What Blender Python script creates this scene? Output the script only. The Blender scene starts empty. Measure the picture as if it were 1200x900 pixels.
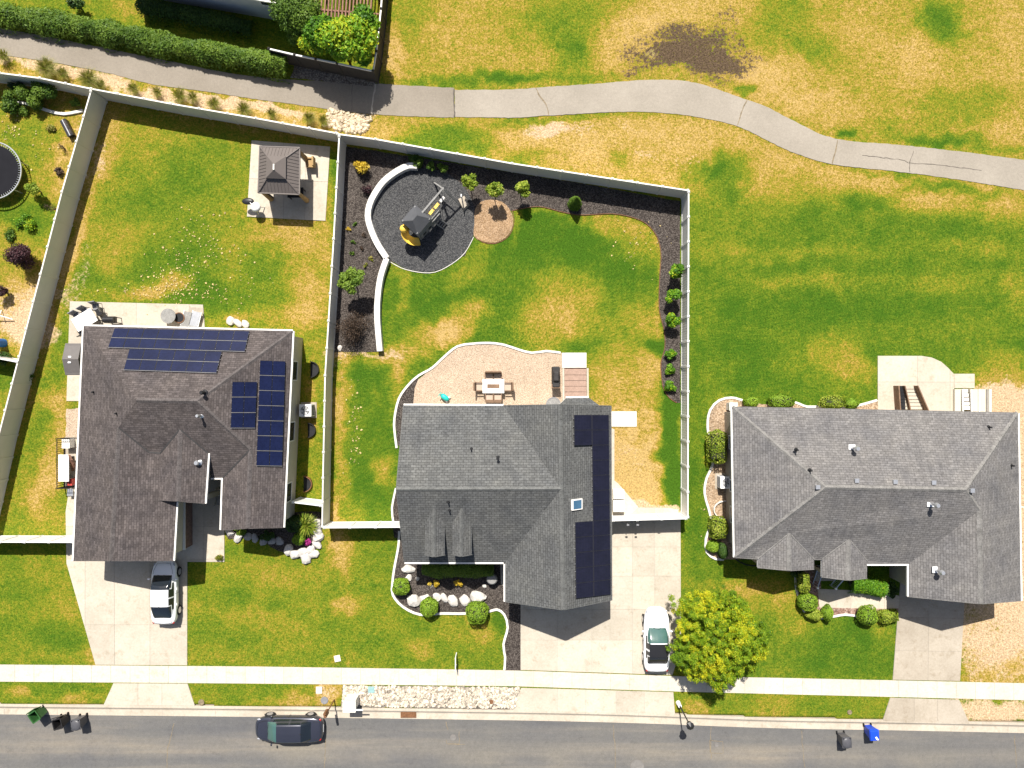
import bpy, bmesh, math, random
import numpy as np
from mathutils import Vector, Matrix, Euler
random.seed(7); RNG = np.random.default_rng(7)
scene = bpy.context.scene
COL = scene.collection
H = 48.5; S = 0.06            # flying height, metres per photo pixel on the ground
R = math.radians

def P(px, py, h=0.0):
    k = S*(1-h/H)
    return Vector(((px-600)*k, (450-py)*k, h))
def G(px, py, z=0.0):
    return Vector(((px-600)*S, (450-py)*S, z))

# ------------------------------------------------------------------ tagging
def tag(o, label=None, cat=None, group=None, kind=None):
    if label: o['label'] = label
    if cat: o['category'] = cat
    if group: o['group'] = group
    if kind: o['kind'] = kind
    return o
def thing(name, label, cat, loc=(0,0,0), rz=0.0, group=None):
    o = bpy.data.objects.new(name, None); COL.objects.link(o)
    o.empty_display_size = 0.2
    o.location = loc; o.rotation_euler = (0,0,rz)
    return tag(o, label, cat, group)
def copy_tree(o, parent=None):
    c = o.copy(); COL.objects.link(c)
    if parent: c.parent = parent
    for ch in o.children: copy_tree(ch, c)
    return c

# ------------------------------------------------------------------ mesh builder
class MB:
    def __init__(s): s.v=[]; s.f=[]; s.uv=[]
    def add(s, vs, fs):
        n=len(s.v); s.v += [tuple(v) for v in vs]; s.f += [tuple(i+n for i in f) for f in fs]; return s
    def box(s, c, d, rz=0, rx=0, ry=0, top=1.0):
        x,y,z=[a/2 for a in d]; m=Euler((rx,ry,rz)).to_matrix(); c=Vector(c); vs=[]
        for (sx,sy,sz) in [(-1,-1,-1),(1,-1,-1),(1,1,-1),(-1,1,-1),(-1,-1,1),(1,-1,1),(1,1,1),(-1,1,1)]:
            t = top if sz>0 else 1
            vs.append(c+m@Vector((sx*x*t,sy*y*t,sz*z)))
        return s.add(vs,[(0,3,2,1),(4,5,6,7),(0,1,5,4),(1,2,6,5),(2,3,7,6),(3,0,4,7)])
    def beam(s, a, b, w, h, up=(0,0,1)):
        a=Vector(a); b=Vector(b); d=(b-a).normalized(); u=Vector(up)
        if abs(d.dot(u))>0.98: u=Vector((1,0,0))
        x=d.cross(u).normalized(); y=x.cross(d).normalized(); vs=[]
        for p in (a,b):
            for sx,sy in ((-1,-1),(1,-1),(1,1),(-1,1)): vs.append(p+x*sx*w/2+y*sy*h/2)
        return s.add(vs,[(0,1,2,3),(7,6,5,4),(0,4,5,1),(1,5,6,2),(2,6,7,3),(3,7,4,0)])
    def prism(s, poly, z0, z1):
        n=len(poly)
        a=sum(poly[i][0]*poly[(i+1)%n][1]-poly[(i+1)%n][0]*poly[i][1] for i in range(n))
        if a<0: poly=poly[::-1]
        vs=[(p[0],p[1],z0) for p in poly]+[(p[0],p[1],z1) for p in poly]
        fs=[tuple(range(n-1,-1,-1)),tuple(range(n,2*n))]+[(i,(i+1)%n,n+(i+1)%n,n+i) for i in range(n)]
        return s.add(vs,fs)
    def tube(s, pts, r, n=8, cap=True):
        pts=[Vector(p) for p in pts]; m=len(pts)
        rs=r if isinstance(r,(list,tuple)) else [r]*m
        vs=[]; prev=None
        for i,p in enumerate(pts):
            d=(pts[min(i+1,m-1)]-pts[max(i-1,0)]).normalized()
            u=Vector((0,0,1)) if abs(d.z)<0.95 else Vector((1,0,0))
            if prev is not None and abs(prev.dot(d))<0.95: u=prev
            x=d.cross(u).normalized(); y=x.cross(d).normalized(); prev=y
            for k in range(n):
                t=2*math.pi*k/n; vs.append(p+x*math.cos(t)*rs[i]+y*math.sin(t)*rs[i])
        fs=[]
        for i in range(m-1):
            for k in range(n):
                a=i*n+k; b=i*n+(k+1)%n; fs.append((a,b,b+n,a+n))
        if cap: fs += [tuple(range(n-1,-1,-1)), tuple(range((m-1)*n,m*n))]
        return s.add(vs,fs)
    def cyl(s, c, r, h, n=16, r2=None):
        c=Vector(c); r2=r if r2 is None else r2
        vs=[c+Vector((math.cos(2*math.pi*k/n)*r,math.sin(2*math.pi*k/n)*r,0)) for k in range(n)]
        vs+=[c+Vector((math.cos(2*math.pi*k/n)*r2,math.sin(2*math.pi*k/n)*r2,h)) for k in range(n)]
        return s.add(vs,[tuple(range(n-1,-1,-1)),tuple(range(n,2*n))]+[(k,(k+1)%n,n+(k+1)%n,n+k) for k in range(n)])
    def ring(s, c, r0, r1, h, n=28):
        c=Vector(c); vs=[]
        for rr,z in ((r0,0),(r1,0),(r1,h),(r0,h)):
            vs+=[c+Vector((math.cos(2*math.pi*k/n)*rr,math.sin(2*math.pi*k/n)*rr,z)) for k in range(n)]
        fs=[]
        for q in range(4):
            for k in range(n):
                a=q*n+k; b=q*n+(k+1)%n; e=((q+1)%4)*n
                fs.append((a,b,e+(k+1)%n,e+k))
        return s.add(vs,fs)
    def ball(s, c, r, nu=14, nv=9, jit=0.0, rnd=random, zcut=None):
        c=Vector(c); r=(r,r,r) if not isinstance(r,(tuple,list)) else r
        vs=[]; 
        for j in range(1,nv):
            t=math.pi*j/nv
            for i in range(nu):
                p=2*math.pi*i/nu; q=1+rnd.uniform(-jit,jit)
                vs.append(c+Vector((r[0]*math.sin(t)*math.cos(p)*q,r[1]*math.sin(t)*math.sin(p)*q,r[2]*math.cos(t)*q)))
        vs.append(c+Vector((0,0,r[2]))); vs.append(c-Vector((0,0,r[2]))); T=len(vs)-2
        fs=[(j*nu+i,(j+1)*nu+i,(j+1)*nu+(i+1)%nu,j*nu+(i+1)%nu) for j in range(nv-2) for i in range(nu)]
        fs+=[(T,i,(i+1)%nu) for i in range(nu)]+[(T+1,(nv-2)*nu+(i+1)%nu,(nv-2)*nu+i) for i in range(nu)]
        return s.add(vs,fs)
    def sweep(s, pts, w, z0, z1, wl=None):
        """low wall / kerb: rectangular section along a ground polyline"""
        pts=[Vector((p[0],p[1],0)) for p in pts]; m=len(pts); vs=[]
        for i,p in enumerate(pts):
            d=(pts[min(i+1,m-1)]-pts[max(i-1,0)]).normalized(); nrm=Vector((-d.y,d.x,0))
            for sx,z in ((-1,z0),(1,z0),(1,z1),(-1,z1)): vs.append(p+nrm*sx*w/2+Vector((0,0,z)))
        fs=[]
        for i in range(m-1):
            for k in range(4):
                a=i*4+k; b=i*4+(k+1)%4; fs.append((a,b,b+4,a+4))
        fs += [(3,2,1,0),tuple(range((m-1)*4,m*4))]
        return s.add(vs,fs)
    def shift(s, off):
        o=Vector(off); s.v=[tuple(Vector(v)-o) for v in s.v]; return s
    def mesh(s, name, mat, smooth=False, fix=True):
        me=bpy.data.meshes.new(name); me.from_pydata(s.v,[],s.f)
        if fix:
            bm=bmesh.new(); bm.from_mesh(me); bmesh.ops.recalc_face_normals(bm,faces=bm.faces); bm.to_mesh(me); bm.free()
        me.materials.append(mat)
        if smooth: me.polygons.foreach_set('use_smooth',[True]*len(me.polygons))
        me.update(); return me

def bevel(o, w=0.02, n=2, ang=40):
    m=o.modifiers.new('bevel','BEVEL'); m.width=w; m.segments=n; m.limit_method='ANGLE'; m.angle_limit=R(ang); return o
def subd(o, n=2):
    m=o.modifiers.new('subd','SUBSURF'); m.levels=n; m.render_levels=n; return o
def part(name, mb, mat, parent=None, world=False, smooth=False, loc=None, rz=0, fix=True):
    if world and parent is not None: mb.shift(world_loc(parent))
    o=bpy.data.objects.new(name, mb.mesh(name,mat,smooth,fix)); COL.objects.link(o)
    if parent is not None: o.parent=parent
    if loc is not None: o.location=loc
    o.rotation_euler=(0,0,rz); return o
def world_loc(o):
    l=Vector(o.location)
    while o.parent: o=o.parent; l+=Vector(o.location)
    return l
def solo(name, mb, mat, label, cat, org, group=None, smooth=False, world=True):
    """thing made of one mesh; geometry given in world coordinates"""
    if world: mb.shift(org)
    o=bpy.data.objects.new(name, mb.mesh(name,mat,smooth)); COL.objects.link(o); o.location=org
    return tag(o,label,cat,group)

# ------------------------------------------------------------------ materials
def newmat(name):
    m=bpy.data.materials.new(name); m.use_nodes=True; nt=m.node_tree; nt.nodes.clear()
    out=nt.nodes.new('ShaderNodeOutputMaterial'); b=nt.nodes.new('ShaderNodeBsdfPrincipled')
    nt.links.new(b.outputs[0],out.inputs[0]); return m,nt,b
def N(nt,t,**k):
    n=nt.nodes.new(t)
    for a,v in k.items(): setattr(n,a,v)
    return n
def setin(nt,n,i,v):
    if hasattr(v,'links') or hasattr(v,'is_linked'): nt.links.new(v,n.inputs[i])
    else: n.inputs[i].default_value=v
def noise(nt,vec,scale,detail=3,rough=.6):
    n=N(nt,'ShaderNodeTexNoise'); n.inputs['Scale'].default_value=scale; n.inputs['Detail'].default_value=detail
    n.inputs['Roughness'].default_value=rough; nt.links.new(vec,n.inputs['Vector']); return n.outputs['Fac']
def math_(nt,op,a,b=None,c=None,clamp=False):
    n=N(nt,'ShaderNodeMath',operation=op); n.use_clamp=clamp; setin(nt,n,0,a)
    if b is not None: setin(nt,n,1,b)
    if c is not None: setin(nt,n,2,c)
    return n.outputs[0]
def mix(nt,f,a,b,blend='MIX'):
    n=N(nt,'ShaderNodeMix',data_type='RGBA',blend_type=blend); n.clamp_factor=True
    setin(nt,n,0,f)
    for i,v in ((6,a),(7,b)):
        if isinstance(v,(tuple,list)): v=tuple(v)+((1,) if len(v)==3 else ())
        setin(nt,n,i,v)
    return n.outputs[2]
def ramp(nt,f,stops,interp='LINEAR'):
    n=N(nt,'ShaderNodeValToRGB'); cr=n.color_ramp; cr.interpolation=interp
    while len(cr.elements)>1: cr.elements.remove(cr.elements[-1])
    for i,(p,c) in enumerate(stops):
        e=cr.elements[0] if i==0 else cr.elements.new(p)
        e.position=p; e.color=tuple(c)+(1,) if len(c)==3 else c
    setin(nt,n,0,f); return n.outputs[0]
def bump(nt,b,h,strength=.3,dist=.02):
    n=N(nt,'ShaderNodeBump'); n.inputs['Strength'].default_value=strength; n.inputs['Distance'].default_value=dist
    nt.links.new(h,n.inputs['Height']); nt.links.new(n.outputs[0],b.inputs['Normal'])
def coord(nt,kind='Object'):
    if kind=='Position': return N(nt,'ShaderNodeNewGeometry').outputs['Position']
    return N(nt,'ShaderNodeTexCoord').outputs[kind]

def mk(name, c, var=.15, scale=2., rough=.8, fine=None, bmp=0, metal=0, spec=.3, island=0, coat=0, tint=None):
    """plain surface: base colour broken up by two noises, optionally a random tone per loose piece"""
    m,nt,b=newmat(name); v=coord(nt)
    n1=noise(nt,v,scale,4); fac=n1
    lo=tuple(max(0,x*(1-var)) for x in c); hi=tuple(min(1,x*(1+var)) for x in c)
    if tint: hi=tint
    colr=ramp(nt,n1,[(.3,lo),(.7,hi)])
    if fine:
        n2=noise(nt,v,fine,2,.7)
        colr=mix(nt,.8,colr,ramp(nt,n2,[(.3,(1-var*1.6,)*3),(.7,(1+var*.6,)*3)]),'MULTIPLY')
        if bmp: bump(nt,b,n2,bmp,.02)
    elif bmp: bump(nt,b,n1,bmp,.02)
    if island:
        r=N(nt,'ShaderNodeNewGeometry').outputs['Random Per Island']
        k=math_(nt,'MULTIPLY_ADD',r,2*island,1-island)
        vm=N(nt,'ShaderNodeVectorMath',operation='SCALE'); nt.links.new(colr,vm.inputs[0]); nt.links.new(k,vm.inputs['Scale'])
        colr=vm.outputs[0]
    nt.links.new(colr,b.inputs['Base Color'])
    b.inputs['Roughness'].default_value=rough; b.inputs['Metallic'].default_value=metal
    b.inputs['Specular IOR Level'].default_value=spec; b.inputs['Coat Weight'].default_value=coat
    b.inputs['Coat Roughness'].default_value=.05
    return m

def leafmat(name, stops, trans=.25, rough=.55):
    m=bpy.data.materials.new(name); m.use_nodes=True; nt=m.node_tree; nt.nodes.clear()
    out=N(nt,'ShaderNodeOutputMaterial'); at=N(nt,'ShaderNodeAttribute',attribute_name='tint')
    c=ramp(nt,at.outputs['Fac'],stops)
    b=N(nt,'ShaderNodeBsdfPrincipled'); b.inputs['Roughness'].default_value=rough; b.inputs['Specular IOR Level'].default_value=.25
    t=N(nt,'ShaderNodeBsdfTranslucent'); mx=N(nt,'ShaderNodeMixShader'); mx.inputs[0].default_value=trans
    nt.links.new(c,b.inputs['Base Color']); nt.links.new(c,t.inputs['Color'])
    nt.links.new(b.outputs[0],mx.inputs[1]); nt.links.new(t.outputs[0],mx.inputs[2]); nt.links.new(mx.outputs[0],out.inputs[0])
    return m

def shingle(name, c, row=.16, wid=.34, contrast=.35, tint=(1,1,1), line=.5):
    m,nt,b=newmat(name); uv=coord(nt,'UV')
    br=N(nt,'ShaderNodeTexBrick'); br.offset=.5; br.inputs['Scale'].default_value=1
    br.inputs['Brick Width'].default_value=wid; br.inputs['Row Height'].default_value=row
    br.inputs['Mortar Size'].default_value=.014; br.inputs['Mortar Smooth'].default_value=.3; br.inputs['Bias'].default_value=0
    lo=tuple(x*(1-contrast) for x in c); hi=tuple(x*(1+contrast) for x in c)
    br.inputs['Color1'].default_value=lo+(1,); br.inputs['Color2'].default_value=hi+(1,)
    br.inputs['Mortar'].default_value=tuple(x*line for x in c)+(1,)
    w=noise(nt,uv,1.3,2); jv=N(nt,'ShaderNodeVectorMath',operation='ADD')
    sc=N(nt,'ShaderNodeVectorMath',operation='SCALE'); sc.inputs['Scale'].default_value=.03
    nz=N(nt,'ShaderNodeTexNoise'); nz.inputs['Scale'].default_value=4; nt.links.new(uv,nz.inputs['Vector'])
    nt.links.new(nz.outputs['Color'],sc.inputs[0]); nt.links.new(uv,jv.inputs[0]); nt.links.new(sc.outputs[0],jv.inputs[1])
    nt.links.new(jv.outputs[0],br.inputs['Vector'])
    fine=noise(nt,uv,26,2,.8); med=noise(nt,uv,.5,4); pat=noise(nt,uv,5.5,2,.7)
    cc=mix(nt,1,br.outputs['Color'],ramp(nt,fine,[(.3,(.72,)*3),(.7,(1.28,)*3)]),'MULTIPLY')
    cc=mix(nt,1,cc,ramp(nt,pat,[(.3,(.8,)*3),(.7,(1.2,)*3)]),'MULTIPLY')
    cc=mix(nt,1,cc,ramp(nt,med,[(.3,(.82,.83,.86)),(.7,(1.16,1.14,1.10))]),'MULTIPLY')
    mp=N(nt,'ShaderNodeMapping'); mp.inputs['Scale'].default_value=(1.7,.16,1); nt.links.new(uv,mp.inputs['Vector'])
    cc=mix(nt,1,cc,ramp(nt,noise(nt,mp.outputs[0],1.4,4,.7),[(.3,(.86,.86,.87)),(.7,(1.12,1.12,1.11))]),'MULTIPLY')
    nt.links.new(cc,b.inputs['Base Color']); b.inputs['Roughness'].default_value=.9; b.inputs['Specular IOR Level'].default_value=.15
    bump(nt,b,br.outputs['Fac'],.5,-.015)
    return m

def gravelmat(name, cols, scale=9, bmp=.8, rough=.9, var=.4):
    """small stones or bark: voronoi cells each with a tone of its own"""
    m,nt,b=newmat(name); v=coord(nt,'Position')
    vo=N(nt,'ShaderNodeTexVoronoi'); vo.inputs['Scale'].default_value=scale; nt.links.new(v,vo.inputs['Vector'])
    sp=N(nt,'ShaderNodeSeparateColor'); nt.links.new(vo.outputs['Color'],sp.inputs[0])
    k=len(cols); c=ramp(nt,sp.outputs[0],[(i/(k-1),cc) for i,cc in enumerate(cols)])
    big=noise(nt,v,.55,4); c=mix(nt,1,c,ramp(nt,big,[(.3,(1-var*.5,)*3),(.7,(1+var*.5,)*3)]),'MULTIPLY')
    ed=ramp(nt,vo.outputs['Distance'],[(.35,(1,1,1)),(.75,(.45,.45,.45))])
    c=mix(nt,.8,c,ed,'MULTIPLY')
    nt.links.new(c,b.inputs['Base Color']); b.inputs['Roughness'].default_value=rough; b.inputs['Specular IOR Level'].default_value=.2
    bump(nt,b,vo.outputs['Distance'],bmp,-.03)
    return m

def concrete(name, c, island=.06, stain=.14):
    m,nt,b=newmat(name); v=coord(nt,'Position')
    n1=noise(nt,v,.45,5,.65); n2=noise(nt,v,7,4,.7); n3=noise(nt,v,30,2,.8)
    cc=mix(nt,1,c,ramp(nt,n1,[(.3,(1-stain,1-stain*1.1,1-stain*1.25)),(.65,(1.05,)*3)]),'MULTIPLY')
    cc=mix(nt,1,cc,ramp(nt,n2,[(.3,(.89,.88,.86)),(.7,(1.06,)*3)]),'MULTIPLY')
    cc=mix(nt,1,cc,ramp(nt,n3,[(.3,(.95,)*3),(.7,(1.04,)*3)]),'MULTIPLY')
    n4=noise(nt,v,1.5,5,.75); cc=mix(nt,1,cc,ramp(nt,n4,[(.30,(.80,.77,.72)),(.46,(1,1,1))]),'MULTIPLY')
    r=N(nt,'ShaderNodeNewGeometry').outputs['Random Per Island']; k=math_(nt,'MULTIPLY_ADD',r,2*island,1-island)
    vm=N(nt,'ShaderNodeVectorMath',operation='SCALE'); nt.links.new(cc,vm.inputs[0]); nt.links.new(k,vm.inputs['Scale'])
    nt.links.new(vm.outputs[0],b.inputs['Base Color']); b.inputs['Roughness'].default_value=.85; b.inputs['Specular IOR Level'].default_value=.25
    bump(nt,b,n3,.15,.01); return m

M={}
M['concrete']=concrete('pale_concrete',(.455,.41,.34),.08,.13)
M['walkway']=concrete('sidewalk_concrete',(.53,.49,.415),.04,.08)
M['concrete_old']=concrete('weathered_concrete',(.375,.33,.27),.06,.16)
M['curb']=concrete('kerb_concrete',(.45,.40,.33),.04,.14)
M['joint']=mk('joint_grit',(.33,.3,.26),.2,3)
M['wallcap']=concrete('white_concrete',(.66,.64,.6),.02,.06)
M['vinyl']=mk('vinyl_fence',(.66,.635,.575),.04,1.2,.45,spec=.4)
M['vinyl_white']=mk('white_vinyl_fence',(.68,.67,.65),.03,1.2,.45,spec=.4)
M['trim']=mk('white_trim',(.74,.72,.68),.04,2,.5)
M['siding_tan']=mk('beige_siding',(.50,.46,.38),.05,2,.7)
M['siding_brown']=mk('brown_stucco',(.34,.29,.24),.06,3,.85,fine=30,bmp=.2)
M['siding_grey']=mk('grey_siding',(.36,.37,.37),.05,2,.7)
M['brick']=mk('red_brown_brick',(.17,.11,.09),.3,6,.85,fine=18,bmp=.3)
M['glass_win']=mk('window_glass',(.03,.035,.04),.1,1,.06,spec=.8)
M['door_white']=mk('garage_door_paint',(.6,.57,.52),.04,1,.5)
M['roof_brown']=shingle('brown_shingles',(.085,.073,.071),.15,.32,.26,line=.6)
M['roof_slate']=shingle('slate_shingles',(.104,.106,.105),.17,.33,.15,line=.45)
M['roof_grey']=shingle('grey_shingles',(.150,.144,.142),.16,.34,.14,line=.6)
M['cap_brown']=mk('brown_ridge_shingles',(.098,.086,.084),.3,3,.9,fine=14)
M['cap_slate']=mk('slate_ridge_shingles',(.122,.124,.121),.25,3,.9,fine=14)
M['cap_grey']=mk('grey_ridge_shingles',(.185,.178,.17),.25,3,.9,fine=14)
M['valley']=mk('dark_valley_metal',(.04,.038,.038),.2,3,.6)
M['galv']=mk('galvanised_metal',(.55,.56,.58),.1,3,.35,metal=.7)
M['white_metal']=mk('white_painted_metal',(.78,.78,.78),.03,2,.4)
M['black_metal']=mk('black_metal',(.018,.018,.02),.2,4,.4)
M['grey_metal']=mk('grey_metal',(.2,.2,.21),.15,3,.45)
M['black_rubber']=mk('black_rubber',(.02,.02,.021),.2,5,.75)
M['rust']=mk('rusty_brown_metal',(.16,.075,.035),.35,9,.7)
M['wood']=mk('brown_wood',(.2,.125,.08),.25,4,.8,fine=22)
M['redwood']=mk('red_stained_wood',(.24,.125,.085),.25,4,.8,fine=22)
M['greywood']=mk('grey_wood',(.24,.235,.225),.2,4,.8,fine=20)
M['bark']=mk('bark',(.12,.085,.06),.3,8,.95,fine=25,bmp=.5)
M['boulder']=mk('white_boulder',(.52,.49,.45),.16,3,.85,fine=9,bmp=.6)
M['boulder_grey']=mk('grey_boulder',(.34,.33,.32),.2,3,.85,fine=9,bmp=.6)
M['pebble']=mk('river_pebbles',(.47,.41,.33),.2,3,.85,island=.48)
M['mulch']=gravelmat('dark_bark_mulch',[(.028,.022,.019),(.068,.056,.049),(.135,.115,.1)],17)
M['rubber_mulch']=gravelmat('dark_rubber_chips',[(.03,.031,.033),(.065,.066,.069),(.125,.123,.12)],19,var=.15)
M['peagravel']=gravelmat('tan_pea_gravel',[(.41,.305,.215),(.47,.36,.26),(.54,.425,.32)],18,.3,var=.2)
M['sand']=gravelmat('brown_sand_gravel',[(.26,.165,.085),(.34,.22,.125),(.42,.29,.18)],16,.3,var=.35)
M['redrock']=gravelmat('reddish_bark_chips',[(.15,.08,.055),(.28,.17,.13),(.42,.31,.26)],9)
M['pathgravel']=gravelmat('grey_brown_gravel',[(.1,.085,.07),(.2,.175,.15),(.3,.27,.23)],12)
M['tanbed']=gravelmat('tan_planting_soil',[(.27,.18,.11),(.40,.29,.19),(.50,.38,.27)],13,.4,var=.5)
M['panel_blue']=None
M['car_white']=mk('white_car_paint',(.8,.8,.81),.01,1,.3,coat=.6,spec=.5)
M['car_silver']=mk('pearl_white_car_paint',(.74,.75,.77),.01,1,.3,coat=.6,spec=.5)
M['car_navy']=mk('dark_blue_grey_car_paint',(.035,.038,.055),.05,1,.25,coat=.8,spec=.5,metal=.3)
M['car_glass']=mk('car_glass',(.012,.016,.022),.05,1,.05,spec=.7)
M['car_glass_teal']=mk('tinted_windscreen',(.05,.11,.1),.1,1,.12,spec=.8)
M['car_black_roof']=mk('black_glass_roof',(.02,.02,.022),.05,1,.1,spec=.5)
M['tyre']=mk('tyre_rubber',(.02,.02,.02),.1,4,.85)
M['rim']=mk('alloy_rim',(.6,.6,.62),.05,2,.3,metal=.8)
M['lamp_red']=mk('tail_lamp_red',(.35,.02,.015),.1,2,.2,spec=.6)
M['lamp_clear']=mk('head_lamp_clear',(.32,.33,.36),.05,2,.1,spec=.7)
M['bin_green']=mk('green_bin_plastic',(.03,.10,.028),.15,3,.45)
M['bin_black']=mk('black_bin_plastic',(.022,.021,.022),.15,3,.4)
M['bin_grey']=mk('grey_bin_plastic',(.07,.07,.078),.15,3,.4)
M['bin_blue']=mk('blue_bin_plastic',(.012,.06,.5),.1,3,.4)
M['yellow']=mk('yellow_plastic',(.80,.52,.08),.06,2,.4)
M['teal_lid']=mk('faded_teal_lid',(.22,.36,.36),.1,3,.7)
M['teal']=mk('teal_plastic',(.02,.42,.36),.08,2,.4)
M['navyroof']=mk('dark_grey_play_roof',(.075,.077,.084),.1,2,.7)
M['metal_brown']=mk('brown_standing_seam',(.125,.107,.098),.06,1,.5)
M['cloth_tan']=mk('tan_curtain',(.33,.22,.1),.2,5,.9)
M['cushion']=mk('tan_cushion',(.42,.33,.26),.08,4,.9)
M['white_top']=mk('white_table_top',(.78,.77,.75),.03,2,.4)
M['cover_black']=mk('black_cover',(.03,.028,.028),.3,4,.7)
M['paver']=mk('brown_paver_steps',(.33,.225,.175),.12,5,.85,fine=20)
M['trampoline']=mk('black_mesh_mat',(.016,.016,.019),.08,2,.95,spec=.05)
M['cover_iron']=mk('road_cover',(.17,.16,.15),.15,4,.7)
M['pv_frame']=mk('dark_panel_frame',(.026,.026,.034),.1,2,.4)
M['blue']=mk('blue_plastic',(.02,.12,.38),.15,3,.5)
M['red']=mk('red_plastic',(.42,.05,.04),.15,3,.5)
M['shed']=mk('grey_resin',(.115,.105,.1),.08,2,.55)
SKY,SUN,EXPO=.06,5.0,.77
# ------------------------------------------------------------------ ground sheet
def vnoise(x, y, cell, seed):
    r=np.random.default_rng(seed).random((256,256)); x=x/cell+40; y=y/cell+40
    xi=np.floor(x).astype(int); yi=np.floor(y).astype(int); fx=x-xi; fy=y-yi
    fx=fx*fx*(3-2*fx); fy=fy*fy*(3-2*fy); g=lambda a,b: r[a%256,b%256]
    return (g(xi,yi)*(1-fx)+g(xi+1,yi)*fx)*(1-fy)+(g(xi,yi+1)*(1-fx)+g(xi+1,yi+1)*fx)*fy
def fbm(x,y,cell,seed,n=3):
    return sum(vnoise(x,y,cell/2**i,seed+i)*.5**i for i in range(n))/sum(.5**i for i in range(n))-.5
def inpoly(x,y,poly):
    c=np.zeros(x.shape,bool); n=len(poly)
    for i in range(n):
        x0,y0=poly[i]; x1,y1=poly[(i+1)%n]
        if y0==y1: continue
        m=((y0>y)!=(y1>y))&(x<(x1-x0)*(y-y0)/(y1-y0)+x0); c^=m
    return c

CURB_TOP=[(-160,824),(0,826),(300,829),(600,833),(750,836.5),(900,842),(1060,845),(1200,848),(1360,852)]
def curby(px): return np.interp(px,[p[0] for p in CURB_TOP],[p[1] for p in CURB_TOP])

# lawn regions: polygon (photo pixels on the ground) and how dry the grass is there
REG=[
 ([(440,-80),(1320,-80),(1320,205),(1200,190),(980,165),(900,130),(815,100),(600,103),(440,97)],.80),          # park above the path
 ([(-80,60),(300,115),(437,134),(640,137),(810,136),(900,166),(980,194),(1320,240),(1320,262),(1100,240),(900,232),(806,230),(400,165),(100,112),(-80,88)],1.02),
 ([(806,225),(900,228),(1100,236),(1320,258),(1320,800),(1050,800),(806,795)],.22),                             # big lawn on the right
 ([(1128,455),(1210,452),(1320,452),(1320,860),(1126,860)],1.0),
 ([(-80,85),(118,118),(20,620),(-80,640)],.64),                                                                  # far left yard
 ([(118,118),(396,165),(388,600),(300,640),(0,640)],.47),                                                        # left yard
 ([(390,165),(800,232),(800,612),(385,612)],.15),                                                                # middle yard
 ([(-80,632),(385,625),(385,800),(-80,800)],.39),
 ([(385,612),(612,612),(612,800),(385,800)],.35),
 ([(-80,795),(1320,810),(1320,870),(-80,850)],.40),
 ([(-80,-80),(450,-80),(440,95),(300,90),(-80,32)],.36),
]
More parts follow.
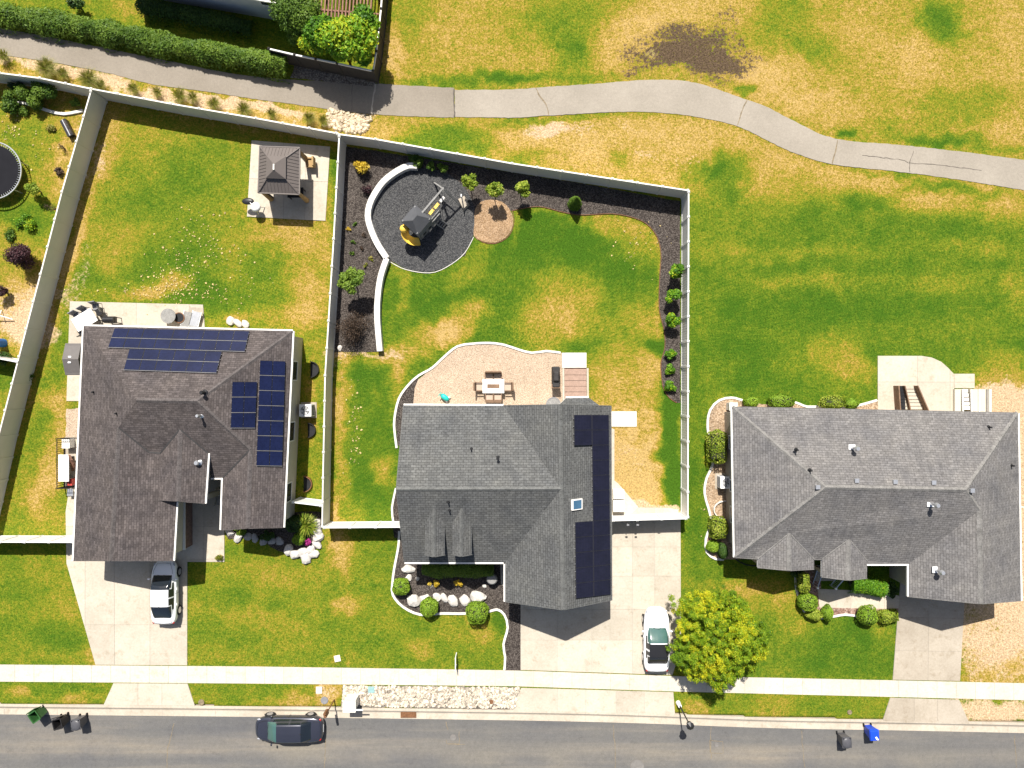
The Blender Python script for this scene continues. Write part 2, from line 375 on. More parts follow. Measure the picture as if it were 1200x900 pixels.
# patches: x, y, rx, ry, angle, change of dryness
BL0=[
 # park
 (480,15,30,25,0,-.3),(490,75,25,20,0,-.15),(462,60,10,30,0,.35),(540,40,40,35,0,.02),(590,20,30,25,0,-.08),(560,95,70,7,0,-.45),
 (665,30,45,30,20,-.45),(670,65,16,18,0,-.4),(730,10,30,14,0,-.3),(730,45,40,26,-15,.3),(800,15,70,20,0,.25),(860,90,50,25,0,.25),(610,70,35,25,0,.02),(645,92,60,6,-3,-.3),
 (915,20,35,28,0,-.3),(950,62,28,16,10,-.35),(910,100,35,28,0,.22),(1015,38,28,18,0,.1),(1015,95,50,20,0,.0),(975,125,40,15,0,.25),(1070,70,32,28,0,.22),
 (1100,20,20,22,0,-.6),(1118,45,16,10,0,-.3),(1140,125,45,24,0,-.34),(1080,150,30,12,0,-.2),(1175,150,25,20,0,.15),(1190,40,25,40,0,.1),(1160,172,60,5,6,-.3),(1090,163,40,6,4,-.45),
 (877,108,8,7,0,-.7),(995,157,8,5,0,-.7),(860,98,35,5,15,-.3),
 # strip under the path
 (525,165,45,18,5,-.75),(470,150,30,12,0,-.1),(600,145,30,6,0,-.3),(640,165,40,14,0,.15),(620,180,25,12,0,-.4),(725,188,13,10,0,-.45),(700,172,20,10,0,.1),(850,200,25,22,0,-.7),(815,200,22,12,0,-.45),
 (930,212,25,12,0,-.3),(1020,232,25,9,0,-.35),(780,150,80,12,8,.12),(1000,205,50,8,5,.1),(1120,222,60,6,6,-.55),(1040,200,30,4,5,-.5),(660,137,60,4,-2,-.35),
 # right lawn
 (850,245,45,12,5,.08),(960,265,30,14,5,-.05),(890,295,60,8,2,.13),(970,292,60,7,0,.12),(1015,330,110,9,0,.14),(935,325,70,7,0,.12),(1085,240,40,10,8,.3),(1180,250,25,10,0,.2),(1115,262,45,14,8,-.1),
 (1140,290,40,9,8,.12),(1060,355,80,20,0,-.10),(1000,370,60,20,0,-.08),(930,365,50,25,0,-.12),(975,415,28,18,10,.42),(1000,432,20,14,0,.3),(850,380,40,40,0,-.1),(1190,345,14,25,0,.22),(1180,440,30,22,0,.3),
 (1160,420,30,18,0,.15),(870,430,30,25,0,-.1),(840,290,25,20,0,.06),(827,367,12,15,0,.12),(815,540,10,120,0,-.12),(1192,475,28,22,0,.6),
 (810,600,12,60,0,-.05),(850,690,45,10,0,.42),(895,692,35,22,-20,.55),(925,715,18,26,0,.35),(1028,718,18,22,-10,.4),(990,745,28,18,0,-.22),(950,735,30,12,0,.1),(985,710,20,8,0,.15),(835,540,8,6,0,.2),
 (1000,780,60,10,0,-.1),(820,835,20,12,20,.4),(905,830,20,14,0,.25),(960,828,40,8,0,-.1),(940,775,30,14,0,-.05),
 # far left yard
 (30,165,30,22,0,-.25),(75,190,12,40,15,.35),(30,255,30,18,0,-.4),(60,270,25,18,0,-.1),(20,350,30,22,0,.35),(50,320,22,30,0,.2),(0,440,20,16,0,-.4),(25,380,22,30,0,.4),(0,120,30,12,0,-.15),
 # left yard
 (125,160,14,40,12,.4),(95,250,9,60,14,.42),(70,330,9,60,14,.45),(215,150,60,16,10,.1),(300,140,60,10,10,.25),(165,165,25,20,0,.12),(170,215,40,26,0,-.05),(240,195,40,28,0,-.2),(200,240,60,30,0,-.2),(145,275,30,22,0,.1),
 (135,305,25,12,-25,.2),(185,310,40,24,0,-.28),(105,320,20,14,0,-.25),(130,345,30,16,0,-.1),(190,340,35,9,0,.42),(205,330,16,12,0,.4),(160,347,35,7,0,.35),(235,300,24,30,0,-.25),(240,350,40,18,0,-.42),(290,300,30,40,0,-.05),(290,360,26,20,0,.0),
 (330,270,35,20,0,.34),(360,290,25,40,0,.2),(360,350,22,25,0,.42),(340,370,30,14,0,.3),(310,300,25,20,0,-.25),(315,340,25,22,0,-.22),(385,250,8,50,0,.2),(385,330,7,60,0,.2),(280,370,18,6,0,.4),(170,372,30,10,0,-.3),
 (60,430,16,60,12,-.15),(40,520,14,50,14,-.1),(60,470,12,14,0,.45),(55,555,14,45,10,.5),(35,580,16,20,0,.2),(75,500,8,40,0,.35),(20,600,20,30,14,-.05),(45,430,9,60,14,.3),(65,610,20,14,0,.1),
 (370,420,12,30,0,.1),(362,500,8,22,0,.45),(368,560,10,20,0,.1),(365,455,8,10,0,.35),
 # middle yard
 (640,285,60,30,0,-.15),(520,345,45,22,0,-.12),(710,300,35,30,0,-.05),(720,262,32,12,5,.35),(745,285,22,24,30,.35),(690,260,30,8,0,.3),(773,330,6,90,0,.35),(640,300,30,22,0,.03),(730,330,35,30,0,-.1),
 (660,345,34,32,0,.42),(640,385,30,25,0,.5),(690,370,25,26,0,.28),(725,385,40,16,-10,.2),(752,370,24,24,0,.3),(735,430,45,22,0,.5),(765,445,12,30,0,.3),(720,460,40,24,0,.32),(770,405,10,9,0,-.6),(695,410,18,14,0,-.1),
 (540,378,28,18,-35,.62),(500,400,32,15,-20,.42),(520,392,25,14,0,.35),(474,345,7,22,10,.35),(448,420,50,10,0,.42),(430,440,20,16,0,-.2),(460,445,14,30,0,.4),(403,455,8,40,0,.5),(398,540,7,70,0,.5),(410,600,20,12,0,.3),
 (415,510,16,50,0,.06),(450,545,13,15,0,.62),(430,480,14,20,0,.04),(470,440,16,10,0,.3),(440,600,26,14,0,.0),(545,330,30,14,-10,.2),(555,305,12,30,30,.2),(600,258,6,30,0,.35),(660,246,60,5,3,.3),(465,318,14,5,30,.3),
 (722,510,60,40,0,.75),(745,545,36,40,0,.8),(740,580,40,20,0,.95),(785,540,10,60,0,-.8),(780,490,10,25,0,-.35),(725,465,30,18,0,.1),(765,490,18,14,0,.15),(772,534,9,8,0,-.9),(760,507,7,7,0,-.4),(775,568,22,10,-10,-.35),(740,600,40,9,0,.35),
 # front lawns
 (405,650,10,22,-20,.62),(410,705,13,14,20,.55),(395,625,9,30,10,.25),(330,680,25,10,10,.22),(310,720,40,10,0,.12),(310,690,8,24,0,.15),(350,740,28,9,0,.2),(270,705,30,8,0,-.1),(345,715,50,5,5,-.15),(250,720,25,12,0,-.06),(365,765,40,8,0,-.15),
 (255,775,60,5,0,.14),(340,757,40,8,0,.18),(465,700,20,20,0,-.05),(495,760,14,8,0,.55),(535,735,28,16,0,.28),(520,745,14,6,0,.15),(565,735,12,14,0,.45),(580,725,10,16,0,-.3),(560,770,30,9,0,-.05),(430,700,40,40,0,.02),(460,760,35,16,0,-.05),(400,770,12,8,0,.2),(450,545,4,4,0,.2),
 (75,700,12,22,-10,.45),(105,765,9,14,0,.5),(20,700,22,20,0,-.05),(60,740,22,14,0,-.12),(15,660,30,10,0,.02),(40,772,40,5,0,.2),(30,655,20,8,0,.1),
 (22,812,12,8,0,.55),(90,820,12,6,0,.45),(60,808,60,5,0,-.1),(300,810,60,8,0,-.06),(350,818,16,8,0,.5),(385,812,12,16,0,.75),(330,825,40,4,0,.2),(255,820,20,8,0,.1),
 # neighbour's yard
 (160,8,30,9,20,.22),(110,5,30,12,0,.12),(150,20,20,9,30,.15),
]
DARK=[(810,55,40,22,12,1.6),(840,75,30,16,15,1.5),(778,66,22,11,-10,1.2),(740,70,16,13,0,.75),(855,40,14,20,0,.5),(870,72,18,12,0,.9),(760,78,26,7,0,.4),(800,45,12,10,0,.5)]
DARK=[(x,y,rx,ry,a,v*.72) for x,y,rx,ry,a,v in DARK]
SOIL=[(765,598,26,9,0,1.1),(730,590,26,10,0,.5),(735,530,26,20,0,.35),(90,335,10,60,14,.35),(112,185,8,40,14,.4),(25,360,28,28,0,.6),(60,330,16,30,0,.4),(90,160,10,16,0,.4),(40,390,25,25,0,.6),
 (1165,470,30,22,0,1.0),(1160,730,60,60,0,.75),(1165,835,60,16,0,.8),(385,815,14,14,0,.5),(60,78,80,8,8,.75),(200,108,90,6,9,.65),(690,150,60,10,0,.35),(640,150,25,8,0,.5),(250,118,70,6,9,.7),(330,132,40,5,8,.6),(420,140,20,10,0,.5),(785,185,60,10,5,.3),(765,68,16,6,0,.5),
 (1200,490,16,30,0,.9),(1205,600,12,120,0,1.0),(75,555,8,60,8,.25),(390,420,14,10,0,.4),(440,417,46,5,0,.5),(100,130,14,10,0,.3)]

BL=[(x,y,rx,ry,a,v*(.62 if (y>640 and y<800 and v>.12 and not (380<x<425)) else 1)) for x,y,rx,ry,a,v in BL0]
def ground():
    xs=np.concatenate([[-400,-180,-90],np.arange(-46,46.01,.15),[90,180,400]]); ys=np.concatenate([[-400,-180,-80],np.arange(-31.2,35.01,.15),[80,180,400]])
    X,Y=np.meshgrid(xs,ys); px=X/S+600; py=450-Y/S
    wx=px+fbm(X,Y,2.2,11)*20+fbm(X,Y,.7,17)*16; wy=py+fbm(X,Y,2.2,21)*20+fbm(X,Y,.7,27)*16
    dry=np.full(X.shape,.45)
    ex=px+fbm(X,Y,.8,31)*6; ey=py+fbm(X,Y,2.2,37)*26*((px>806)&(py<300))+fbm(X,Y,.8,39)*6
    for poly,v in REG: dry[inpoly(ex,ey,poly)]=v
    for _ in range(3):          # the kinds of lawn run into each other
        for ax in (0,1):
            c=np.cumsum(np.pad(dry,[(4,4) if k==ax else (0,0) for k in (0,1)],mode='edge'),axis=ax); c=np.insert(c,0,0,axis=ax)
            dry=(np.take(c,range(9,c.shape[ax]),axis=ax)-np.take(c,range(0,c.shape[ax]-9),axis=ax))/9
    def blob(F,L):
        for (x,y,rx,ry,a,v) in L:
            c,s=math.cos(R(a)),math.sin(R(a)); dx=wx-x; dy=wy-y
            u=(dx*c+dy*s)/rx; w=(-dx*s+dy*c)/ry; d=u*u+w*w
            F+=v*np.where(d<6,np.exp(-d*d*.5*.9),0)
    blob(dry,BL); dark=np.zeros(X.shape); blob(dark,DARK); soil=np.zeros(X.shape); blob(soil,SOIL)
    # mowing bands and the general unevenness of watering
    dry+=fbm(X,Y,5,41)*.22+fbm(X,Y,1.4,47)*.24+fbm(X,Y,.5,49,2)*.22
    band=np.sin(py/7.5+fbm(X,Y,6,51)*5)*.045
    dry+=np.where((px>806)&(py>280)&(py<460),band*1.1,0)+np.where((px<385)&(py>640)&(py<790),band*1.5,0)
    soil+=fbm(X,Y,.9,61)*.5*(soil>.1); dark+=fbm(X,Y,.9,71)*1.1*(dark>.08)
    Z=fbm(X,Y,3,81)*.03-.012
    pc=curby(px); Z=np.where(py>pc-1,-.32,Z); Z=np.where((np.abs(X)>60)|(Y>50),0,Z); Z=np.where(Y<-40,-.32,Z)
    ny,nx=X.shape; v=np.stack([X,Y,Z],-1).reshape(-1,3)
    idx=np.arange(ny*nx).reshape(ny,nx); q=np.stack([idx[:-1,:-1],idx[:-1,1:],idx[1:,1:],idx[1:,:-1]],-1).reshape(-1,4)
    me=bpy.data.meshes.new('ground'); me.vertices.add(len(v)); me.vertices.foreach_set('co',v.astype(np.float32).ravel())
    me.loops.add(q.size); me.loops.foreach_set('vertex_index',q.astype(np.int32).ravel())
    me.polygons.add(len(q)); me.polygons.foreach_set('loop_start',np.arange(0,q.size,4,dtype=np.int32)); me.polygons.foreach_set('loop_total',np.full(len(q),4,np.int32))
    me.update()
    for nm,F in (('dry',dry),('dark',dark),('soil',soil)):
        a=me.attributes.new(nm,'FLOAT','POINT'); a.data.foreach_set('value',F.astype(np.float32).ravel())
    me.materials.append(grassmat()); o=bpy.data.objects.new('ground',me); COL.objects.link(o); tag(o,kind='structure'); return o

def grassmat():
    m,nt,b=newmat('patchy_lawn'); v=coord(nt,'Position')
    at=lambda n: N(nt,'ShaderNodeAttribute',attribute_name=n).outputs['Fac']
    dry,dark,soil=at('dry'),at('dark'),at('soil')
    n0=noise(nt,v,.9,4,.65); n1=noise(nt,v,4.2,4,.72); n2=noise(nt,v,8.5,4,.8); n3=noise(nt,v,30,2,.8)
    d=math_(nt,'MULTIPLY_ADD',math_(nt,'SUBTRACT',n0,.5),.30,dry)
    # dry spots are more broken up than the lush grass
    amp=math_(nt,'MULTIPLY_ADD',math_(nt,'MINIMUM',math_(nt,'MAXIMUM',dry,0.0),1.0),.55,.30)
    nm=noise(nt,v,2.3,5,.75)
    d=math_(nt,'MULTIPLY_ADD',math_(nt,'MULTIPLY',math_(nt,'SUBTRACT',nm,.5),amp),1.6,d)
    d=math_(nt,'MULTIPLY_ADD',math_(nt,'MULTIPLY',math_(nt,'SUBTRACT',n1,.5),amp),2.0,d)
    d=math_(nt,'MULTIPLY_ADD',math_(nt,'MULTIPLY',math_(nt,'SUBTRACT',n2,.5),amp),1.8,d)
    c=ramp(nt,math_(nt,'MULTIPLY',d,.7),[(0,GR[0]),(.14,GR[1]),(.28,GR[2]),(.42,GR[3]),(.56,GR[4]),(.72,GR[5]),(.95,GR[6])])
    g1=math_(nt,'MULTIPLY',soil,4,clamp=True); g2=math_(nt,'MULTIPLY',dark,4,clamp=True)
    sf=math_(nt,'ADD',soil,math_(nt,'MULTIPLY',math_(nt,'MULTIPLY',math_(nt,'SUBTRACT',n1,.55),1.3),g1))
    c=mix(nt,ramp(nt,sf,[(.3,(0,0,0)),(.62,(1,1,1))]),c,ramp(nt,n2,[(.25,(.40,.27,.155)),(.7,(.57,.42,.27))]))
    dk=dark; df=math_(nt,'ADD',dark,math_(nt,'MULTIPLY',math_(nt,'SUBTRACT',n1,.5),5.5)); df=math_(nt,'ADD',df,math_(nt,'MULTIPLY',math_(nt,'SUBTRACT',n2,.5),2.6))
    df=math_(nt,'MULTIPLY',df,g2)
    c=mix(nt,ramp(nt,df,[(.5,(0,0,0)),(1.0,(1,1,1))]),c,ramp(nt,n2,[(.3,(.05,.033,.02)),(.75,(.14,.098,.063))]))
    wd=noise(nt,v,6.5,4,.8); wf=math_(nt,'MULTIPLY',ramp(nt,wd,[(.56,(0,0,0)),(.66,(.75,.75,.75))]),ramp(nt,dry,[(.45,(0,0,0)),(.8,(1,1,1))]))
    c=mix(nt,wf,c,(.12,.10,.022))
    c=mix(nt,1,c,ramp(nt,n3,[(.25,(.58,.59,.58)),(.7,(1.28,1.27,1.27))]),'MULTIPLY')
    c=mix(nt,1,c,ramp(nt,n2,[(.32,(.60,.61,.58)),(.5,(1,1,1)),(.68,(1.34,1.33,1.32))]),'MULTIPLY')
    nt.links.new(c,b.inputs['Base Color']); b.inputs['Roughness'].default_value=.95; b.inputs['Specular IOR Level'].default_value=.05
    bump(nt,b,math_(nt,'ADD',n3,n2),.7,.05)
    return m
GR=[(.045,.106,.008),(.078,.135,.010),(.130,.168,.013),(.198,.190,.017),(.275,.202,.030),(.355,.24,.062),(.425,.29,.108)]
ground()

# ------------------------------------------------------------------ flat sheets
def smooth(pts, step=6, closed=False):
    n=len(pts); out=[]
    rng=range(n if closed else n-1)
    for i in rng:
        g=lambda k: pts[k%n] if closed else pts[max(0,min(n-1,k))]
        p0,p1,p2,p3=g(i-1),g(i),g(i+1),g(i+2)
        k=max(2,int(math.dist(p1,p2)/step))
        for j in range(k):
            t=j/k; out.append(tuple(.5*((2*p1[a])+(-p0[a]+p2[a])*t+(2*p0[a]-5*p1[a]+4*p2[a]-p3[a])*t*t+(-p0[a]+3*p1[a]-3*p2[a]+p3[a])*t**3) for a in (0,1)))
    if not closed: out.append(tuple(pts[-1]))
    return out
def rough(pts, step=5, j=.7, seed=1):
    rnd=random.Random(seed); out=[]
    for i,p in enumerate(pts):
        q=pts[(i+1)%len(pts)]; k=max(1,int(math.dist(p,q)/step))
        for a in range(k):
            t=a/k; jj=j if a else 0
            out.append((p[0]+(q[0]-p[0])*t+rnd.uniform(-jj,jj),p[1]+(q[1]-p[1])*t+rnd.uniform(-jj,jj)))
    return out
def W2(pts): return [(G(x,y).x,G(x,y).y) for x,y in pts]
def sheet(name, pts, mat, z=.012, th=.06, kind='structure', label=None, cat=None):
    mb=MB(); mb.prism(W2(pts),z-th,z); o=bpy.data.objects.new(name,mb.mesh(name,mat)); COL.objects.link(o)
    return tag(o,label,cat,None,kind)
def slabs(name, pts, cuts, mat, z=.03, gap=.010, base=True):
    """concrete poured in bays: the outline cut along the joint lines (photo px), each bay its own piece, dark grit in the joints"""
    bm=bmesh.new(); vs=[bm.verts.new((x,y,0)) for x,y in W2(pts)]; bm.faces.new(vs)
    if bm.faces[:][0].normal.z<0: bmesh.ops.reverse_faces(bm,faces=bm.faces)
    for (a,b) in cuts:
        A=G(*a); B=G(*b); d=(B-A).normalized()
        bmesh.ops.bisect_plane(bm,geom=bm.verts[:]+bm.edges[:]+bm.faces[:],dist=1e-5,plane_co=A,plane_no=Vector((-d.y,d.x,0)))
    bm.normal_update(); mb=MB()
    def inset(poly,g):
        n=len(poly); out=[]
        for i in range(n):
            p0,p1,p2=[Vector(poly[k%n]) for k in (i-1,i,i+1)]
            e1=(p1-p0).normalized(); e2=(p2-p1).normalized(); n1=Vector((-e1.y,e1.x)); n2=Vector((-e2.y,e2.x))
            b=(n1+n2); L=b.length
            if L<.3: out.append(tuple(p1+n1*g)); continue
            b/=L; out.append(tuple(p1+b*g/max(.35,b.dot(n1))))
        return out
    for f in bm.faces:
        poly=[(l.vert.co.x,l.vert.co.y) for l in f.loops]
        a=sum(poly[i][0]*poly[(i+1)%len(poly)][1]-poly[(i+1)%len(poly)][0]*poly[i][1] for i in range(len(poly)))
        if a<0: poly=poly[::-1]
        if abs(a)<.02: continue
        mb.prism(inset(poly,gap),z-.07,z)
    o=bpy.data.objects.new(name,mb.mesh(name,mat)); COL.objects.link(o); tag(o,kind='structure')
    if base:
        jb=MB(); jb.prism(W2(pts),z-.09,z-.018); j=bpy.data.objects.new('joint_bed',jb.mesh('joint_bed',M['joint'])); COL.objects.link(j); j.parent=o
    return o
def kerb(name, pts, w=.13, h=.09, mat='wallcap', label=None, cat=None, sm=True):
    p=W2(smooth(pts) if sm else pts); org=Vector((p[0][0],p[0][1],0)); mb=MB().sweep(p,w,-.05,h)
    o=solo(name,mb,M[mat],label,cat,org); return bevel(o,.02,2)

# road, kerb and gutter
def offs(d): return [(x,y+d) for x,y in CURB_TOP]
def roadmat():
    m,nt,b=newmat('worn_asphalt'); v=coord(nt,'Position')
    mp=N(nt,'ShaderNodeMapping'); mp.inputs['Scale'].default_value=(.05,.75,1); mp.inputs['Rotation'].default_value=(0,0,R(1)); nt.links.new(v,mp.inputs['Vector'])
    st=noise(nt,mp.outputs[0],1.3,4,.6); big=noise(nt,v,.22,4); n2=noise(nt,v,5,4,.7); n3=noise(nt,v,38,2,.85)
    c=ramp(nt,st,[(.32,(.105,.104,.104)),(.52,(.124,.12,.115)),(.68,(.16,.147,.13))])
    c=mix(nt,1,c,ramp(nt,big,[(.3,(.88,.89,.93)),(.7,(1.1,1.08,1.03))]),'MULTIPLY')
    c=mix(nt,1,c,ramp(nt,n2,[(.3,(.9,)*3),(.7,(1.1,)*3)]),'MULTIPLY'); c=mix(nt,1,c,ramp(nt,n3,[(.25,(.72,)*3),(.75,(1.3,)*3)]),'MULTIPLY')
    sx=N(nt,'ShaderNodeSeparateXYZ'); nt.links.new(v,sx.inputs[0])      # pale worn band along the lane
    yy=math_(nt,'ADD',math_(nt,'MULTIPLY_ADD',sx.outputs[0],.011,sx.outputs[1]),math_(nt,'MULTIPLY',math_(nt,'SUBTRACT',big,.5),1.2))
    c=mix(nt,math_(nt,'MULTIPLY',ramp(nt,math_(nt,'ABSOLUTE',math_(nt,'ADD',yy,25.9)),[(.15,(1,1,1)),(.95,(0,0,0))]),.75),c,mix(nt,1,c,(1.42,1.34,1.2),'MULTIPLY'))
    c=mix(nt,1,c,ramp(nt,noise(nt,v,1.1,5,.8),[(.28,(.78,.78,.79)),(.42,(1,1,1)),(.62,(1,1,1)),(.75,(1.12,1.1,1.06))]),'MULTIPLY')
    nt.links.new(c,b.inputs['Base Color']); b.inputs['Roughness'].default_value=.85; b.inputs['Specular IOR Level'].default_value=.25; bump(nt,b,n3,.3,.01); return m
def pathmat(name,c1,c2):
    m,nt,b=newmat(name); v=coord(nt,'Position'); big=noise(nt,v,.35,5); n2=noise(nt,v,6,4,.7); n3=noise(nt,v,30,2,.85)
    c=ramp(nt,big,[(.3,c1),(.7,c2)]); c=mix(nt,1,c,ramp(nt,n2,[(.3,(.91,)*3),(.7,(1.07,)*3)]),'MULTIPLY'); c=mix(nt,1,c,ramp(nt,n3,[(.25,(.82,)*3),(.75,(1.15,)*3)]),'MULTIPLY')
    nt.links.new(c,b.inputs['Base Color']); b.inputs['Roughness'].default_value=.9; b.inputs['Specular IOR Level'].default_value=.2; bump(nt,b,n3,.25,.01); return m
M['road']=roadmat(); M['path_old']=pathmat('grey_brown_path',(.21,.182,.146),(.256,.224,.184)); M['path_new']=pathmat('pale_asphalt_path',(.262,.232,.19),(.32,.284,.236))
M['crack']=mk('crack_filler',(.19,.15,.095),.35,6); M['crack_dark']=mk('dark_crack',(.1,.085,.07),.3,6)
road=[(x,y+10.5) for x,y in CURB_TOP]+[(1360,1020),(-160,1020)]
sheet('road',rough(road,6,.35,3),M['road'],-.1,.08)
# rolled kerb with gutter pan, swept along the road
mb=MB(); prof=[(-1.2,.028),(1.6,.03),(2.6,.0),(4.0,-.075),(5.2,-.092),(11.8,-.082),(11.8,-.2),(-1.2,-.2)]
CT=smooth(CURB_TOP,20)
for i in range(0,len(CT)-1):
    a,b=CT[i],CT[i+1]; vs=[]
    for p in (a,b):
        for dy,z in prof:
            g=G(p[0],p[1]+dy); vs.append((g.x,g.y,z))
    n=len(prof); mb.add(vs,[(k,(k+1)%n,n+(k+1)%n,n+k) for k in range(n)])
o=bpy.data.objects.new('kerb',mb.mesh('kerb',M['curb'])); COL.objects.link(o); tag(o,kind='structure')
mb=MB()
for x in range(-120,1330,62):
    y=float(curby(x+.0)); a=G(x,y-1.1); b=G(x,y+11.5)
    mb.add([(a.x-.012,a.y,.034),(a.x+.012,a.y,.034),(b.x+.012,a.y-.16,.034),(b.x-.012,a.y-.16,.034)],[(0,1,2,3)])
    mb.add([(b.x-.012,b.y,-.077),(b.x+.012,b.y,-.077),(b.x+.012,b.y+.38,-.083),(b.x-.012,b.y+.38,-.083)],[(0,1,2,3)])
j=bpy.data.objects.new('kerb_joint',mb.mesh('kerb_joint',M['joint'])); COL.objects.link(j); j.parent=o
def crack(name, pts, w=.035, z=-.094, mat='crack', seed=1):
    rnd=random.Random(seed); p=rough(pts,4,.5,seed)[:-1] if len(pts)>2 else None
    q=[]
    for i in range(len(pts)-1):
        a,b=pts[i],pts[i+1]; k=max(2,int(math.dist(a,b)/4))
        for t in range(k): q.append((a[0]+(b[0]-a[0])*t/k+rnd.uniform(-.5,.5),a[1]+(b[1]-a[1])*t/k+rnd.uniform(-.5,.5)))
    q.append(pts[-1]); P2=W2(q); vs=[]; fs=[]
    for i,(x,y) in enumerate(P2):
        x0,y0=P2[max(0,i-1)]; x1,y1=P2[min(len(P2)-1,i+1)]; d=Vector((x1-x0,y1-y0)).normalized(); ww=w*rnd.uniform(.5,1.2)/2
        vs+=[(x-d.y*ww,y+d.x*ww,z),(x+d.y*ww,y-d.x*ww,z)]
        if i: fs.append((2*i-2,2*i-1,2*i+1,2*i))
    mb=MB().add(vs,fs); o=bpy.data.objects.new(name,mb.mesh(name,M[mat])); COL.objects.link(o); return tag(o,kind='structure')
for i,pts in enumerate([[(203,848),(200,862),(195,880),(194,960)],[(380,846),(381,870),(378,960)],[(522,846),(525,856)],[(719,850),(721,880),(722,960)],[(834,853),(833,866),(834,890)],[(940,857),(941,875),(944,900)],[(1190,862),(1192,890),(1191,960)],[(525,874),(545,873)]]):
    crack('road_crack',pts,.04,seed=i)

# sidewalk in bays
SW_T=[(-160,777),(0,778.7),(300,781),(600,785.5),(800,792.5),(900,794),(1200,800.5),(1360,804)]
SW_B=[(-160,797),(0,798.7),(300,801),(600,804),(800,810.5),(900,813),(1200,820.5),(1360,824.5)]
ipy=lambda L,x: float(np.interp(x,[p[0] for p in L],[p[1] for p in L]))
slabs('sidewalk',SW_T+SW_B[::-1],[((x,700),(x+.4,900)) for x in np.arange(-140,1350,22.5)],M['walkway'],.03)

# driveways and other concrete
slabs('driveway',[(77,600),(95,478),(263,478),(263,658.5),(239,658.5),(219.5,658.5),(219.5,779.6),(112,779),(78,660)],[((100,600),(100,800)),((134,600),(134.6,800)),((176,600),(176,800)),((0,732),(300,732)),((0,655),(300,655)),((239,500),(239,700)),((0,617),(300,617)),((0,560),(300,560))],M['concrete'],.028)
slabs('driveway_apron',[(133,800.5),(220,801),(228.5,827),(121.5,826)],[((162,780),(162,840)),((190,780),(190,840))],M['concrete'],.031)
slabs('driveway',[(610,640),(700,640),(716,600),(797.5,606),(798,760),(788,791),(610,785)],[((653,500),(653,900)),((693.5,500),(693.5,900)),((741,500),(741,900)),((767,560),(767,641)),((500,675),(900,675)),((500,714),(900,714)),((500,750),(900,750)),((500,641),(900,641))],M['concrete'],.027)
slabs('driveway_apron',[(611,806),(789,811),(791,837),(597,832)],[((654,700),(653,900)),((686.5,700),(686.5,900)),((722,700),(722,900)),((755,700),(755,900))],M['concrete'],.03)
slabs('driveway',[(1055,680),(1131,690),(1125,798),(1046,796.5)],[((1090,600),(1085.5,900)),((1000,722),(1200,726)),((1000,762),(1200,764))],M['concrete_old'],.028)
slabs('driveway_apron',[(1043,817.5),(1124,820),(1136,848),(1034,845)],[((1071,780),(1071,900)),((1098,780),(1098,900))],M['concrete_old'],.031)
slabs('patio',[(82,353),(159,355),(238,357),(240.5,388),(240,420),(100,420),(98,470),(78,470)],[((160,300),(160,500)),((222,300),(222,500)),((70,404),(300,404))],M['concrete'],.03)
sheet('patio_patch',[(222.5,360),(238.6,361),(239,378),(222.5,378)],M['concrete_old'],.038,.03)
slabs('gazebo_slab',[(295,164.5),(387,172),(381.5,259),(289.5,254)],[((333,100),(332,300)),((280,209),(400,214)),((360,100),(358,213))],M['concrete'],.04)
slabs('stoop_slab',[(712,482),(746,482),(746,500),(712,500)],[],M['wallcap'],.05)
slabs('side_path',[(711,500),(720,503),(720,563),(724,566),(748.5,594.5),(783,595),(795,597),(795,606),(711,606)],[((748.5,594.5),(724,619)),((700,580),(737,580)),((767,560),(767,700))],M['concrete'],.035)
slabs('patio',[(1028.5,417),(1080,417),(1092,419),(1103,424),(1111,431),(1117.5,438),(1142,438),(1142,455),(1118,455),(1118,500),(1028.5,500)],[((1075,400),(1075,500)),((1000,447.5),(1200,448)),((1113,400),(1113,500)),((1118,390),(1118,447))],M['concrete'],.03)
slabs('front_walk',[(958,690),(1012,692),(1020,690),(1036,693),(1060,700),(1054,713),(1036,713.5),(960,712)],[((997,600),(997,800)),((1036,600),(1036,800))],M['concrete'],.024)
slabs('side_strip',[(76,512),(97,512),(97,570),(75,570)],[((70,540),(100,540))],M['concrete_old'],.026)
sheet('gravel_pad',rough([(78,479),(95,478),(95,513),(77,513)],4,.8,5),M['peagravel'],.02)
slabs('front_porch',[(586,659),(611,660),(611,694),(596,692),(587,684)],[],M['concrete'],.05)

# public path
PU=smooth([(-120,16),(0,33),(100,52),(200,72),(300,90),(437,98),(532,103)],12); PL=smooth([(-120,46),(0,64.5),(30,68),(115,83),(175,98),(232,106),(300,116),(350,123),(437,134),(532,138)],12)
sheet('path',rough(PU+PL[::-1],4,.5,8),M['path_old'],.016)
PU2=smooth([(533,105.5),(600,105),(628,103),(700,98),(765,93.5),(815,97),(870,115.5),(900,126),(940,147),(980,163),(1050,169.5),(1120,177),(1200,187.5),(1340,206)],12)
PL2=smooth([(533,137),(600,138),(643,135.5),(720,131.5),(760,131.5),(810,136),(864,148),(900,165),(930,179),(975,192.5),(1050,201),(1120,210),(1200,223),(1340,246)],12)
sheet('path',rough(PU2+PL2[::-1],4,.4,9),M['path_new'],.022)
crack('path_crack',[(628,103),(633,114),(640,122),(643,135)],.09,.027,seed=21); crack('path_crack',[(875,118),(868,133),(864,147)],.08,.027,seed=22); crack('path_crack',[(981,164),(979,178),(975,192)],.1,.027,seed=23)
crack('path_crack',[(532,104),(532.5,137)],.1,.027,'crack_dark',24); crack('path_crack',[(440,98),(435,133)],.12,.021,'curb',25); crack('path_crack',[(413,100),(412,130)],.03,.021,'crack_dark',26)
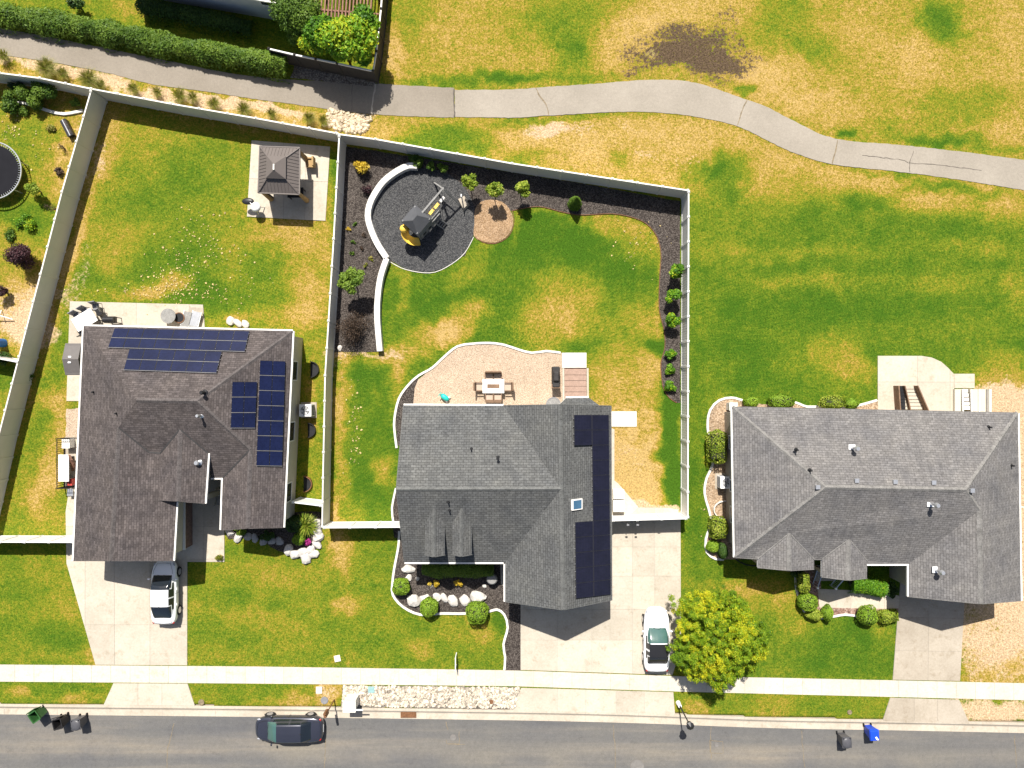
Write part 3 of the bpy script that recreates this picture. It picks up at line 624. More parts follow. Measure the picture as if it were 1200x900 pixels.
crack('path_crack',[(1010,182),(1060,188),(1064,191),(1105,194),(1150,200)],.05,.027,'crack_dark',27); crack('path_crack',[(1071,177),(1066,190),(1066,202)],.05,.027,'crack_dark',28)

# planting beds and loose ground covers
CIRC=[(497+60.5*math.cos(R(a)),258+61*math.sin(R(a))) for a in range(0,360,8)]
bed=[(396,170),(485,184),(600,202),(700,218),(797,236),(797,472),(794,472)]+smooth([(785,467),(777.5,457),(775,445),(774,425),(778.5,407),(777.5,387),(772,362),(772.5,325),(774,297),(769,277),(757,262.5),(740,255),(717,251),(685,252.5),(671.6,251.6),(654.6,248),(637.6,243.5),(623.5,243),(599.5,247)],5)+[(585,250),(556,262),(545,300),(470,310),(454,305)]+smooth([(454,305),(447,325),(443.5,350),(443,375),(446,412)],5)+[(446,412.5),(391,412)]
sheet('bark_bed',rough(bed,4,.5,11),M['mulch'],.016)
sheet('play_surface',CIRC,M['rubber_mulch'],.028)
SAND=smooth([(556,262),(556.5,246),(563,237),(575,234),(588,236.5),(597,245),(601.5,257),(599,270),(592,279),(580,284.5),(566,283),(555.5,277)],5,True)
sheet('sand_pad',SAND,M['sand'],.034)
sheet('pea_gravel_patio',smooth([(490,445),(506.7,431),(521,417.7),(536,406),(552.5,403),(573,402),(590,404),(606.7,409.4),(623,413.5),(640,411.5),(659,413.5)],5)+[(663,430),(664,478),(484,478),(486,455)],M['peagravel'],.022)
sheet('bark_bed',rough([(490,443),(492,452),(491,480),(490,520),(466,522),(463,490),(468,467),(478,452)],4,.5,12),M['mulch'],.018)
sheet('bark_bed',rough([(464,575),(480,575),(480,630),(462,630),(460,610),(460,595)],4,.4,13),M['mulch'],.018)
FRONT=smooth([(468,622),(467,640),(462,667),(460,684),(460.5,697),(472.5,711),(492.5,720),(517.5,718.7),(545,718.7),(574,716),(582.5,714),(591,720),(595,735),(590,755),(592,770),(591,785.5)],5)
sheet('bark_bed',FRONT+[(610,785.5),(610,690),(596,680),(596,640),(480,622)],M['mulch'],.018)
RB=smooth([(877,471),(866,468),(857,466),(843,469),(832,480.7),(829,501),(834,530),(835,544.6),(828,560),(825.5,578),(831.5,601),(833,613.7),(827,631.6),(828,647),(838,654.6),(852,655.5)],5)
sheet('tan_bed',RB+[(880,655),(880,500),(900,490),(1030,490),(1029,469)]+smooth([(1027.5,469),(1010,474),(990,477),(959,476),(945,476.5),(934,472),(900,474),(877,471)],5),M['tanbed'],.018)
sheet('front_bed',[(938,665)]+smooth([(932,675),(934,700),(945,718),(960,724),(978,722),(990,720),(1006,722),(1025,724),(1036,722),(1052,722)],5)+[(1056,712),(1036,713),(962,712),(962,690),(962,665)],M['redrock'],.02)
sheet('planting_bed',rough([(264,625),(345,600),(380,600),(376,640),(352,655),(325,645),(300,630),(268,632)],4,.7,14),M['mulch'],.016)
sheet('gravel_strip',rough([(345,77),(437,95),(440,97),(437,102),(340,91)],4,.8,15),M['pathgravel'],.02)
sheet('cobble_bed',rough([(402,803),(610,805.5),(605,831),(400,828)],4,.6,16),M['pathgravel'],.012)
kerb('lawn_edging',[(465,525),(462.5,505),(462.5,490),(467.5,467.5),(478,452),(490,440.6),(506.7,431),(521,417.7),(536,406),(552.5,403),(573,402),(590,404),(606.7,409.4),(623,413.5),(640,411.5),(657,413.5)],.16,.09,'wallcap','pale concrete edging curving around the gravel patio behind the middle house','edging')
kerb('lawn_edging',[(464,572),(459.5,595),(461,611)],.14,.08,'wallcap','short pale edging beside the gable end wall of the middle house','edging')
kerb('lawn_edging',[(468,622),(467,640),(462,667),(460,684),(460.5,697),(472.5,711),(492.5,720),(517.5,718.7),(545,718.7),(574,716),(582.5,714),(591,720),(595,735),(590,755),(592,770),(591,785)],.16,.09,'wallcap','wavy pale edging along the front lawn and bark bed of the middle house','edging')
kerb('lawn_edging',[(877,471),(866,468),(857,466),(843,469),(832,480.7),(829,501),(834,530),(835,544.6),(828,560),(825.5,578),(831.5,601),(833,613.7),(827,631.6),(828,647),(838,654.6),(848,655.5)],.16,.08,'wallcap','scalloped pale edging around the bed beside the air conditioner of the right house','edging')
kerb('lawn_edging',[(930,471),(937,473.5),(945,476.5),(959,476.5),(990,477.5),(1008,474.5),(1027.5,469)],.16,.08,'wallcap','pale edging behind the right house running up to its patio','edging')
kerb('lawn_edging',[(932,668),(933,690),(942,716),(958,724),(978,722),(990,720),(1006,722),(1025,724),(1050,722)],.15,.08,'wallcap','curved pale edging below the clipped shrubs in front of the right house','edging')
kerb('lawn_edging',[(556.5,277),(566,284),(580,285.5),(592.5,280),(600,270.5),(602.5,257),(600,247)],.05,.04,'rust','thin rusty edging around the round sand pad','edging')
kerb('lawn_edging',[(600,247),(623.5,242.6),(637.6,243),(654.6,247.6),(671.6,251.2),(685,252),(717,250.6),(740,254.6),(757,262),(769.5,276.6),(774.5,297),(773,325),(772.5,362),(778,387),(779,407),(774.5,425),(775.5,445),(778,457),(785,467),(793,472)],.05,.05,'rust','long wavy edging between the lawn and the bark bed by the right fence','edging')
kerb('lawn_edging',[(456,306),(470,314),(490,319),(510,319),(530,309),(545,296),(555,278)],.05,.04,'wallcap','thin curved edging between the round play surface and the lawn','edging')
kerb('lawn_edging',[(14,120),(28,121),(45,126),(60,131),(76,134),(98,130)],.2,.12,'wallcap','white stone edging winding below the bushes in the far left yard','edging')
# curved retaining wall
w1=smooth([(490,197),(480,196.5),(466.7,202.5),(451,214.5),(440,230),(434.5,242),(432.5,255),(436,270),(443.5,287),(454.5,304)],5)
w2=smooth([(454.5,304),(447.5,325),(444,350),(443.5,375),(446.5,412)],5)
o=thing('retaining_wall','white concrete wall curving in two arcs between the bark bed and the play circle','garden wall',G(454.5,304))
bevel(part('wall_arc',MB().sweep(W2(w1),.42,-.1,.5),M['wallcap'],o,True),.03); bevel(part('wall_arc',MB().sweep(W2(w2),.40,-.1,.5),M['wallcap'],o,True),.03)

# ------------------------------------------------------------------ fences
def fence(label, runs, h=1.83, mat='vinyl', bay=1.8, ends=True, rail=None):
    pts=[P(x,y,h) for x,y in runs]; pts=[Vector((p.x,p.y,0)) for p in pts]
    root=thing('vinyl_fence',label,'fence',pts[0]); o0=Vector(pts[0])
    pm=MB().box((0,0,h/2+.02),(.13,.13,h+.04)); 
    pm.add([(-.085,-.085,h+.04),(.085,-.085,h+.04),(.085,.085,h+.04),(-.085,.085,h+.04),(0,0,h+.12)],[(0,1,4),(1,2,4),(2,3,4),(3,0,4),(3,2,1,0)])
    post=None; cm=None
    for i in range(len(pts)-1):
        a,b=pts[i],pts[i+1]; d=b-a; L=d.length; n=max(1,round(L/bay)); w=L/n; ang=math.atan2(d.y,d.x); pan=None
        for k in range(n+1):
            if k==n and i<len(pts)-2: continue
            if not ends and k==n and i==len(pts)-2: continue
            p=a+d*(k/n)-o0
            if post is None: post=part('post',pm,M[mat],root,loc=p,rz=ang)
            else:
                q=post.copy(); COL.objects.link(q); q.location=p; q.rotation_euler=(0,0,ang)
        for k in range(n):
            p=a+d*((k+.5)/n)-o0
            if pan is None:
                mb=MB(); mb.box((0,0,h/2+.03),(w-.14,.045,h-.2)); (rail or mb.box((0,0,h-.05),(w-.135,.09,.12))); mb.box((0,0,.10),(w-.135,.09,.12))
                m=int((w-.2)/.15)
                for c in range(1,m): mb.box((-(w-.14)/2+c*(w-.14)/m,0,h/2+.03),(.012,.056,h-.24))
                pan=part('panel',mb,M[mat],root,loc=p,rz=ang)
                if rail: part('top_rail',MB().box((0,0,h-.05),(L,.09,.12)),M[rail],root,loc=a+d*.5-o0,rz=ang)
            else:
                q=pan.copy(); COL.objects.link(q); q.location=p; q.rotation_euler=(0,0,ang)
    return root
M['dark_fence']=mk('dark_fence_boards',(.035,.032,.03),.2,2,.7)
fence('long taupe vinyl fence running diagonally between the two left yards',[(106.5,107),(72.5,225),(14,450),(-2,512),(-26,620)])
fence('taupe vinyl back fence along the path behind the left yards',[(-60,79),(0,85.5),(47,91.5),(107,104),(200,121.5),(300,138.5),(394,156)])
fence('taupe vinyl back fence behind the round play area of the middle yard',[(395.5,157),(440,163),(600,191.5),(806,223)])
fence('taupe vinyl fence between the gazebo yard and the bark bed',[(397.5,160),(391,280),(381,440),(378.5,560),(377.5,617)])
fence('short fence panel from the left house to the dividing fence',[(343,588.5),(376,592.5)],mat='vinyl_white')
fence('white vinyl side fence from the dividing fence to the gable wall of the middle house',[(380,618.3),(470,617.5)],mat='vinyl_white')
fence('white vinyl fence along the right side of the middle yard',[(807,225),(806.5,400),(806,606)],mat='vinyl_white')
fence('white vinyl gate fence across the wide driveway of the middle house',[(804,607.6),(718.5,610)],mat='vinyl_white')
fence('white vinyl front fence left of the left house driveway',[(-60,635),(0,635),(86,635.3)],mat='vinyl_white')
fence('small vinyl fence stub in the far left yard',[(-60,409),(20,424)],mat='vinyl_white')
fence('dark sided vinyl fence at the corner of the pergola yard',[(450,-40),(446.5,10),(441,60),(437,83),(395,74),(345,64),(315,57)],mat='dark_fence',rail='vinyl_white')
g=MB()
for dx in (-1.1,.0):
    a=G(742+dx*10,607,0); g.beam(a+Vector((0,-.12,1.5)),a+Vector((0,-.12,.4)),.05,.05); g.box(a+Vector((0,-.13,1.75)),(.16,.1,.05))
solo('gate_latch',g,M['grey_metal'],'pair of grey latches and drop rods on the driveway gate fence','latch',G(742,609))
# ------------------------------------------------------------------ houses
CAM=Vector((0,0,H))
def onplane(px,py,A,B,C,lift=0.0):
    n=(B-A).cross(C-A).normalized(); n=n if n.z>0 else -n
    d=G(px,py)-CAM; t=(A-CAM).dot(n)/d.dot(n); return CAM+d*t+n*lift, n
from mathutils.geometry import tessellate_polygon
def roof(root, V, faces, mat, cap=None, caps=(), gutters=(), valleys=(), rakes=(), capw=.3):
    off=world_loc(root); pv={k:P(*v) for k,v in V.items()}
    keys=list(pv); vs=[pv[k]-off for k in keys]; fs=[]; fr=[]
    for f in faces:
        ix=[keys.index(k) for k in f.split()]; n=Vector((0,0,0))
        for i in range(len(ix)): n+=vs[ix[i]].cross(vs[ix[(i+1)%len(ix)]])
        n.normalize(); n=n if n.z>0 else -n
        u=Vector((0,0,1)).cross(n); u=u.normalized() if u.length>.01 else Vector((1,0,0)); w=n.cross(u)
        for t in tessellate_polygon([[Vector((vs[i].x,vs[i].y,0)) for i in ix]]):
            t=[ix[k] for k in t]; m=(vs[t[1]]-vs[t[0]]).cross(vs[t[2]]-vs[t[0]])
            fs.append(t if m.z>0 else t[::-1]); fr.append((u,w))
    me=bpy.data.meshes.new('roof'); me.from_pydata([tuple(v) for v in vs],[],fs); me.materials.append(mat)
    uv=me.uv_layers.new(name='UVMap')
    for p in me.polygons:
        u,w=fr[p.index]
        for li in p.loop_indices:
            q=me.vertices[me.loops[li].vertex_index].co; uv.data[li].uv=(q.dot(u)+50,q.dot(w)+50)
    o=bpy.data.objects.new('roof',me); COL.objects.link(o); o.parent=root
    mb=MB(); mb.add([v-Vector((0,0,.13)) for v in vs],[f[::-1] for f in fs]); part('soffit',mb,M['trim'],root,fix=False)
    def outward(e):
        a,b=pv[e[0]],pv[e[1]]; s=Vector((0,0,1)).cross(b-a).normalized()
        for f in faces:
            kk=f.split()
            if e[0] in kk and e[1] in kk:
                m=sum((pv[k] for k in kk),Vector())/len(kk)
                return a,b,(-s if (m-a).dot(s)>0 else s)
        return a,b,s
    for e in caps:
        mb=MB(); a,b=[pv[k] for k in e.split()]; d=b-a; n=max(1,int(d.length/.22)); s=Vector((0,0,1)).cross(d).normalized()*capw/2; rows=[]
        for i in range(n):      # overlapping cap shingles: one continuous strip that steps at every piece
            z=Vector((0,0,.05 if i%2 else .035)); zl=Vector((0,0,-.05 if i%2 else -.062))
            for t in (i/n,(i+1)/n): p=a+d*t; rows.append((p+s+zl,p+z,p-s+zl))
        mb.v=[tuple(v) for r in rows for v in r]; mb.f=[(3*i+k,3*i+k+1,3*i+k+4,3*i+k+3) for i in range(len(rows)-1) for k in (0,1)]
        part('ridge_cap',mb,cap,root,True,fix=False)
    for e in gutters:
        a,b,s=outward(e.split()); z=Vector((0,0,-.07)); part('gutter',MB().beam(a+s*.055+z,b+s*.055+z,.1,.13),M['trim'],root,True)
    for e in rakes:
        a,b,s=outward(e.split()); z=Vector((0,0,-.08)); part('rake_board',MB().beam(a+z+s*.02,b+z+s*.02,.035,.15),cap,root,True)
    for e in valleys:
        a,b=[pv[k] for k in e.split()]; s=Vector((0,0,1)).cross(b-a).normalized()*.05; z=Vector((0,0,.03))
        part('valley_strip',MB().add([a+s+z,b+s+z,b-s+z,a-s+z],[(0,1,2,3)]),M['valley'],root,True,fix=False)
    return pv
def on(V,key,pl):
    """put a roof corner exactly on the plane through three others"""
    A,B,C=[P(*V[k]) for k in pl.split()]; x,y=V[key][:2]; V[key]=(x,y,onplane(x,y,A,B,C)[0].z)
def inset_poly(poly,g):
    n=len(poly); a=sum(poly[i][0]*poly[(i+1)%n][1]-poly[(i+1)%n][0]*poly[i][1] for i in range(n))
    if a<0: poly=poly[::-1]
    out=[]
    for i in range(n):
        p0,p1,p2=[Vector((poly[k%n][0],poly[k%n][1])) for k in (i-1,i,i+1)]
        e1=(p1-p0).normalized(); e2=(p2-p1).normalized(); n1=Vector((-e1.y,e1.x)); n2=Vector((-e2.y,e2.x)); b=n1+n2
        b=b.normalized(); out.append(tuple(p1+b*g/max(.3,b.dot(n1))))
    return out
def walls(root, pts, top, mat, g=.42, name='wall'):
    poly=inset_poly([(P(x,y,h).x,P(x,y,h).y) for x,y,h in pts],g)
    part(name,MB().prism(poly,-.05,top),mat,root,True); return poly
def gable(root, pv, l, r_, a, mat, back, g=.35):
    """triangular wall under a gable; back = direction into the house"""
    L,Rr,A=pv[l],pv[r_],pv[a]; b=Vector(back).normalized()*g; t=Vector(back).normalized()*.12
    ins=(Rr-L).normalized()*.25; dz=Vector((0,0,-.16)); vs=[]
    for q in (b,b+t): vs+=[L+ins+q+Vector((0,0,-.3)),Rr-ins+q+Vector((0,0,-.3)),A+q+dz]
    part('gable_wall',MB().add(vs,[(0,1,2),(5,4,3),(0,3,4,1),(1,4,5,2),(2,5,3,0)]),mat,root,True)
def window(root, a, b, t, w, z0, h, label=None):
    a=Vector((a[0],a[1],0)); b=Vector((b[0],b[1],0)); d=(b-a).normalized(); nrm=Vector((d.y,-d.x,0)); c=a+(b-a)*t+nrm*.02+Vector((0,0,z0+h/2))
    fr=MB()
    for s in (-1,1): fr.beam(c+d*s*w/2-Vector((0,0,h/2)),c+d*s*w/2+Vector((0,0,h/2)),.08,.08,up=nrm)
    for s in (-1,1): fr.beam(c-d*(w/2+.04)+Vector((0,0,s*h/2)),c+d*(w/2+.04)+Vector((0,0,s*h/2)),.08,.08)
    f=part('window',fr,M['trim'],root,True); pm=MB(); pm.beam(c-d*w/2,c+d*w/2,.03,h-.04)
    part('pane',pm,M['glass_win'],f,True); return f
def door(root, a, b, t, w, h, mat, name='door', rows=1, cols=1):
    a=Vector((a[0],a[1],0)); b=Vector((b[0],b[1],0)); d=(b-a).normalized(); nrm=Vector((d.y,-d.x,0)); c=a+(b-a)*t+nrm*.025+Vector((0,0,h/2))
    mb=MB(); mb.beam(c-d*w/2,c+d*w/2,.05,h)
    for i in range(rows):
        for j in range(cols):
            q=c+d*(-w/2+(j+.5)*w/cols)+Vector((0,0,-h/2+(i+.5)*h/rows))+nrm*.03
            mb.beam(q-d*(w/cols*.4),q+d*(w/cols*.4),.02,h/rows*.72)
    return part(name,mb,mat,root,True)
def solarmat(name, cell, line, frame, n=(6,10), rough=.22):
    m,nt,b=newmat(name); uv=coord(nt,'UV'); br=N(nt,'ShaderNodeTexBrick'); br.offset=0; br.inputs['Scale'].default_value=1
    br.inputs['Brick Width'].default_value=1/n[0]; br.inputs['Row Height'].default_value=1/n[1]; br.inputs['Mortar Size'].default_value=.006
    br.inputs['Color1'].default_value=cell+(1,); br.inputs['Color2'].default_value=tuple(x*1.35 for x in cell)+(1,); br.inputs['Mortar'].default_value=line+(1,)
    nt.links.new(uv,br.inputs['Vector']); nz=noise(nt,coord(nt,'Position'),.8,3)
    c=mix(nt,1,br.outputs['Color'],ramp(nt,nz,[(.3,(.8,)*3),(.7,(1.2,)*3)]),'MULTIPLY')
    nt.links.new(c,b.inputs['Base Color']); b.inputs['Roughness'].default_value=rough; b.inputs['Specular IOR Level'].default_value=.35; return m
M['pv_blue']=solarmat('blue_solar_cells',(.0065,.0095,.034),(.0095,.014,.042),0)
M['pv_black']=solarmat('black_solar_cells',(.008,.008,.019),(.016,.016,.03),0,rough=.3)
def solar(label, quad, plane, cols, rows, mat, frame, group, skip=(), lift=.12, gap=.05):
    A,B,C=plane; cor=[onplane(x,y,A,B,C,lift)[0] for x,y in quad]; n=onplane(quad[0][0],quad[0][1],A,B,C)[1]
    root=thing('solar_array',label,'solar panels',cor[0],0,group); at=lambda s,t:(cor[0]*(1-s)+cor[1]*s)*(1-t)+(cor[3]*(1-s)+cor[2]*s)*t
    o0=Vector(cor[0]); wu=(cor[1]-cor[0]).length/cols; wv=(cor[3]-cor[0]).length/rows
    for r in range(rows):
        cs=[k for k in range(cols) if (r,k) not in skip]; s0,s1=min(cs)/cols,(max(cs)+1)/cols
        for t in (.25,.75): part('rail',MB().beam(at(s0,(r+t)/rows)-n*.06,at(s1,(r+t)/rows)-n*.06,.05,.05,up=n),M['galv'],root,True)
        if mat=='pv_blue': part('rail',MB().beam(at(s0,(r+1)/rows)-n*.02,at(s1,(r+1)/rows)-n*.02,.024,.03,up=n),M['grey_metal'],root,True)
    for r in range(rows):
        for c in range(cols):
            if (r,c) in skip: continue
            e=(.016 if mat=='pv_black' else .012)/wu; e2=(gap if mat=='pv_blue' else .02)/wv/2
            q=[at((c+e)/cols,(r+e2)/rows),at((c+1-e)/cols,(r+e2)/rows),at((c+1-e)/cols,(r+1-e2)/rows),at((c+e)/cols,(r+1-e2)/rows)]
            mb=MB(); mb.add([p-n*.035 for p in q]+q,[(3,2,1,0),(0,1,5,4),(1,2,6,5),(2,3,7,6),(3,0,4,7),(4,5,6,7)])
            f=part('panel',mb,M[frame],root,True)
            ce=sum(q,Vector())/4; k=[p+(ce-p)*.035+n*.004-world_loc(f) for p in q]
            me=bpy.data.meshes.new('cells'); fs=[(0,1,2,3)]
            if (k[1]-k[0]).cross(k[2]-k[1]).dot(n)<0: fs=[(3,2,1,0)]
            me.from_pydata([tuple(p) for p in k],[],fs); me.materials.append(M[mat]); uvl=me.uv_layers.new(name='UVMap')
            for li,l in enumerate(me.loops): uvl.data[li].uv=[(0,0),(1,0),(1,1),(0,1)][l.vertex_index]
            g=bpy.data.objects.new('cells',me); COL.objects.link(g); g.parent=f
    return root
def pipe(root, px,py,plane, h=.35, r=.06, mat='black_metal', cap=False, name='vent_pipe'):
    p,n=onplane(px,py,*plane); mb=MB(); mb.cyl(p-Vector((0,0,.1)),r,h+.1,10); mb.cyl(p-Vector((0,0,.03)),r*2.4,.07,12,r*1.1)
    if cap: mb.cyl(p+Vector((0,0,h-.03)),r*1.7,.1,12,r*1.2); 
    return part(name,mb,M[mat],root,True,smooth=False)
def ventbox(root, px,py,plane,s=.24,mat='galv'):
    p,n=onplane(px,py,*plane); mb=MB(); mb.box(p+Vector((0,0,.05)),(s,s,.18),top=.85); mb.box(p+Vector((0,0,.15)),(s*1.1,s*1.1,.03)); return part('roof_vent',mb,M[mat],root,True)

# ---- left house
L=thing('brown_roof_house','beige house with brown shingle roof and blue solar panels beside the diagonal fence','house',G(225,530))
VL=dict(NW=(98,382,3.1),NE=(343,388,3.1),SE=(332,618,3.1),WS=(259,621,3.0),WI=(261,560,3.0),WX=(247,560,3.0),RW=(160,469,5.4),RE=(231,470,5.4),G0=(139,501,4.7),G1=(129.5,657,4.7),
  W1=(293,527,4.3),W2=(290,619,4.3),GW=(86,657,3.1),GS=(203,657,2.75),GR=(207,587,2.75),E0=(211,503,4.5),E1=(208.5,587,4.5),R0=(244,531,3.7),R1=(240,590,3.7),V0=(175,530,3.75),V1=(188,531,3.72),V2=(186.5,586,3.62),X0=(186.5,587.5,3.3))
for k,pl in (('W1','NE SE RE'),('W2','NE SE RE'),('G0','RW RE W1'),('V1','RW RE W1'),('R0','RW RE W1'),('WX','RW RE W1'),('WI','RW RE W1'),('E0','RW RE W1'),('V0','RW RE W1')): on(VL,k,pl)
VL['G1']=VL['G1'][:2]+(VL['G0'][2],); VL['WS']=VL['WS'][:2]+(VL['WI'][2],); VL['E1']=VL['E1'][:2]+(VL['E0'][2],); VL['R1']=VL['R1'][:2]+(VL['R0'][2],); VL['V2']=VL['V2'][:2]+(VL['V1'][2],)
on(VL,'GR','G0 G1 V1'); on(VL,'GS','G0 G1 V1')
print({k:round(v[2],2) for k,v in VL.items()})
pv=roof(L,VL,['NW NE RE RW','NE SE W2 W1 RE','NW RW G0 G1 GW','RW G0 V0 V1 E0 R0 WX WI W1 RE','G0 V0 V1 V2 GR GS G1','E0 V1 V2 E1','E0 E1 R1 R0','W1 WI WS W2'],M['roof_brown'],M['cap_brown'],
  ['RW RE','G0 G1','NE RE','W1 W2','E0 E1','RE W1'],['NW NE','NE SE','NW GW','WI WS','WX WI','GS GR','R0 R1'],['G0 V0','V1 E0','E0 R0','WI W1','V0 V1'],['GW G1','G1 GS','SE W2','W2 WS','R1 E1','E1 V2'])
wl=walls(L,[(98,382,3.1),(343,388,3.1),(332,618,3.1),(259,621,3.1),(261,560,3.1),(205,560,3.1),(203,657,3.1),(86,657,3.1)],2.72,M['siding_tan'],.26)
gable(L,pv,'GW','GS','G1',M['siding_tan'],(0,1,0)); gable(L,pv,'WS','SE','W2',M['siding_tan'],(0,1,0)); gable(L,pv,'V2','R1','E1',M['siding_tan'],(0,1,0))
# brick wainscot along the garage wall by the door, with a pale cap and the small end return
gx=P(203,657,3.1).x-.26; y1=P(203,657,2.75).y+.40; y0=P(207,587,2.75).y
mb=MB(); mb.box((gx+.05,(y0+y1)/2,.60),(.12,abs(y0-y1),1.2)); part('brick_wainscot',mb,M['brick'],L,True)
mb=MB(); mb.box((gx+.07,(y0+y1)/2,1.225),(.2,abs(y0-y1)+.1,.05)); part('wainscot_cap',mb,M['trim'],L,True)
a=P(86,657,3.1); b=P(203,657,2.75); yy=a.y+.42
door(L,(a.x,yy),(b.x,yy),.5,4.9,2.2,M['door_white'],'garage_door',4,8)
c=P(240,590,3.6); mb=MB(); mb.box((c.x-.3,c.y+.3,1.75),(.32,.32,3.5)); mb.box((c.x-.3,c.y+.3,.45),(.5,.5,.9)); part('porch_column',mb,M['siding_tan'],L,True)
ea=P(343,388,3.1); eb=P(332,618,3.1)
for t in (.2,.52,.84): window(L,(eb.x-.27,eb.y),(ea.x-.27,ea.y),1-t,1.3,1.0,1.3)
na=P(343,388,3.1); nb=P(98,382,3.1)
for t,w in ((.3,1.6),(.62,1.9)): window(L,(na.x,na.y-.43),(nb.x,nb.y-.43),t,w,.9,1.4)
sa=P(259,621,3); sb=P(332,618,3.1); window(L,(sa.x,sa.y+.44),(sb.x,sb.y+.44),.5,1.7,.9,1.4)
da=P(210,560,3); door(L,(da.x,da.y+.42),(da.x+1.6,da.y+.42),.7,.95,2.1,M['wood'],'front_door',3,2)
E=(pv['NE'],pv['SE'],pv['RE']); Nn=(pv['NW'],pv['NE'],pv['RE']); So=(pv['RW'],pv['WI'],pv['RE']); Ww=(pv['NW'],pv['GW'],pv['G0'])
pipe(L,110,459.5,Ww,.25,.05); pipe(L,137,484.5,Ww,.25,.05); pipe(L,240,460,E,.5,.08,'black_metal',True); pipe(L,236,487,So,.6,.07,'galv',True)
pipe(L,232.5,542,(pv['E0'],pv['E1'],pv['R1']),.3,.1,'galv',True)
gsol='solar arrays on the brown roof'
solar('wide blue solar array of two rows along the back eave of the brown roof',[(135.2,385.3),(293.3,388.7),(287.6,413.0),(127.5,408.0)],Nn,9,2,'pv_blue','black_metal',None)
solar('shorter blue solar array of two rows just below the widest array on the brown roof',[(152.7,409.4),(261,412.6),(254.5,438.0),(145.7,434.4)],Nn,6,2,'pv_blue','black_metal',None)
solar('small square blue solar array of three rows on the right slope of the brown roof',[(272,447),(301.3,447),(299,501.5),(270,501.5)],E,2,3,'pv_blue','black_metal',None)
solar('tall narrow blue solar array nearest the right eave of the brown roof',[(304.5,422),(334.5,423),(330.5,546),(300,545.5)],E,2,7,'pv_blue','black_metal',None)

# ---- middle house
Mh=thing('slate_roof_house','house with slate grey shingle roof, two small dormers and black solar panels','house',G(590,585))
VM=dict(NW=(473,475,3.4),NV=(590,475.5,3.4),NR=(656.5,474.5,5.8),NE=(716,476,3.4),SE=(717,703,3.4),SA=(660,714.5,5.8),SW=(592,705,3.4),IN=(592,659,3.4),SL=(474,659,3.4),RW=(464.5,573.5,5.8),RJ=(657.7,573,5.8),
  PA=(655,474.6,3.75),PB=(663,466.5,3.1),PC=(690,466,3.1),PD=(703,475.4,3.75))
pv=roof(Mh,VM,['NW NV RJ RW','NV NR RJ','RJ SA SW IN','RW RJ IN SL','NR NE SE SA','PA PB PC PD'],M['roof_slate'],M['cap_slate'],['RW RJ','NR SA'],['NW NV','IN SL','PB PC','SW IN'],[],['NW RW','RW SL','SW SA','SA SE','NV NR','NR NE','NE SE'],.26)
walls(Mh,[(473,475,3.4),(716,476,3.4),(717,703,3.4),(592,705,3.4),(592,645,3.4),(474,645,3.4)],3.2,M['siding_grey'])
gable(Mh,pv,'SW','SE','SA',M['siding_grey'],(0,1,0)); gable(Mh,pv,'NW','SL','RW',M['siding_grey'],(1,0,0)); gable(Mh,pv,'NV','NE','NR',M['siding_grey'],(0,-1,0))
S_=(pv['RW'],pv['RJ'],pv['SL']); Np=(pv['NW'],pv['NV'],pv['RW']); Ee=(pv['NE'],pv['SE'],pv['SA'])
for (xr,y0,y1,xl,yl0,xr2,yr0) in ((508.5,594,653.5,500,607,521.5,617),(540.5,594,653,531.5,607,552.8,617)):
    # small gabled dormer sitting on the street side slope
    fr=onplane(xr,646,*S_)[0]; zf=fr.z+1.42; f=lambda x,y,z:(x,y,z)
    top=P(xr,y1-1,zf); hw=.62; ev=zf-.5; x0=top.x; yf=top.y
    def yat(z):   # where height z meets the main slope
        a,b=pv['RJ'],pv['SL']; return a.y+(b.y-a.y)*(z-a.z)/(b.z-a.z)
    d=part('dormer',MB().add([(x0-hw+.1,yf+.12,ev-1.5),(x0+hw-.1,yf+.12,ev-1.5),(x0+hw-.1,yf+.12,ev),(x0,yf+.12,zf-.1),(x0-hw+.1,yf+.12,ev),
       (x0-hw+.1,yat(ev),ev-.0),(x0+hw-.1,yat(ev),ev-.0)],[(0,1,2,3,4),(4,5,0),(1,6,2)]),M['siding_grey'],Mh,True,fix=False)
    V={'A':(x0,yf,zf),'B':(x0,yat(zf),zf),'C':(x0-hw,yf,ev),'D':(x0-hw,yat(ev),ev),'E':(x0+hw,yf,ev),'F':(x0+hw,yat(ev),ev)}
    inv=lambda v:(v[0]/(S*(1-v[2]/H))+600,450-v[1]/(S*(1-v[2]/H)),v[2])
    rr=roof(Mh,{k:inv(v) for k,v in V.items()},['A B D C','A B F E'],M['roof_slate'],M['cap_slate'],['A B'],[],[],['C A','A E'],.2)
    wn=MB(); wn.box((x0,yf+.1,ev-.28),(.5,.05,.4)); part('window',wn,M['glass_win'],d,True)
a=P(592,705,3.4); b=P(717,703,3.4); door(Mh,(a.x,a.y+.42),(b.x,b.y+.42),.52,4.9,2.2,M['door_white'],'garage_door',4,8)
a=P(474,645,3.4); b=P(592,645,3.4)
for t,w in ((.25,1.8),(.62,1.6)): window(Mh,(a.x,a.y+.43),(b.x,b.y+.43),t,w,.9,1.4)
door(Mh,(a.x,a.y+.43),(b.x,b.y+.43),.88,.95,2.1,M['wood'],'front_door',3,2)
a=P(717,703,3.4); b=P(716,476,3.4)
for t in (.35,.6): window(Mh,(a.x-.42,a.y),(b.x-.42,b.y),t,1.0,1.2,1.1)
a=P(716,476,3.4); b=P(473,475,3.4)
for t,w in ((.45,1.8),(.75,1.5)): window(Mh,(a.x,a.y-.42),(b.x,b.y-.42),t,w,.9,1.4)
door(Mh,(a.x,a.y-.42),(b.x,b.y-.42),.17,1.7,2.1,M['glass_win'],'patio_door',1,2)
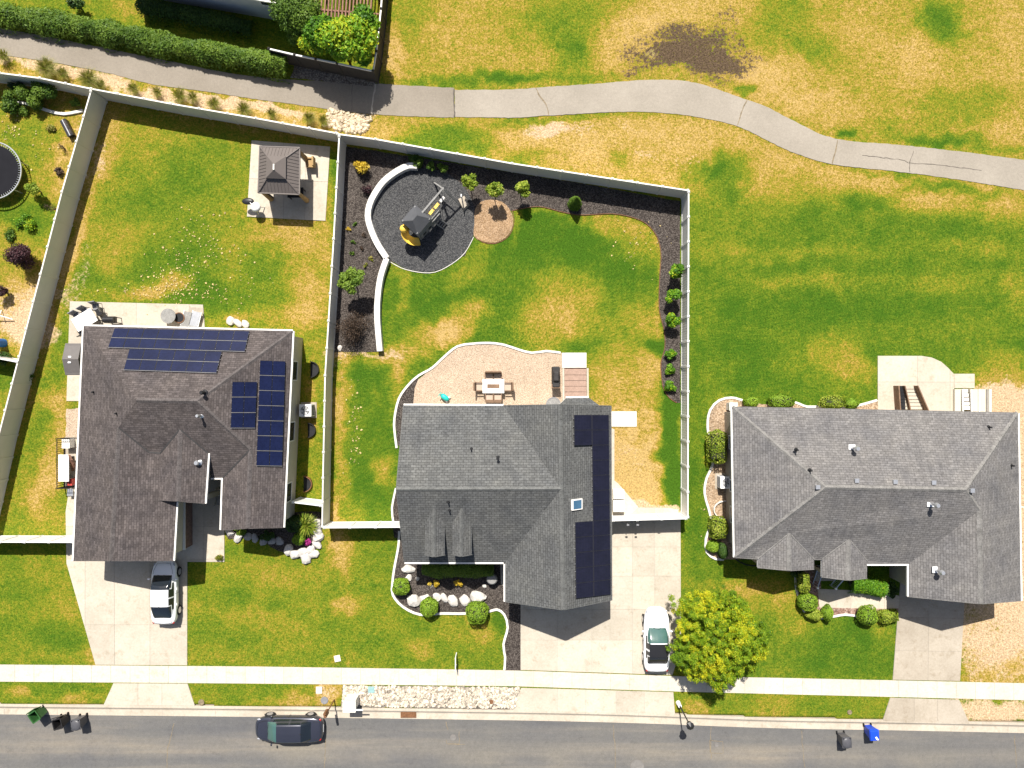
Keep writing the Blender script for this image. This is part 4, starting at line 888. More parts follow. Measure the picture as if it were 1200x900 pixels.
for (x,y) in ((481,660),(583,660)):
    c=P(x,y-3,3.3); part('porch_post',MB().box((c.x,c.y+.1,1.6),(.16,.16,3.2)),M['trim'],Mh,True)
pipe(Mh,552.5,526.5,Np,.3,.05); pipe(Mh,583.5,536.5,Np,.5,.06,'black_metal',True); pipe(Mh,525.5,588,S_,.3,.05); pipe(Mh,526.7,597.5,S_,.3,.05)
pc,n=onplane(675.5,591,*Ee); u=Vector((0,1,0)); w=n.cross(u).normalized(); 
mb=MB(); mb.beam(pc-w*.42,pc+w*.42,.68,.2,up=n); sk=part('skylight',mb,M['trim'],Mh,True); mb=MB(); mb.beam(pc-w*.33+n*.1,pc+w*.33+n*.1,.54,.03,up=n); part('pane',mb,mk('skylight_glass',(.05,.12,.2),.1,2,.15,spec=.6),sk,True)
sk=set([(r,0) for r in (2,3,4,5,6)])
solar('black solar array stepping down the right slope of the slate grey roof',[(671.2,486),(712.2,486),(714.5,704-8),(673.5,704-3)],Ee,2,12,'pv_black','pv_frame',None,skip=sk,gap=.02)

# ---- right house
Rh=thing('hip_roof_house','brown house with pale grey hip roof and white roof vents behind the round leafy tree','house',G(1000,580))
VR=dict(NW=(858,477,3.1),NE=(1193,484,3.1),SE=(1196.5,704,3.1),GA=(1150,707.5,4.9),GL=(1065,699,3.1),RI=(1065,661,3.1),RO=(1016,661,3.05),RW=(967.5,571,5.3),RE=(1132,574,5.3),J=(1148,598,4.9),SW=(861,653,3.1),
  A0=(925,625,3.85),A1=(925,668.5,3.85),AL=(888,655,3.1),AM=(888,665,3.1),AR=(954,655.5,3.1),AS=(954,667,3.1),B0=(995,632,3.7),B1=(994.3,680,3.7),BL=(963,655.5,3.08),BM=(963,676,3.0),BR=(1016,657,3.08),BS=(1016,677.5,3.0))
pv=roof(Rh,VR,['NW NE RE RW','NW RW SW','NE SE GA J RE','J GA GL RI','RW SW AL A0 AR BL B0 BR RO RI J RE','A0 AL AM A1','A0 A1 AS AR','B0 BL BM B1','B0 B1 BS BR'],M['roof_grey'],M['cap_grey'],
  ['RW RE','NW RW','SW RW','NE RE','RE J','J GA','A0 A1','B0 B1','A0 AL','A0 AR','B0 BL','B0 BR'],['NW SW','NE SE','RO RI','RI GL'],[],['NW NE','SW AL','AR BL','GL GA','GA SE','AM A1','A1 AS','BM B1','B1 BS'],.32)
walls(Rh,[(858,477,3.1),(1193,484,3.1),(1196.5,704,3.1),(1065,699,3.1),(1065,655,3.1),(861,653,3.1)],2.95,M['siding_brown'])
mb=MB(); a=P(891,668,3.1); b=P(951,640,3.1); mb.box(((a.x+b.x)/2,(a.y+b.y)/2+.25,1.5),(b.x-a.x,b.y-a.y,2.95)); part('wall',mb,M['siding_brown'],Rh,True)
gable(Rh,pv,'GL','SE','GA',M['siding_brown'],(0,1,0)); gable(Rh,pv,'AM','AS','A1',M['siding_brown'],(0,1,0)); gable(Rh,pv,'BM','BS','B1',M['siding_brown'],(0,1,0),.2)
a=P(1065,699,3.1); b=P(1196.5,704,3.1); door(Rh,(a.x,a.y+.42),(b.x,b.y+.42),.5,4.9,2.2,M['door_white'],'garage_door',4,8)
a=P(858,477,3.1); b=P(861,653,3.1)
for t,w in ((.25,.9),(.55,.8),(.75,1.1)): window(Rh,(a.x+.42,a.y),(b.x+.42,b.y),t,w,1.1,1.1)
a=P(891,668,3.1); b=P(951,668,3.1); window(Rh,(a.x,a.y+.25),(b.x,b.y+.25),.5,1.8,.8,1.5)
a=P(1193,484,3.1); b=P(858,477,3.1)
for t,w in ((.2,1.6),(.5,2.2),(.8,1.4)): window(Rh,(a.x,a.y-.42),(b.x,b.y-.42),t,w,.9,1.4)
a=P(963,653,3.1); b=P(1016,653,3.1); door(Rh,(a.x,a.y+.42),(b.x,b.y+.42),.4,1.0,2.1,M['wood'],'front_door',3,2)
for x,y in ((967,677),(1012,678)):
    c=P(x,y-4,3.0); part('porch_column',MB().box((c.x,c.y+.1,1.45),(.22,.22,2.9)),M['siding_brown'],Rh,True)
nP=(pv['NW'],pv['NE'],pv['RW']); sP=(pv['RW'],pv['RE'],pv['SW']); wP=(pv['NW'],pv['SW'],pv['RW']); eP=(pv['NE'],pv['SE'],pv['J']); gP=(pv['J'],pv['GA'],pv['GL'])
def flue(px,py,pl,dx):
    p,n=onplane(px,py,*pl); mb=MB(); mb.box(p+Vector((0,0,.03)),(.42,.4,.05)); part('flue_flashing',mb,M['white_metal'],Rh,True)
    mb=MB(); mb.cyl(p,.09,.75,12); mb.cyl(p+Vector((0,0,.7)),.17,.16,14,.12); part('flue',mb,M['galv'],Rh,True)
flue(998,524.5,nP,1); flue(1090,590,sP,1); flue(1096,667.5,gP,1)
for x,y,pl in ((1003,563,nP),(1048,564.3,nP),(1093,565.2,nP),(957.5,570.5,wP),(1138,574.5,eP)): ventbox(Rh,x,y,pl)
for x,y,pl in ((933,527,wP),(949,551,wP),(1158.5,500.5,nP),(1185,545.5,eP)): pipe(Rh,x,y,pl,.3,.055)
p=P(1195,594,2.9); mb=MB(); mb.tube([p+Vector((-.25,0,0)),p+Vector((.15,0,.05)),p+Vector((.3,-.05,.35))],.025,8); mb.ball(p+Vector((.36,-.15,.45)),(.26,.1,.26),14,8); solo('satellite_dish',mb,M['white_metal'],'small white dish on the right eave of the pale grey hip roof','satellite dish',p)

# ---- house beyond the path, mostly outside the frame
Nh=thing('neighbour_house','pale grey house at the top edge above the dark hedge','house',G(240,-60))
V={'a':(118,-170,3.2),'b':(360,-130,3.2),'c':(324,2,3.2),'d':(137,-30,3.2),'e':(190,-95,6.0),'f':(290,-75,6.0)}
pv=roof(Nh,V,['a b f e','b c f','c d e f','d a e'],M['roof_brown'],M['cap_brown'],['e f','a e','b f','c f','d e'],['a b','b c','c d','d a'])
walls(Nh,[(118,-170,3.2),(360,-130,3.2),(324,2,3.2),(137,-30,3.2)],3.0,mk('pale_grey_siding',(.5,.5,.5),.04,2,.7),.3)
a=P(137,-30,3.2); b=P(324,2,3.2)
for t in (.15,.9): window(Nh,(a.x,a.y+.32),(b.x,b.y+.32),t,.8,1.9,.7)
mb=MB(); c=P(322,1,2.9); mb.tube([c+Vector((0,0,.1)),c+Vector((-.3,.35,-.3)),Vector((c.x-.3,c.y+.35,.1))],.05,8); part('downspout',mb,M['white_metal'],Nh,True)
# ------------------------------------------------------------------ foliage
def leafmesh(name, pts, nrm, size, tint, mat, aspect=.55, rng=RNG):
    n=len(pts); size=np.broadcast_to(np.asarray(size,float),(n,))
    nrm=nrm/np.maximum(1e-6,np.linalg.norm(nrm,axis=1,keepdims=True))
    r=rng.normal(size=(n,3)); u=np.cross(nrm,r); u/=np.maximum(1e-6,np.linalg.norm(u,axis=1,keepdims=True)); w=np.cross(nrm,u)
    s=size[:,None]; a=pts-u*s; b=pts+u*s; c=pts+w*s*aspect-nrm*s*.12; d=pts-w*s*aspect-nrm*s*.12
    v=np.stack([a,d,b,c],1).reshape(-1,3)
    me=bpy.data.meshes.new(name); me.vertices.add(4*n); me.vertices.foreach_set('co',v.astype(np.float32).ravel())
    me.loops.add(4*n); me.loops.foreach_set('vertex_index',np.arange(4*n,dtype=np.int32))
    me.polygons.add(n); me.polygons.foreach_set('loop_start',np.arange(0,4*n,4,dtype=np.int32)); me.polygons.foreach_set('loop_total',np.full(n,4,np.int32)); me.update()
    at=me.attributes.new('tint','FLOAT','POINT'); at.data.foreach_set('value',np.repeat(np.clip(tint,0,1),4).astype(np.float32))
    me.materials.append(mat); return me
def crown(blobs, n, rng, shell=.55, up=.6):
    """points spread through a set of ellipsoid clumps; returns points, leaf normals, clump number"""
    B=np.array([list(b[0])+([b[1]]*3 if not isinstance(b[1],(tuple,list)) else list(b[1])) for b in blobs])
    wt=B[:,3]*B[:,4]; k=rng.choice(len(B),n,p=wt/wt.sum())
    d=rng.normal(size=(n,3)); d/=np.linalg.norm(d,axis=1,keepdims=True)
    rad=shell+(1-shell)*rng.random(n)**.6; rad*=1+rng.normal(size=n)*.06
    pts=B[k,:3]+d*rad[:,None]*B[k,3:]
    nr=d+rng.normal(size=(n,3))*.7; nr[:,2]+=up
    return pts,nr,k
LM={}
LM['tree']=leafmat('tree_leaves',[(0,(.055,.12,.008)),(.35,(.13,.24,.010)),(.65,(.25,.36,.014)),(.85,(.46,.48,.016)),(1,(.62,.56,.02))],.35)
LM['bright']=leafmat('bright_leaves',[(0,(.04,.12,.008)),(.4,(.09,.22,.012)),(.7,(.17,.34,.016)),(.9,(.34,.45,.02)),(1,(.46,.48,.02))],.35)
LM['green']=leafmat('green_leaves',[(0,(.035,.08,.010)),(.5,(.085,.16,.018)),(1,(.18,.27,.03))],.3)
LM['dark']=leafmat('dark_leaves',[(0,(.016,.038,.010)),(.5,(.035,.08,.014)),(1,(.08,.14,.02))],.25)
LM['lime']=leafmat('lime_leaves',[(0,(.09,.16,.012)),(.4,(.19,.27,.02)),(.75,(.36,.42,.05)),(1,(.52,.52,.10))],.35)
LM['clip']=leafmat('clipped_leaves',[(0,(.09,.18,.010)),(.5,(.175,.29,.02)),(1,(.28,.40,.035))],.25)
LM['gold']=leafmat('golden_leaves',[(0,(.30,.20,.01)),(.5,(.58,.40,.03)),(1,(.72,.56,.10))],.3)
LM['purple']=leafmat('purple_leaves',[(0,(.016,.008,.010)),(.5,(.04,.018,.022)),(1,(.085,.035,.04))],.2)
LM['brown']=leafmat('brown_twigs',[(0,(.02,.014,.011)),(.5,(.055,.036,.025)),(1,(.12,.08,.05))],.1)
LM['pink']=leafmat('magenta_flowers',[(0,(.2,.015,.1)),(.5,(.4,.03,.22)),(1,(.55,.08,.33))],.2)
LM['straw']=leafmat('straw_blades',[(0,(.11,.17,.012)),(.45,(.24,.27,.03)),(.8,(.42,.36,.10)),(1,(.55,.45,.2))],.5)
LM['core']=mk('shaded_branches',(.03,.035,.015),.3,4,.95)

def trunk(mb, base, top, r0, r1, rnd, wob=.06):
    pts=[]; rs=[]; n=6
    for i in range(n+1):
        t=i/n; p=Vector(base).lerp(Vector(top),t)+Vector((rnd.uniform(-wob,wob),rnd.uniform(-wob,wob),0))*math.sin(math.pi*t); pts.append(p); rs.append(r0+(r1-r0)*t)
    pts[0]=Vector(base)-Vector((0,0,.1)); mb.tube(pts,rs,8); return pts
def tree(name,label,cat,base,blobs,n,leaf,mat,seed,trunk_r=.1,fork=.45,limbs=True,group=None,clump=.35,up=.6,shell=.45,tbias=0,aspect=.55,extra=None):
    """trunk with limbs running into each clump, and a crown of loose leaves"""
    rnd=random.Random(seed); rng=np.random.default_rng(seed); root=thing(name,label,cat,base,0,group)
    mb=MB(); zt=max(b[0][2] for b in blobs); cen=sum((Vector(b[0]) for b in blobs),Vector())/len(blobs)
    f=Vector((base[0],base[1],base[2]+(cen.z-base[2])*fork)); f+=Vector((cen.x-base[0],cen.y-base[1],0))*.3
    trunk(mb,base,f,trunk_r,trunk_r*.7,rnd)
    if limbs:
        for b in blobs[:14]: trunk(mb,f,Vector(b[0]),trunk_r*.5,trunk_r*.12,rnd,.12)
    part('trunk',mb,M['bark'],root,True)
    pts,nr,k=crown(blobs,n,rng,shell,up); ct=rng.random(len(blobs))
    tint=.5+tbias+(ct[k]-.5)*clump*2+rng.normal(size=n)*.17+(extra(pts) if extra else 0)
    me=leafmesh('crown',pts-np.array(root.location),nr,leaf*(.7+.6*rng.random(n)),tint,mat,aspect,rng)
    o=bpy.data.objects.new('crown',me); COL.objects.link(o); o.parent=root; return root
def blobs_round(c, r, n, br, seed, flat=.8):
    rng=np.random.default_rng(seed); out=[]
    for i in range(n):
        d=rng.normal(size=3); d/=np.linalg.norm(d); q=rng.random()**.45
        out.append((Vector((c[0]+d[0]*r[0]*q,c[1]+d[1]*r[1]*q,c[2]+d[2]*r[2]*q)),(br*(.75+.5*rng.random()),)*2+(br*flat,)))
    return out
def shrub(name,label,cat,px,py,h,r,n,leaf,mat,seed,group=None,lob=7,rz=None,up=.6,shell=.3,clump=.3,tbias=0,stems=True,aspect=.55,z0=0):
    """loose shrub: a few stems from the ground and lumps of leaves"""
    b=P(px,py,h*.55); base=Vector((b.x,b.y,z0)); rng=np.random.default_rng(seed); rnd=random.Random(seed)
    rx,ry=r if isinstance(r,(tuple,list)) else (r,r)
    bl=[]
    for i in range(lob):
        a=rnd.uniform(0,6.28); q=rnd.random()**.5*.68; rr=min(rx,ry)*rnd.uniform(.38,.6)
        bl.append((Vector((base.x+math.cos(a)*q*rx,base.y+math.sin(a)*q*ry,z0+max(rr*.7,h-rr*.8-rnd.random()*h*.45))),(rr,rr,rr*.85)))
    root=thing(name,label,cat,base,0,group); mb=MB()
    for b_ in bl[:6]: trunk(mb,base,b_[0],.025,.008,rnd,.05)
    part('stem',mb,M['bark'],root,True)
    pts,nr,k=crown(bl,n,rng,shell,up); ct=rng.random(len(bl)); tint=.5+tbias+(ct[k]-.5)*clump*2+rng.normal(size=n)*.18
    pts[:,2]=np.maximum(pts[:,2],z0+.03)
    me=leafmesh('foliage',pts-np.array(base),nr,leaf*(.7+.6*rng.random(n)),tint,mat,aspect,rng)
    o=bpy.data.objects.new('foliage',me); COL.objects.link(o); o.parent=root; return root
def clipped(name,label,px,py,h,r,n,seed,mat='clip',box=False,leaf=.05,group=None,rot=0,lump=.085):
    """sheared shrub: solid dark twig core with a dense skin of small leaves"""
    b=P(px,py,h*.6); base=Vector((b.x,b.y,0)); rng=np.random.default_rng(seed); rx,ry=r if isinstance(r,(tuple,list)) else (r,r)
    root=thing(name,label,'shrub',base,0,group); d=rng.normal(size=(n,3)); d/=np.linalg.norm(d,axis=1,keepdims=True)
    if box:
        q=d/np.maximum(np.abs(d).max(1,keepdims=True),1e-6); d2=q*.72+d*.28*1.25; e=d2
    else: e=d
    ph=rng.random(3)*6; lumpv=1+lump*(np.sin(d[:,0]*5+ph[0])+np.sin(d[:,1]*6+ph[1])+np.sin(d[:,2]*5+ph[2]))*.7
    hz=h/2; rad=(lumpv*(.955+.06*rng.random(n)))[:,None]; p=e*rad*np.array([rx,ry,hz])+np.array([0,0,hz])
    p[:,2]=np.maximum(p[:,2],.03); c,s=math.cos(rot),math.sin(rot); p=np.stack([p[:,0]*c-p[:,1]*s,p[:,0]*s+p[:,1]*c,p[:,2]],1)
    nr=d+rng.normal(size=(n,3))*.45; nr=np.stack([nr[:,0]*c-nr[:,1]*s,nr[:,0]*s+nr[:,1]*c,nr[:,2]],1)
    tint=.5+rng.normal(size=n)*.2+(lumpv-1)*1.2
    me=leafmesh('foliage',p,nr,leaf*(.7+.6*rng.random(n)),tint,LM[mat],.6,rng); o=bpy.data.objects.new('foliage',me); COL.objects.link(o); o.parent=root
    mb=MB()
    if box: mb.box((0,0,hz*.95),(rx*1.5,ry*1.5,h*.82),rz=rot)
    else: mb.ball((0,0,hz),(rx*.86,ry*.86,hz*.88),14,9)
    part('branch',mb,LM['core'],root); mb=MB(); mb.tube([(0,0,-.1),(0,0,hz)],.05,6); part('stem',mb,M['bark'],root); return root
def tuft(name,label,cat,px,py,h,r,n,mat,seed,lean=(0,0),group=None,wid=.012,z0=0):
    """clump of long arching blades"""
    b=P(px,py,h*.4); base=Vector((b.x,b.y,z0)); rng=np.random.default_rng(seed); V=[];F=[];T=[]
    for i in range(n):
        a=rng.random()*6.283; q=rng.random()**.6; hh=h*(.6+.5*rng.random()); x0,y0=math.cos(a)*r*.3*q,math.sin(a)*r*.3*q
        dx,dy=math.cos(a)*r*q+lean[0]*h,math.sin(a)*r*q+lean[1]*h; sx,sy=-math.sin(a+.5)*wid,math.cos(a+.5)*wid; k=len(V); t=rng.random()
        for s,(ff,zz) in enumerate(((0,0),(.35,.65),(.8,1.0),(1.25,.92))):
            ww=1-s*.28; V+= [(x0+dx*ff-sx*ww,y0+dy*ff-sy*ww,hh*zz),(x0+dx*ff+sx*ww,y0+dy*ff+sy*ww,hh*zz)]; T+=[t,t]
        for s in range(3): F.append((k+2*s,k+2*s+1,k+2*s+3,k+2*s+2))
    me=bpy.data.meshes.new(name); me.from_pydata(V,[],F); me.materials.append(mat); at=me.attributes.new('tint','FLOAT','POINT'); at.data.foreach_set('value',np.array(T,np.float32))
    o=bpy.data.objects.new(name,me); COL.objects.link(o); o.location=base; return tag(o,label,cat,group)

# big street tree: broad dome with drooping outer clumps
tb=G(829,727); c=Vector((tb.x-.1,tb.y-.25,3.1)); bl=[]
rnd=random.Random(5)
for i in range(14): a=i*.449*2; q=.25+.5*(i%3)/2; bl.append((Vector((c.x+math.cos(a)*2.6*q,c.y+math.sin(a)*2.6*q,3.1+1.0*(1-q*q))),(.3,.3,.3)))
for i in range(620):
    a=rnd.uniform(0,6.283); q=rnd.random()**.48; lob=1+.09*math.sin(a*3+1)+.08*math.sin(a*5+2)+.06*math.sin(a*11); rr=3.0*q*lob; z=3.0+1.6*(1-q*q)-(1.1*q*q*rnd.random())+rnd.uniform(-.55,.35)
    s_=rnd.uniform(.13,.27); bl.append((Vector((c.x+math.cos(a)*rr,c.y+math.sin(a)*rr*1.04,z)),(s_*1.1,s_*1.1,s_*1.3)))
for i in range(90):
    a=rnd.uniform(-2.9,-.2); rr=rnd.uniform(2.5,3.3); bl.append((Vector((c.x+math.cos(a)*rr,c.y+math.sin(a)*rr,rnd.uniform(1.2,2.6))),(.16,.16,.34)))
def yellowing(p): return .20*np.sin(p[:,0]*1.5+1.2)*np.sin(p[:,1]*1.3+.4)+.16*fbm(p[:,0],p[:,1],1.1,5,2)*2
tree('shade_tree','big round yellow-green tree beside the driveway with the black roofed car','tree',tb,bl,95000,.062,LM['tree'],51,.13,.5,True,None,.22,.7,.2,.10,.34,yellowing)
# trees by the pergola
b0=G(402,68); bl=[]
rnd=random.Random(8)
for (x,y,h,rr) in [(372,36,3.4,.75),(385,42,3.7,.75),(400,38,3.8,.8),(418,32,3.6,.75),(430,44,3.3,.65),(408,54,3.5,.7),(422,58,3.0,.65),(392,52,3.4,.6),(365,46,3.0,.5),(425,18,3.6,.6),(435,28,3.2,.5),(357,50,2.6,.4),(380,28,3.4,.5),(427,68,2.5,.45),(398,62,2.8,.45),(375,56,2.7,.4)]:
    p=P(x,y,h); rr*=1.2; bl.append((p,(rr,rr,rr*.7)))
tree('leafy_tree','wide bright green tree with yellow tips in front of the slatted pergola','tree',P(402,58,2)-Vector((0,0,2)),bl,15000,.12,LM['bright'],52,.1,.45,True,None,.35,.7,.4,.05,.5)
bl=[]
for (x,y,h,rr) in [(330,12,3.0,.7),(345,8,3.4,.8),(355,20,3.2,.8),(338,26,2.7,.6),(352,36,2.4,.6),(362,8,3.1,.7),(345,44,1.8,.45),(325,0,2.8,.6)]: rr*=1.15; bl.append((P(x,y,h),(rr,rr,rr*.8)))
tree('leafy_tree','darker green tree between the grey house and the slatted pergola','tree',P(346,20,2.2)-Vector((0,0,2.2)),bl,11000,.08,LM['green'],53,.1,.4,True,None,.3,.7,.35,.1,.5)
shrub('young_shrub','small dark shrub alone on the strip of grass at the top left','shrub',90,6,1.2,.5,900,.07,LM['dark'],54)
# tall hedge along the path: one planting read as a single band of feathery grass and shrubs
def band(name,label,cat,line,width,h,n,leaf,mat,seed,tb=0,clump=.2,drop=.0,lumps=.3):
    rng=np.random.default_rng(seed); pts=[P(x,y,hh) for x,y,hh in line]; L=[0]
    for i in range(len(pts)-1): L.append(L[-1]+(pts[i+1]-pts[i]).length)
    s=rng.random(n)*L[-1]; cx=np.interp(s,L,[p.x for p in pts]); cy=np.interp(s,L,[p.y for p in pts]); hh=np.interp(s,L,[p.z for p in pts])
    t=rng.normal(size=n)*.42; t=np.clip(t,-1,1); prof=np.sqrt(np.maximum(0,1-t*t))
    lum=1+lumps*(fbm(s,t*2,1.6,seed,3)); z=hh*lum*prof*(.35+.65*rng.random(n)**.35)
    i=np.clip(np.searchsorted(L,s)-1,0,len(pts)-2); dx=np.array([(pts[k+1]-pts[k]).normalized().x for k in range(len(pts)-1)])[i]; dy=np.array([(pts[k+1]-pts[k]).normalized().y for k in range(len(pts)-1)])[i]
    w=width*(1+.35*fbm(s,s*0,1.2,seed+5,3)*2); p=np.stack([cx-dy*t*w,cy+dx*t*w,np.maximum(z,.04)],1)
    nr=np.stack([-dy*t,dx*t,prof],1)+rng.normal(size=(n,3))*.5; tint=.5+tb+fbm(s,t,.9,seed+9,3)*clump*3+rng.normal(size=n)*.17
    base=Vector((pts[len(pts)//2].x,pts[len(pts)//2].y,0)); root=thing(name,label,cat,base)
    me=leafmesh('foliage',p-np.array(base),nr,leaf*(.7+.6*rng.random(n)),tint,mat,.35,rng); o=bpy.data.objects.new('foliage',me); COL.objects.link(o); o.parent=root
    mb=MB()
    for k in range(int(L[-1]/.9)):
        q=(k+.5)*.9; x=float(np.interp(q,L,[p.x for p in pts])); y=float(np.interp(q,L,[p.y for p in pts])); z=float(np.interp(q,L,[p.z for p in pts])); mb.ball((x,y,z*.38),(.55,width*.55,z*.42),8,6)
    part('branch',mb,LM['core'],root,True); return root
band('hedge','long feathery light green hedge running along the upper edge of the path','hedge',[(-80,-4,1.2),(0,13,1.2),(75,24,1.2),(150,38,1.3),(225,53,1.3),(290,64,1.4),(334,70,1.4)],.95,1.3,32000,.11,LM['green'],61,.14,.3)
band('hedge','short dark green hedge in front of the pale grey house at the top','hedge',[(158,2,1.3),(210,10,1.3),(255,20,1.3),(292,29,1.2)],.75,1.3,9000,.08,LM['dark'],62,.1,.2)
# ornamental grass tufts between the path and the fence
k=0
for (x,y,h,r,n,lab) in [(4,66,.9,.35,160,'pale grass tuft at the left edge between path and fence'),(55,80,1.1,.5,420,'largest green grass tuft leaning over the dry verge near the fence corner'),(74,86,.8,.32,160,'smaller grass tuft just right of the largest tuft on the dry verge'),
    (104,93,1.1,.5,380,'second large green grass tuft on the dry verge by the fence corner'),(118,99,.7,.3,120,'thin straw grass tuft right of the second large tuft'),(156,104,.9,.3,180,'dark pointed grass tuft above the left yard fence'),(184,108,.7,.3,140,'sparse straw grass tuft above the left yard fence'),
    (210,112,.8,.4,200,'wide green and straw grass tuft above the left yard fence'),(226,114,.7,.3,140,'narrow straw grass tuft in the middle of the dry verge'),(250,121,.7,.35,170,'low green grass tuft near the middle of the dry verge'),(285,128,.8,.4,200,'mixed green tuft on the verge left of the gazebo'),(318,133,.7,.3,120,'dry grass tuft on the verge above the gazebo'),(362,138,.8,.3,180,'brown green grass tuft on the verge above the gazebo slab corner'),(378,141,.8,.28,180,'last grass tuft before the white cobbles by the path')]:
    tuft('grass_tuft',lab,'grass tuft',x,y,h*.8,r*1.25,n*2,LM['straw'],70+k,(.18,-.12),'ornamental grass tufts along the path',.014); k+=1
# far left yard
for (x,y,h,r,n,m,lab,nm) in [(44,109,1.5,(1.55,.95),5600,'green','wide green bush against the back fence of the far left yard','leafy_bush'),(8,118,1.2,(.8,.8),2200,'green','green bush at the left edge by the back fence','leafy_bush'),(20,101,1.0,(.5,.4),900,'dark','small dark bush behind the wide bush in the far left corner','leafy_bush'),(88,120,.5,.35,500,'green','low leafy plant in the fence corner of the far left yard','low_plant'),
    (17,303,2.2,(1.3,1.15),4600,'purple','purple leaved plum tree in the far left yard','plum_tree'),(39,221,1.4,(.6,.5),1100,'lime','young yellow-green tree beside the trampoline','young_tree'),(60,243,1.0,(.3,.3),260,'brown','thin twiggy sapling by the diagonal fence in the far left yard','sapling'),(1,342,1.2,.5,700,'purple','dark purple bush at the left edge below the plum tree','leafy_bush'),(2,420,.9,.6,900,'dark','dark bush below the fence stub at the left edge','leafy_bush'),(72,172,.7,.3,160,'brown','bare twiggy shrub near the dark trough by the diagonal fence','sapling')]:
    shrub(nm,lab,'tree' if 'tree' in nm else 'shrub',x,y,h,r,n,.075 if m!='brown' else .03,LM[m],300+x+y,aspect=.5)
for i,(x,y,h,r,m,lab) in enumerate([(25,128,.4,.45,'green','low weedy patch under the white stone edging in the far left yard'),(58,150,.3,.35,'straw','straw coloured weed clump left of the dark trough'),(68,200,.4,.3,'brown','brown dead weed by the diagonal fence above the sapling'),(28,262,.4,.7,'bright','spreading bright weed patch above the plum tree'),(12,275,.3,.5,'green','flat green weed patch at the left edge above the plum tree'),(48,332,.5,.35,'brown','dead brown weed right of the plum tree'),(30,440,.5,.5,'green','green weed clump below the fence stub')]):
    shrub('weed_clump',lab,'weeds',x,y,h,r,int(900*r/.5),.06,LM[m],560+i,lob=8,shell=.1)
# middle yard
shrub('golden_shrub','golden yellow shrub in the top corner of the bark bed by the fence','shrub',423,193,1.1,(.6,.75),1300,.07,LM['gold'],401,lob=10,shell=.2)
shrub('dark_shrub','small dark purple shrub beside the top of the curved white wall','shrub',431,222,.8,.42,420,.06,LM['purple'],402)
for i,(x,y,h,r,lab) in enumerate([(487,188,.9,.5,'largest of three green shrubs under the back fence by the curved wall end'),(504.5,195,.7,.36,'middle one of three green shrubs under the back fence'),(518,197,.7,.38,'right one of three green shrubs under the back fence')]): shrub('green_shrub',lab,'shrub',x,y,h,r,int(1000*r/.4),.065,LM['green'],403+i,'green shrubs under the back fence')
for i,(x,y,lab) in enumerate([(550,213,'small lime green standard tree nearest the stone plinth'),(579,222,'small lime green standard tree above the sand pad'),(610.5,221,'small lime green standard tree right of the sand pad')]):
    h=2.0; p=P(x,y,1.75); base=Vector((p.x,p.y,0)); tree('standard_tree',lab,'tree',base,blobs_round((p.x,p.y,1.75),(.52,.52,.32),18,.23,420+i),1700,.085,LM['lime'],430+i,.035,.75,True,'small lime green standard trees',.25,.7,.3)
b=P(674.5,236,.9); rng=np.random.default_rng(44); n=2600; z=rng.random(n)**1.2*1.75; a=rng.random(n)*6.283; rr=(.50*(1-(z/1.85)**1.6))*(.75+.27*rng.random(n)); p=np.stack([np.cos(a)*rr,np.sin(a)*rr,z+.08],1)
root=thing('cone_conifer','narrow dark green cone shaped evergreen in the bark bed by the back fence','shrub',(b.x,b.y,0)); me=leafmesh('foliage',p,np.stack([np.cos(a),np.sin(a),np.full(n,.5)],1)+rng.normal(size=(n,3))*.4,.06,.55+rng.normal(size=n)*.2,LM['green'],.4,rng); o=bpy.data.objects.new('foliage',me); COL.objects.link(o); o.parent=root
part('trunk',MB().tube([(0,0,-.1),(0,0,1.6)],[.06,.02],8),M['bark'],root); part('branch',MB().cyl((0,0,.1),.38,1.5,10,.06),LM['core'],root)
for i,(x,y,h,r,lab) in enumerate([(790,319,1.9,.48,'topmost and tallest green shrub along the inside of the right fence'),(789,348,1.7,.46,'second tall green shrub down the inside of the right fence'),(788,375,1.6,.44,'third tall green shrub down the inside of the right fence'),(786.5,415,.7,.34,'fourth and smaller green shrub along the right fence'),(785.5,433,.65,.34,'fifth low green shrub along the right fence'),(786.5,453,.7,.38,'last low green shrub at the tip of the bed along the right fence')]):
    shrub('fence_shrub',lab,'shrub',x,y,h,r*1.12,int(1700*h/1.6),.08,LM['bright'],450+i,'shrubs along the right fence',lob=8,aspect=.6)
bl=[(P(x,y,h),(r,r,r*.7)) for x,y,h,r in [(404,325,2.3,.38),(412,320,2.5,.4),(418,328,2.4,.42),(408,334,2.2,.4),(400,332,2.1,.3),(422,321,2.3,.28),(412,340,2.0,.3)]]
tree('young_tree','young green tree leaning over the bark bed by the dividing fence','tree',P(410,330,2.0)-Vector((0,0,2.0)),bl,2400,.09,LM['green'],461,.05,.6,True,None,.3,.7,.3,.2)
shrub('bare_shrub','large brown twiggy shrub at the bottom of the bark bed','shrub',414,383,1.9,(1.3,1.25),5200,.05,LM['brown'],462,lob=18,shell=.1,aspect=.35,up=.2)
for i,(x,y,m,lab) in enumerate([(416,261.5,'green','tiny green plant uppermost in the bark bed'),(408,269,'gold','tiny yellow plant in the bark bed by the fence'),(425.5,275,'brown','tiny brown plant in the bark bed near the curved wall'),(414,283,'green','small green plant in the middle of the bark bed'),(423,290.5,'brown','tiny brown tuft in the middle of the bark bed'),(413,297,'green','tiny dark plant lowest on the left in the bark bed'),(434.5,303,'straw','straw coloured plant near the joint of the curved wall'),(429,311,'straw','straw coloured tuft above the young tree in the bark bed')]):
    shrub('small_plant',lab,'plant',x,y,.25,.2,120,.05,LM[m],470+i,'tiny plants in the bark bed',lob=4)
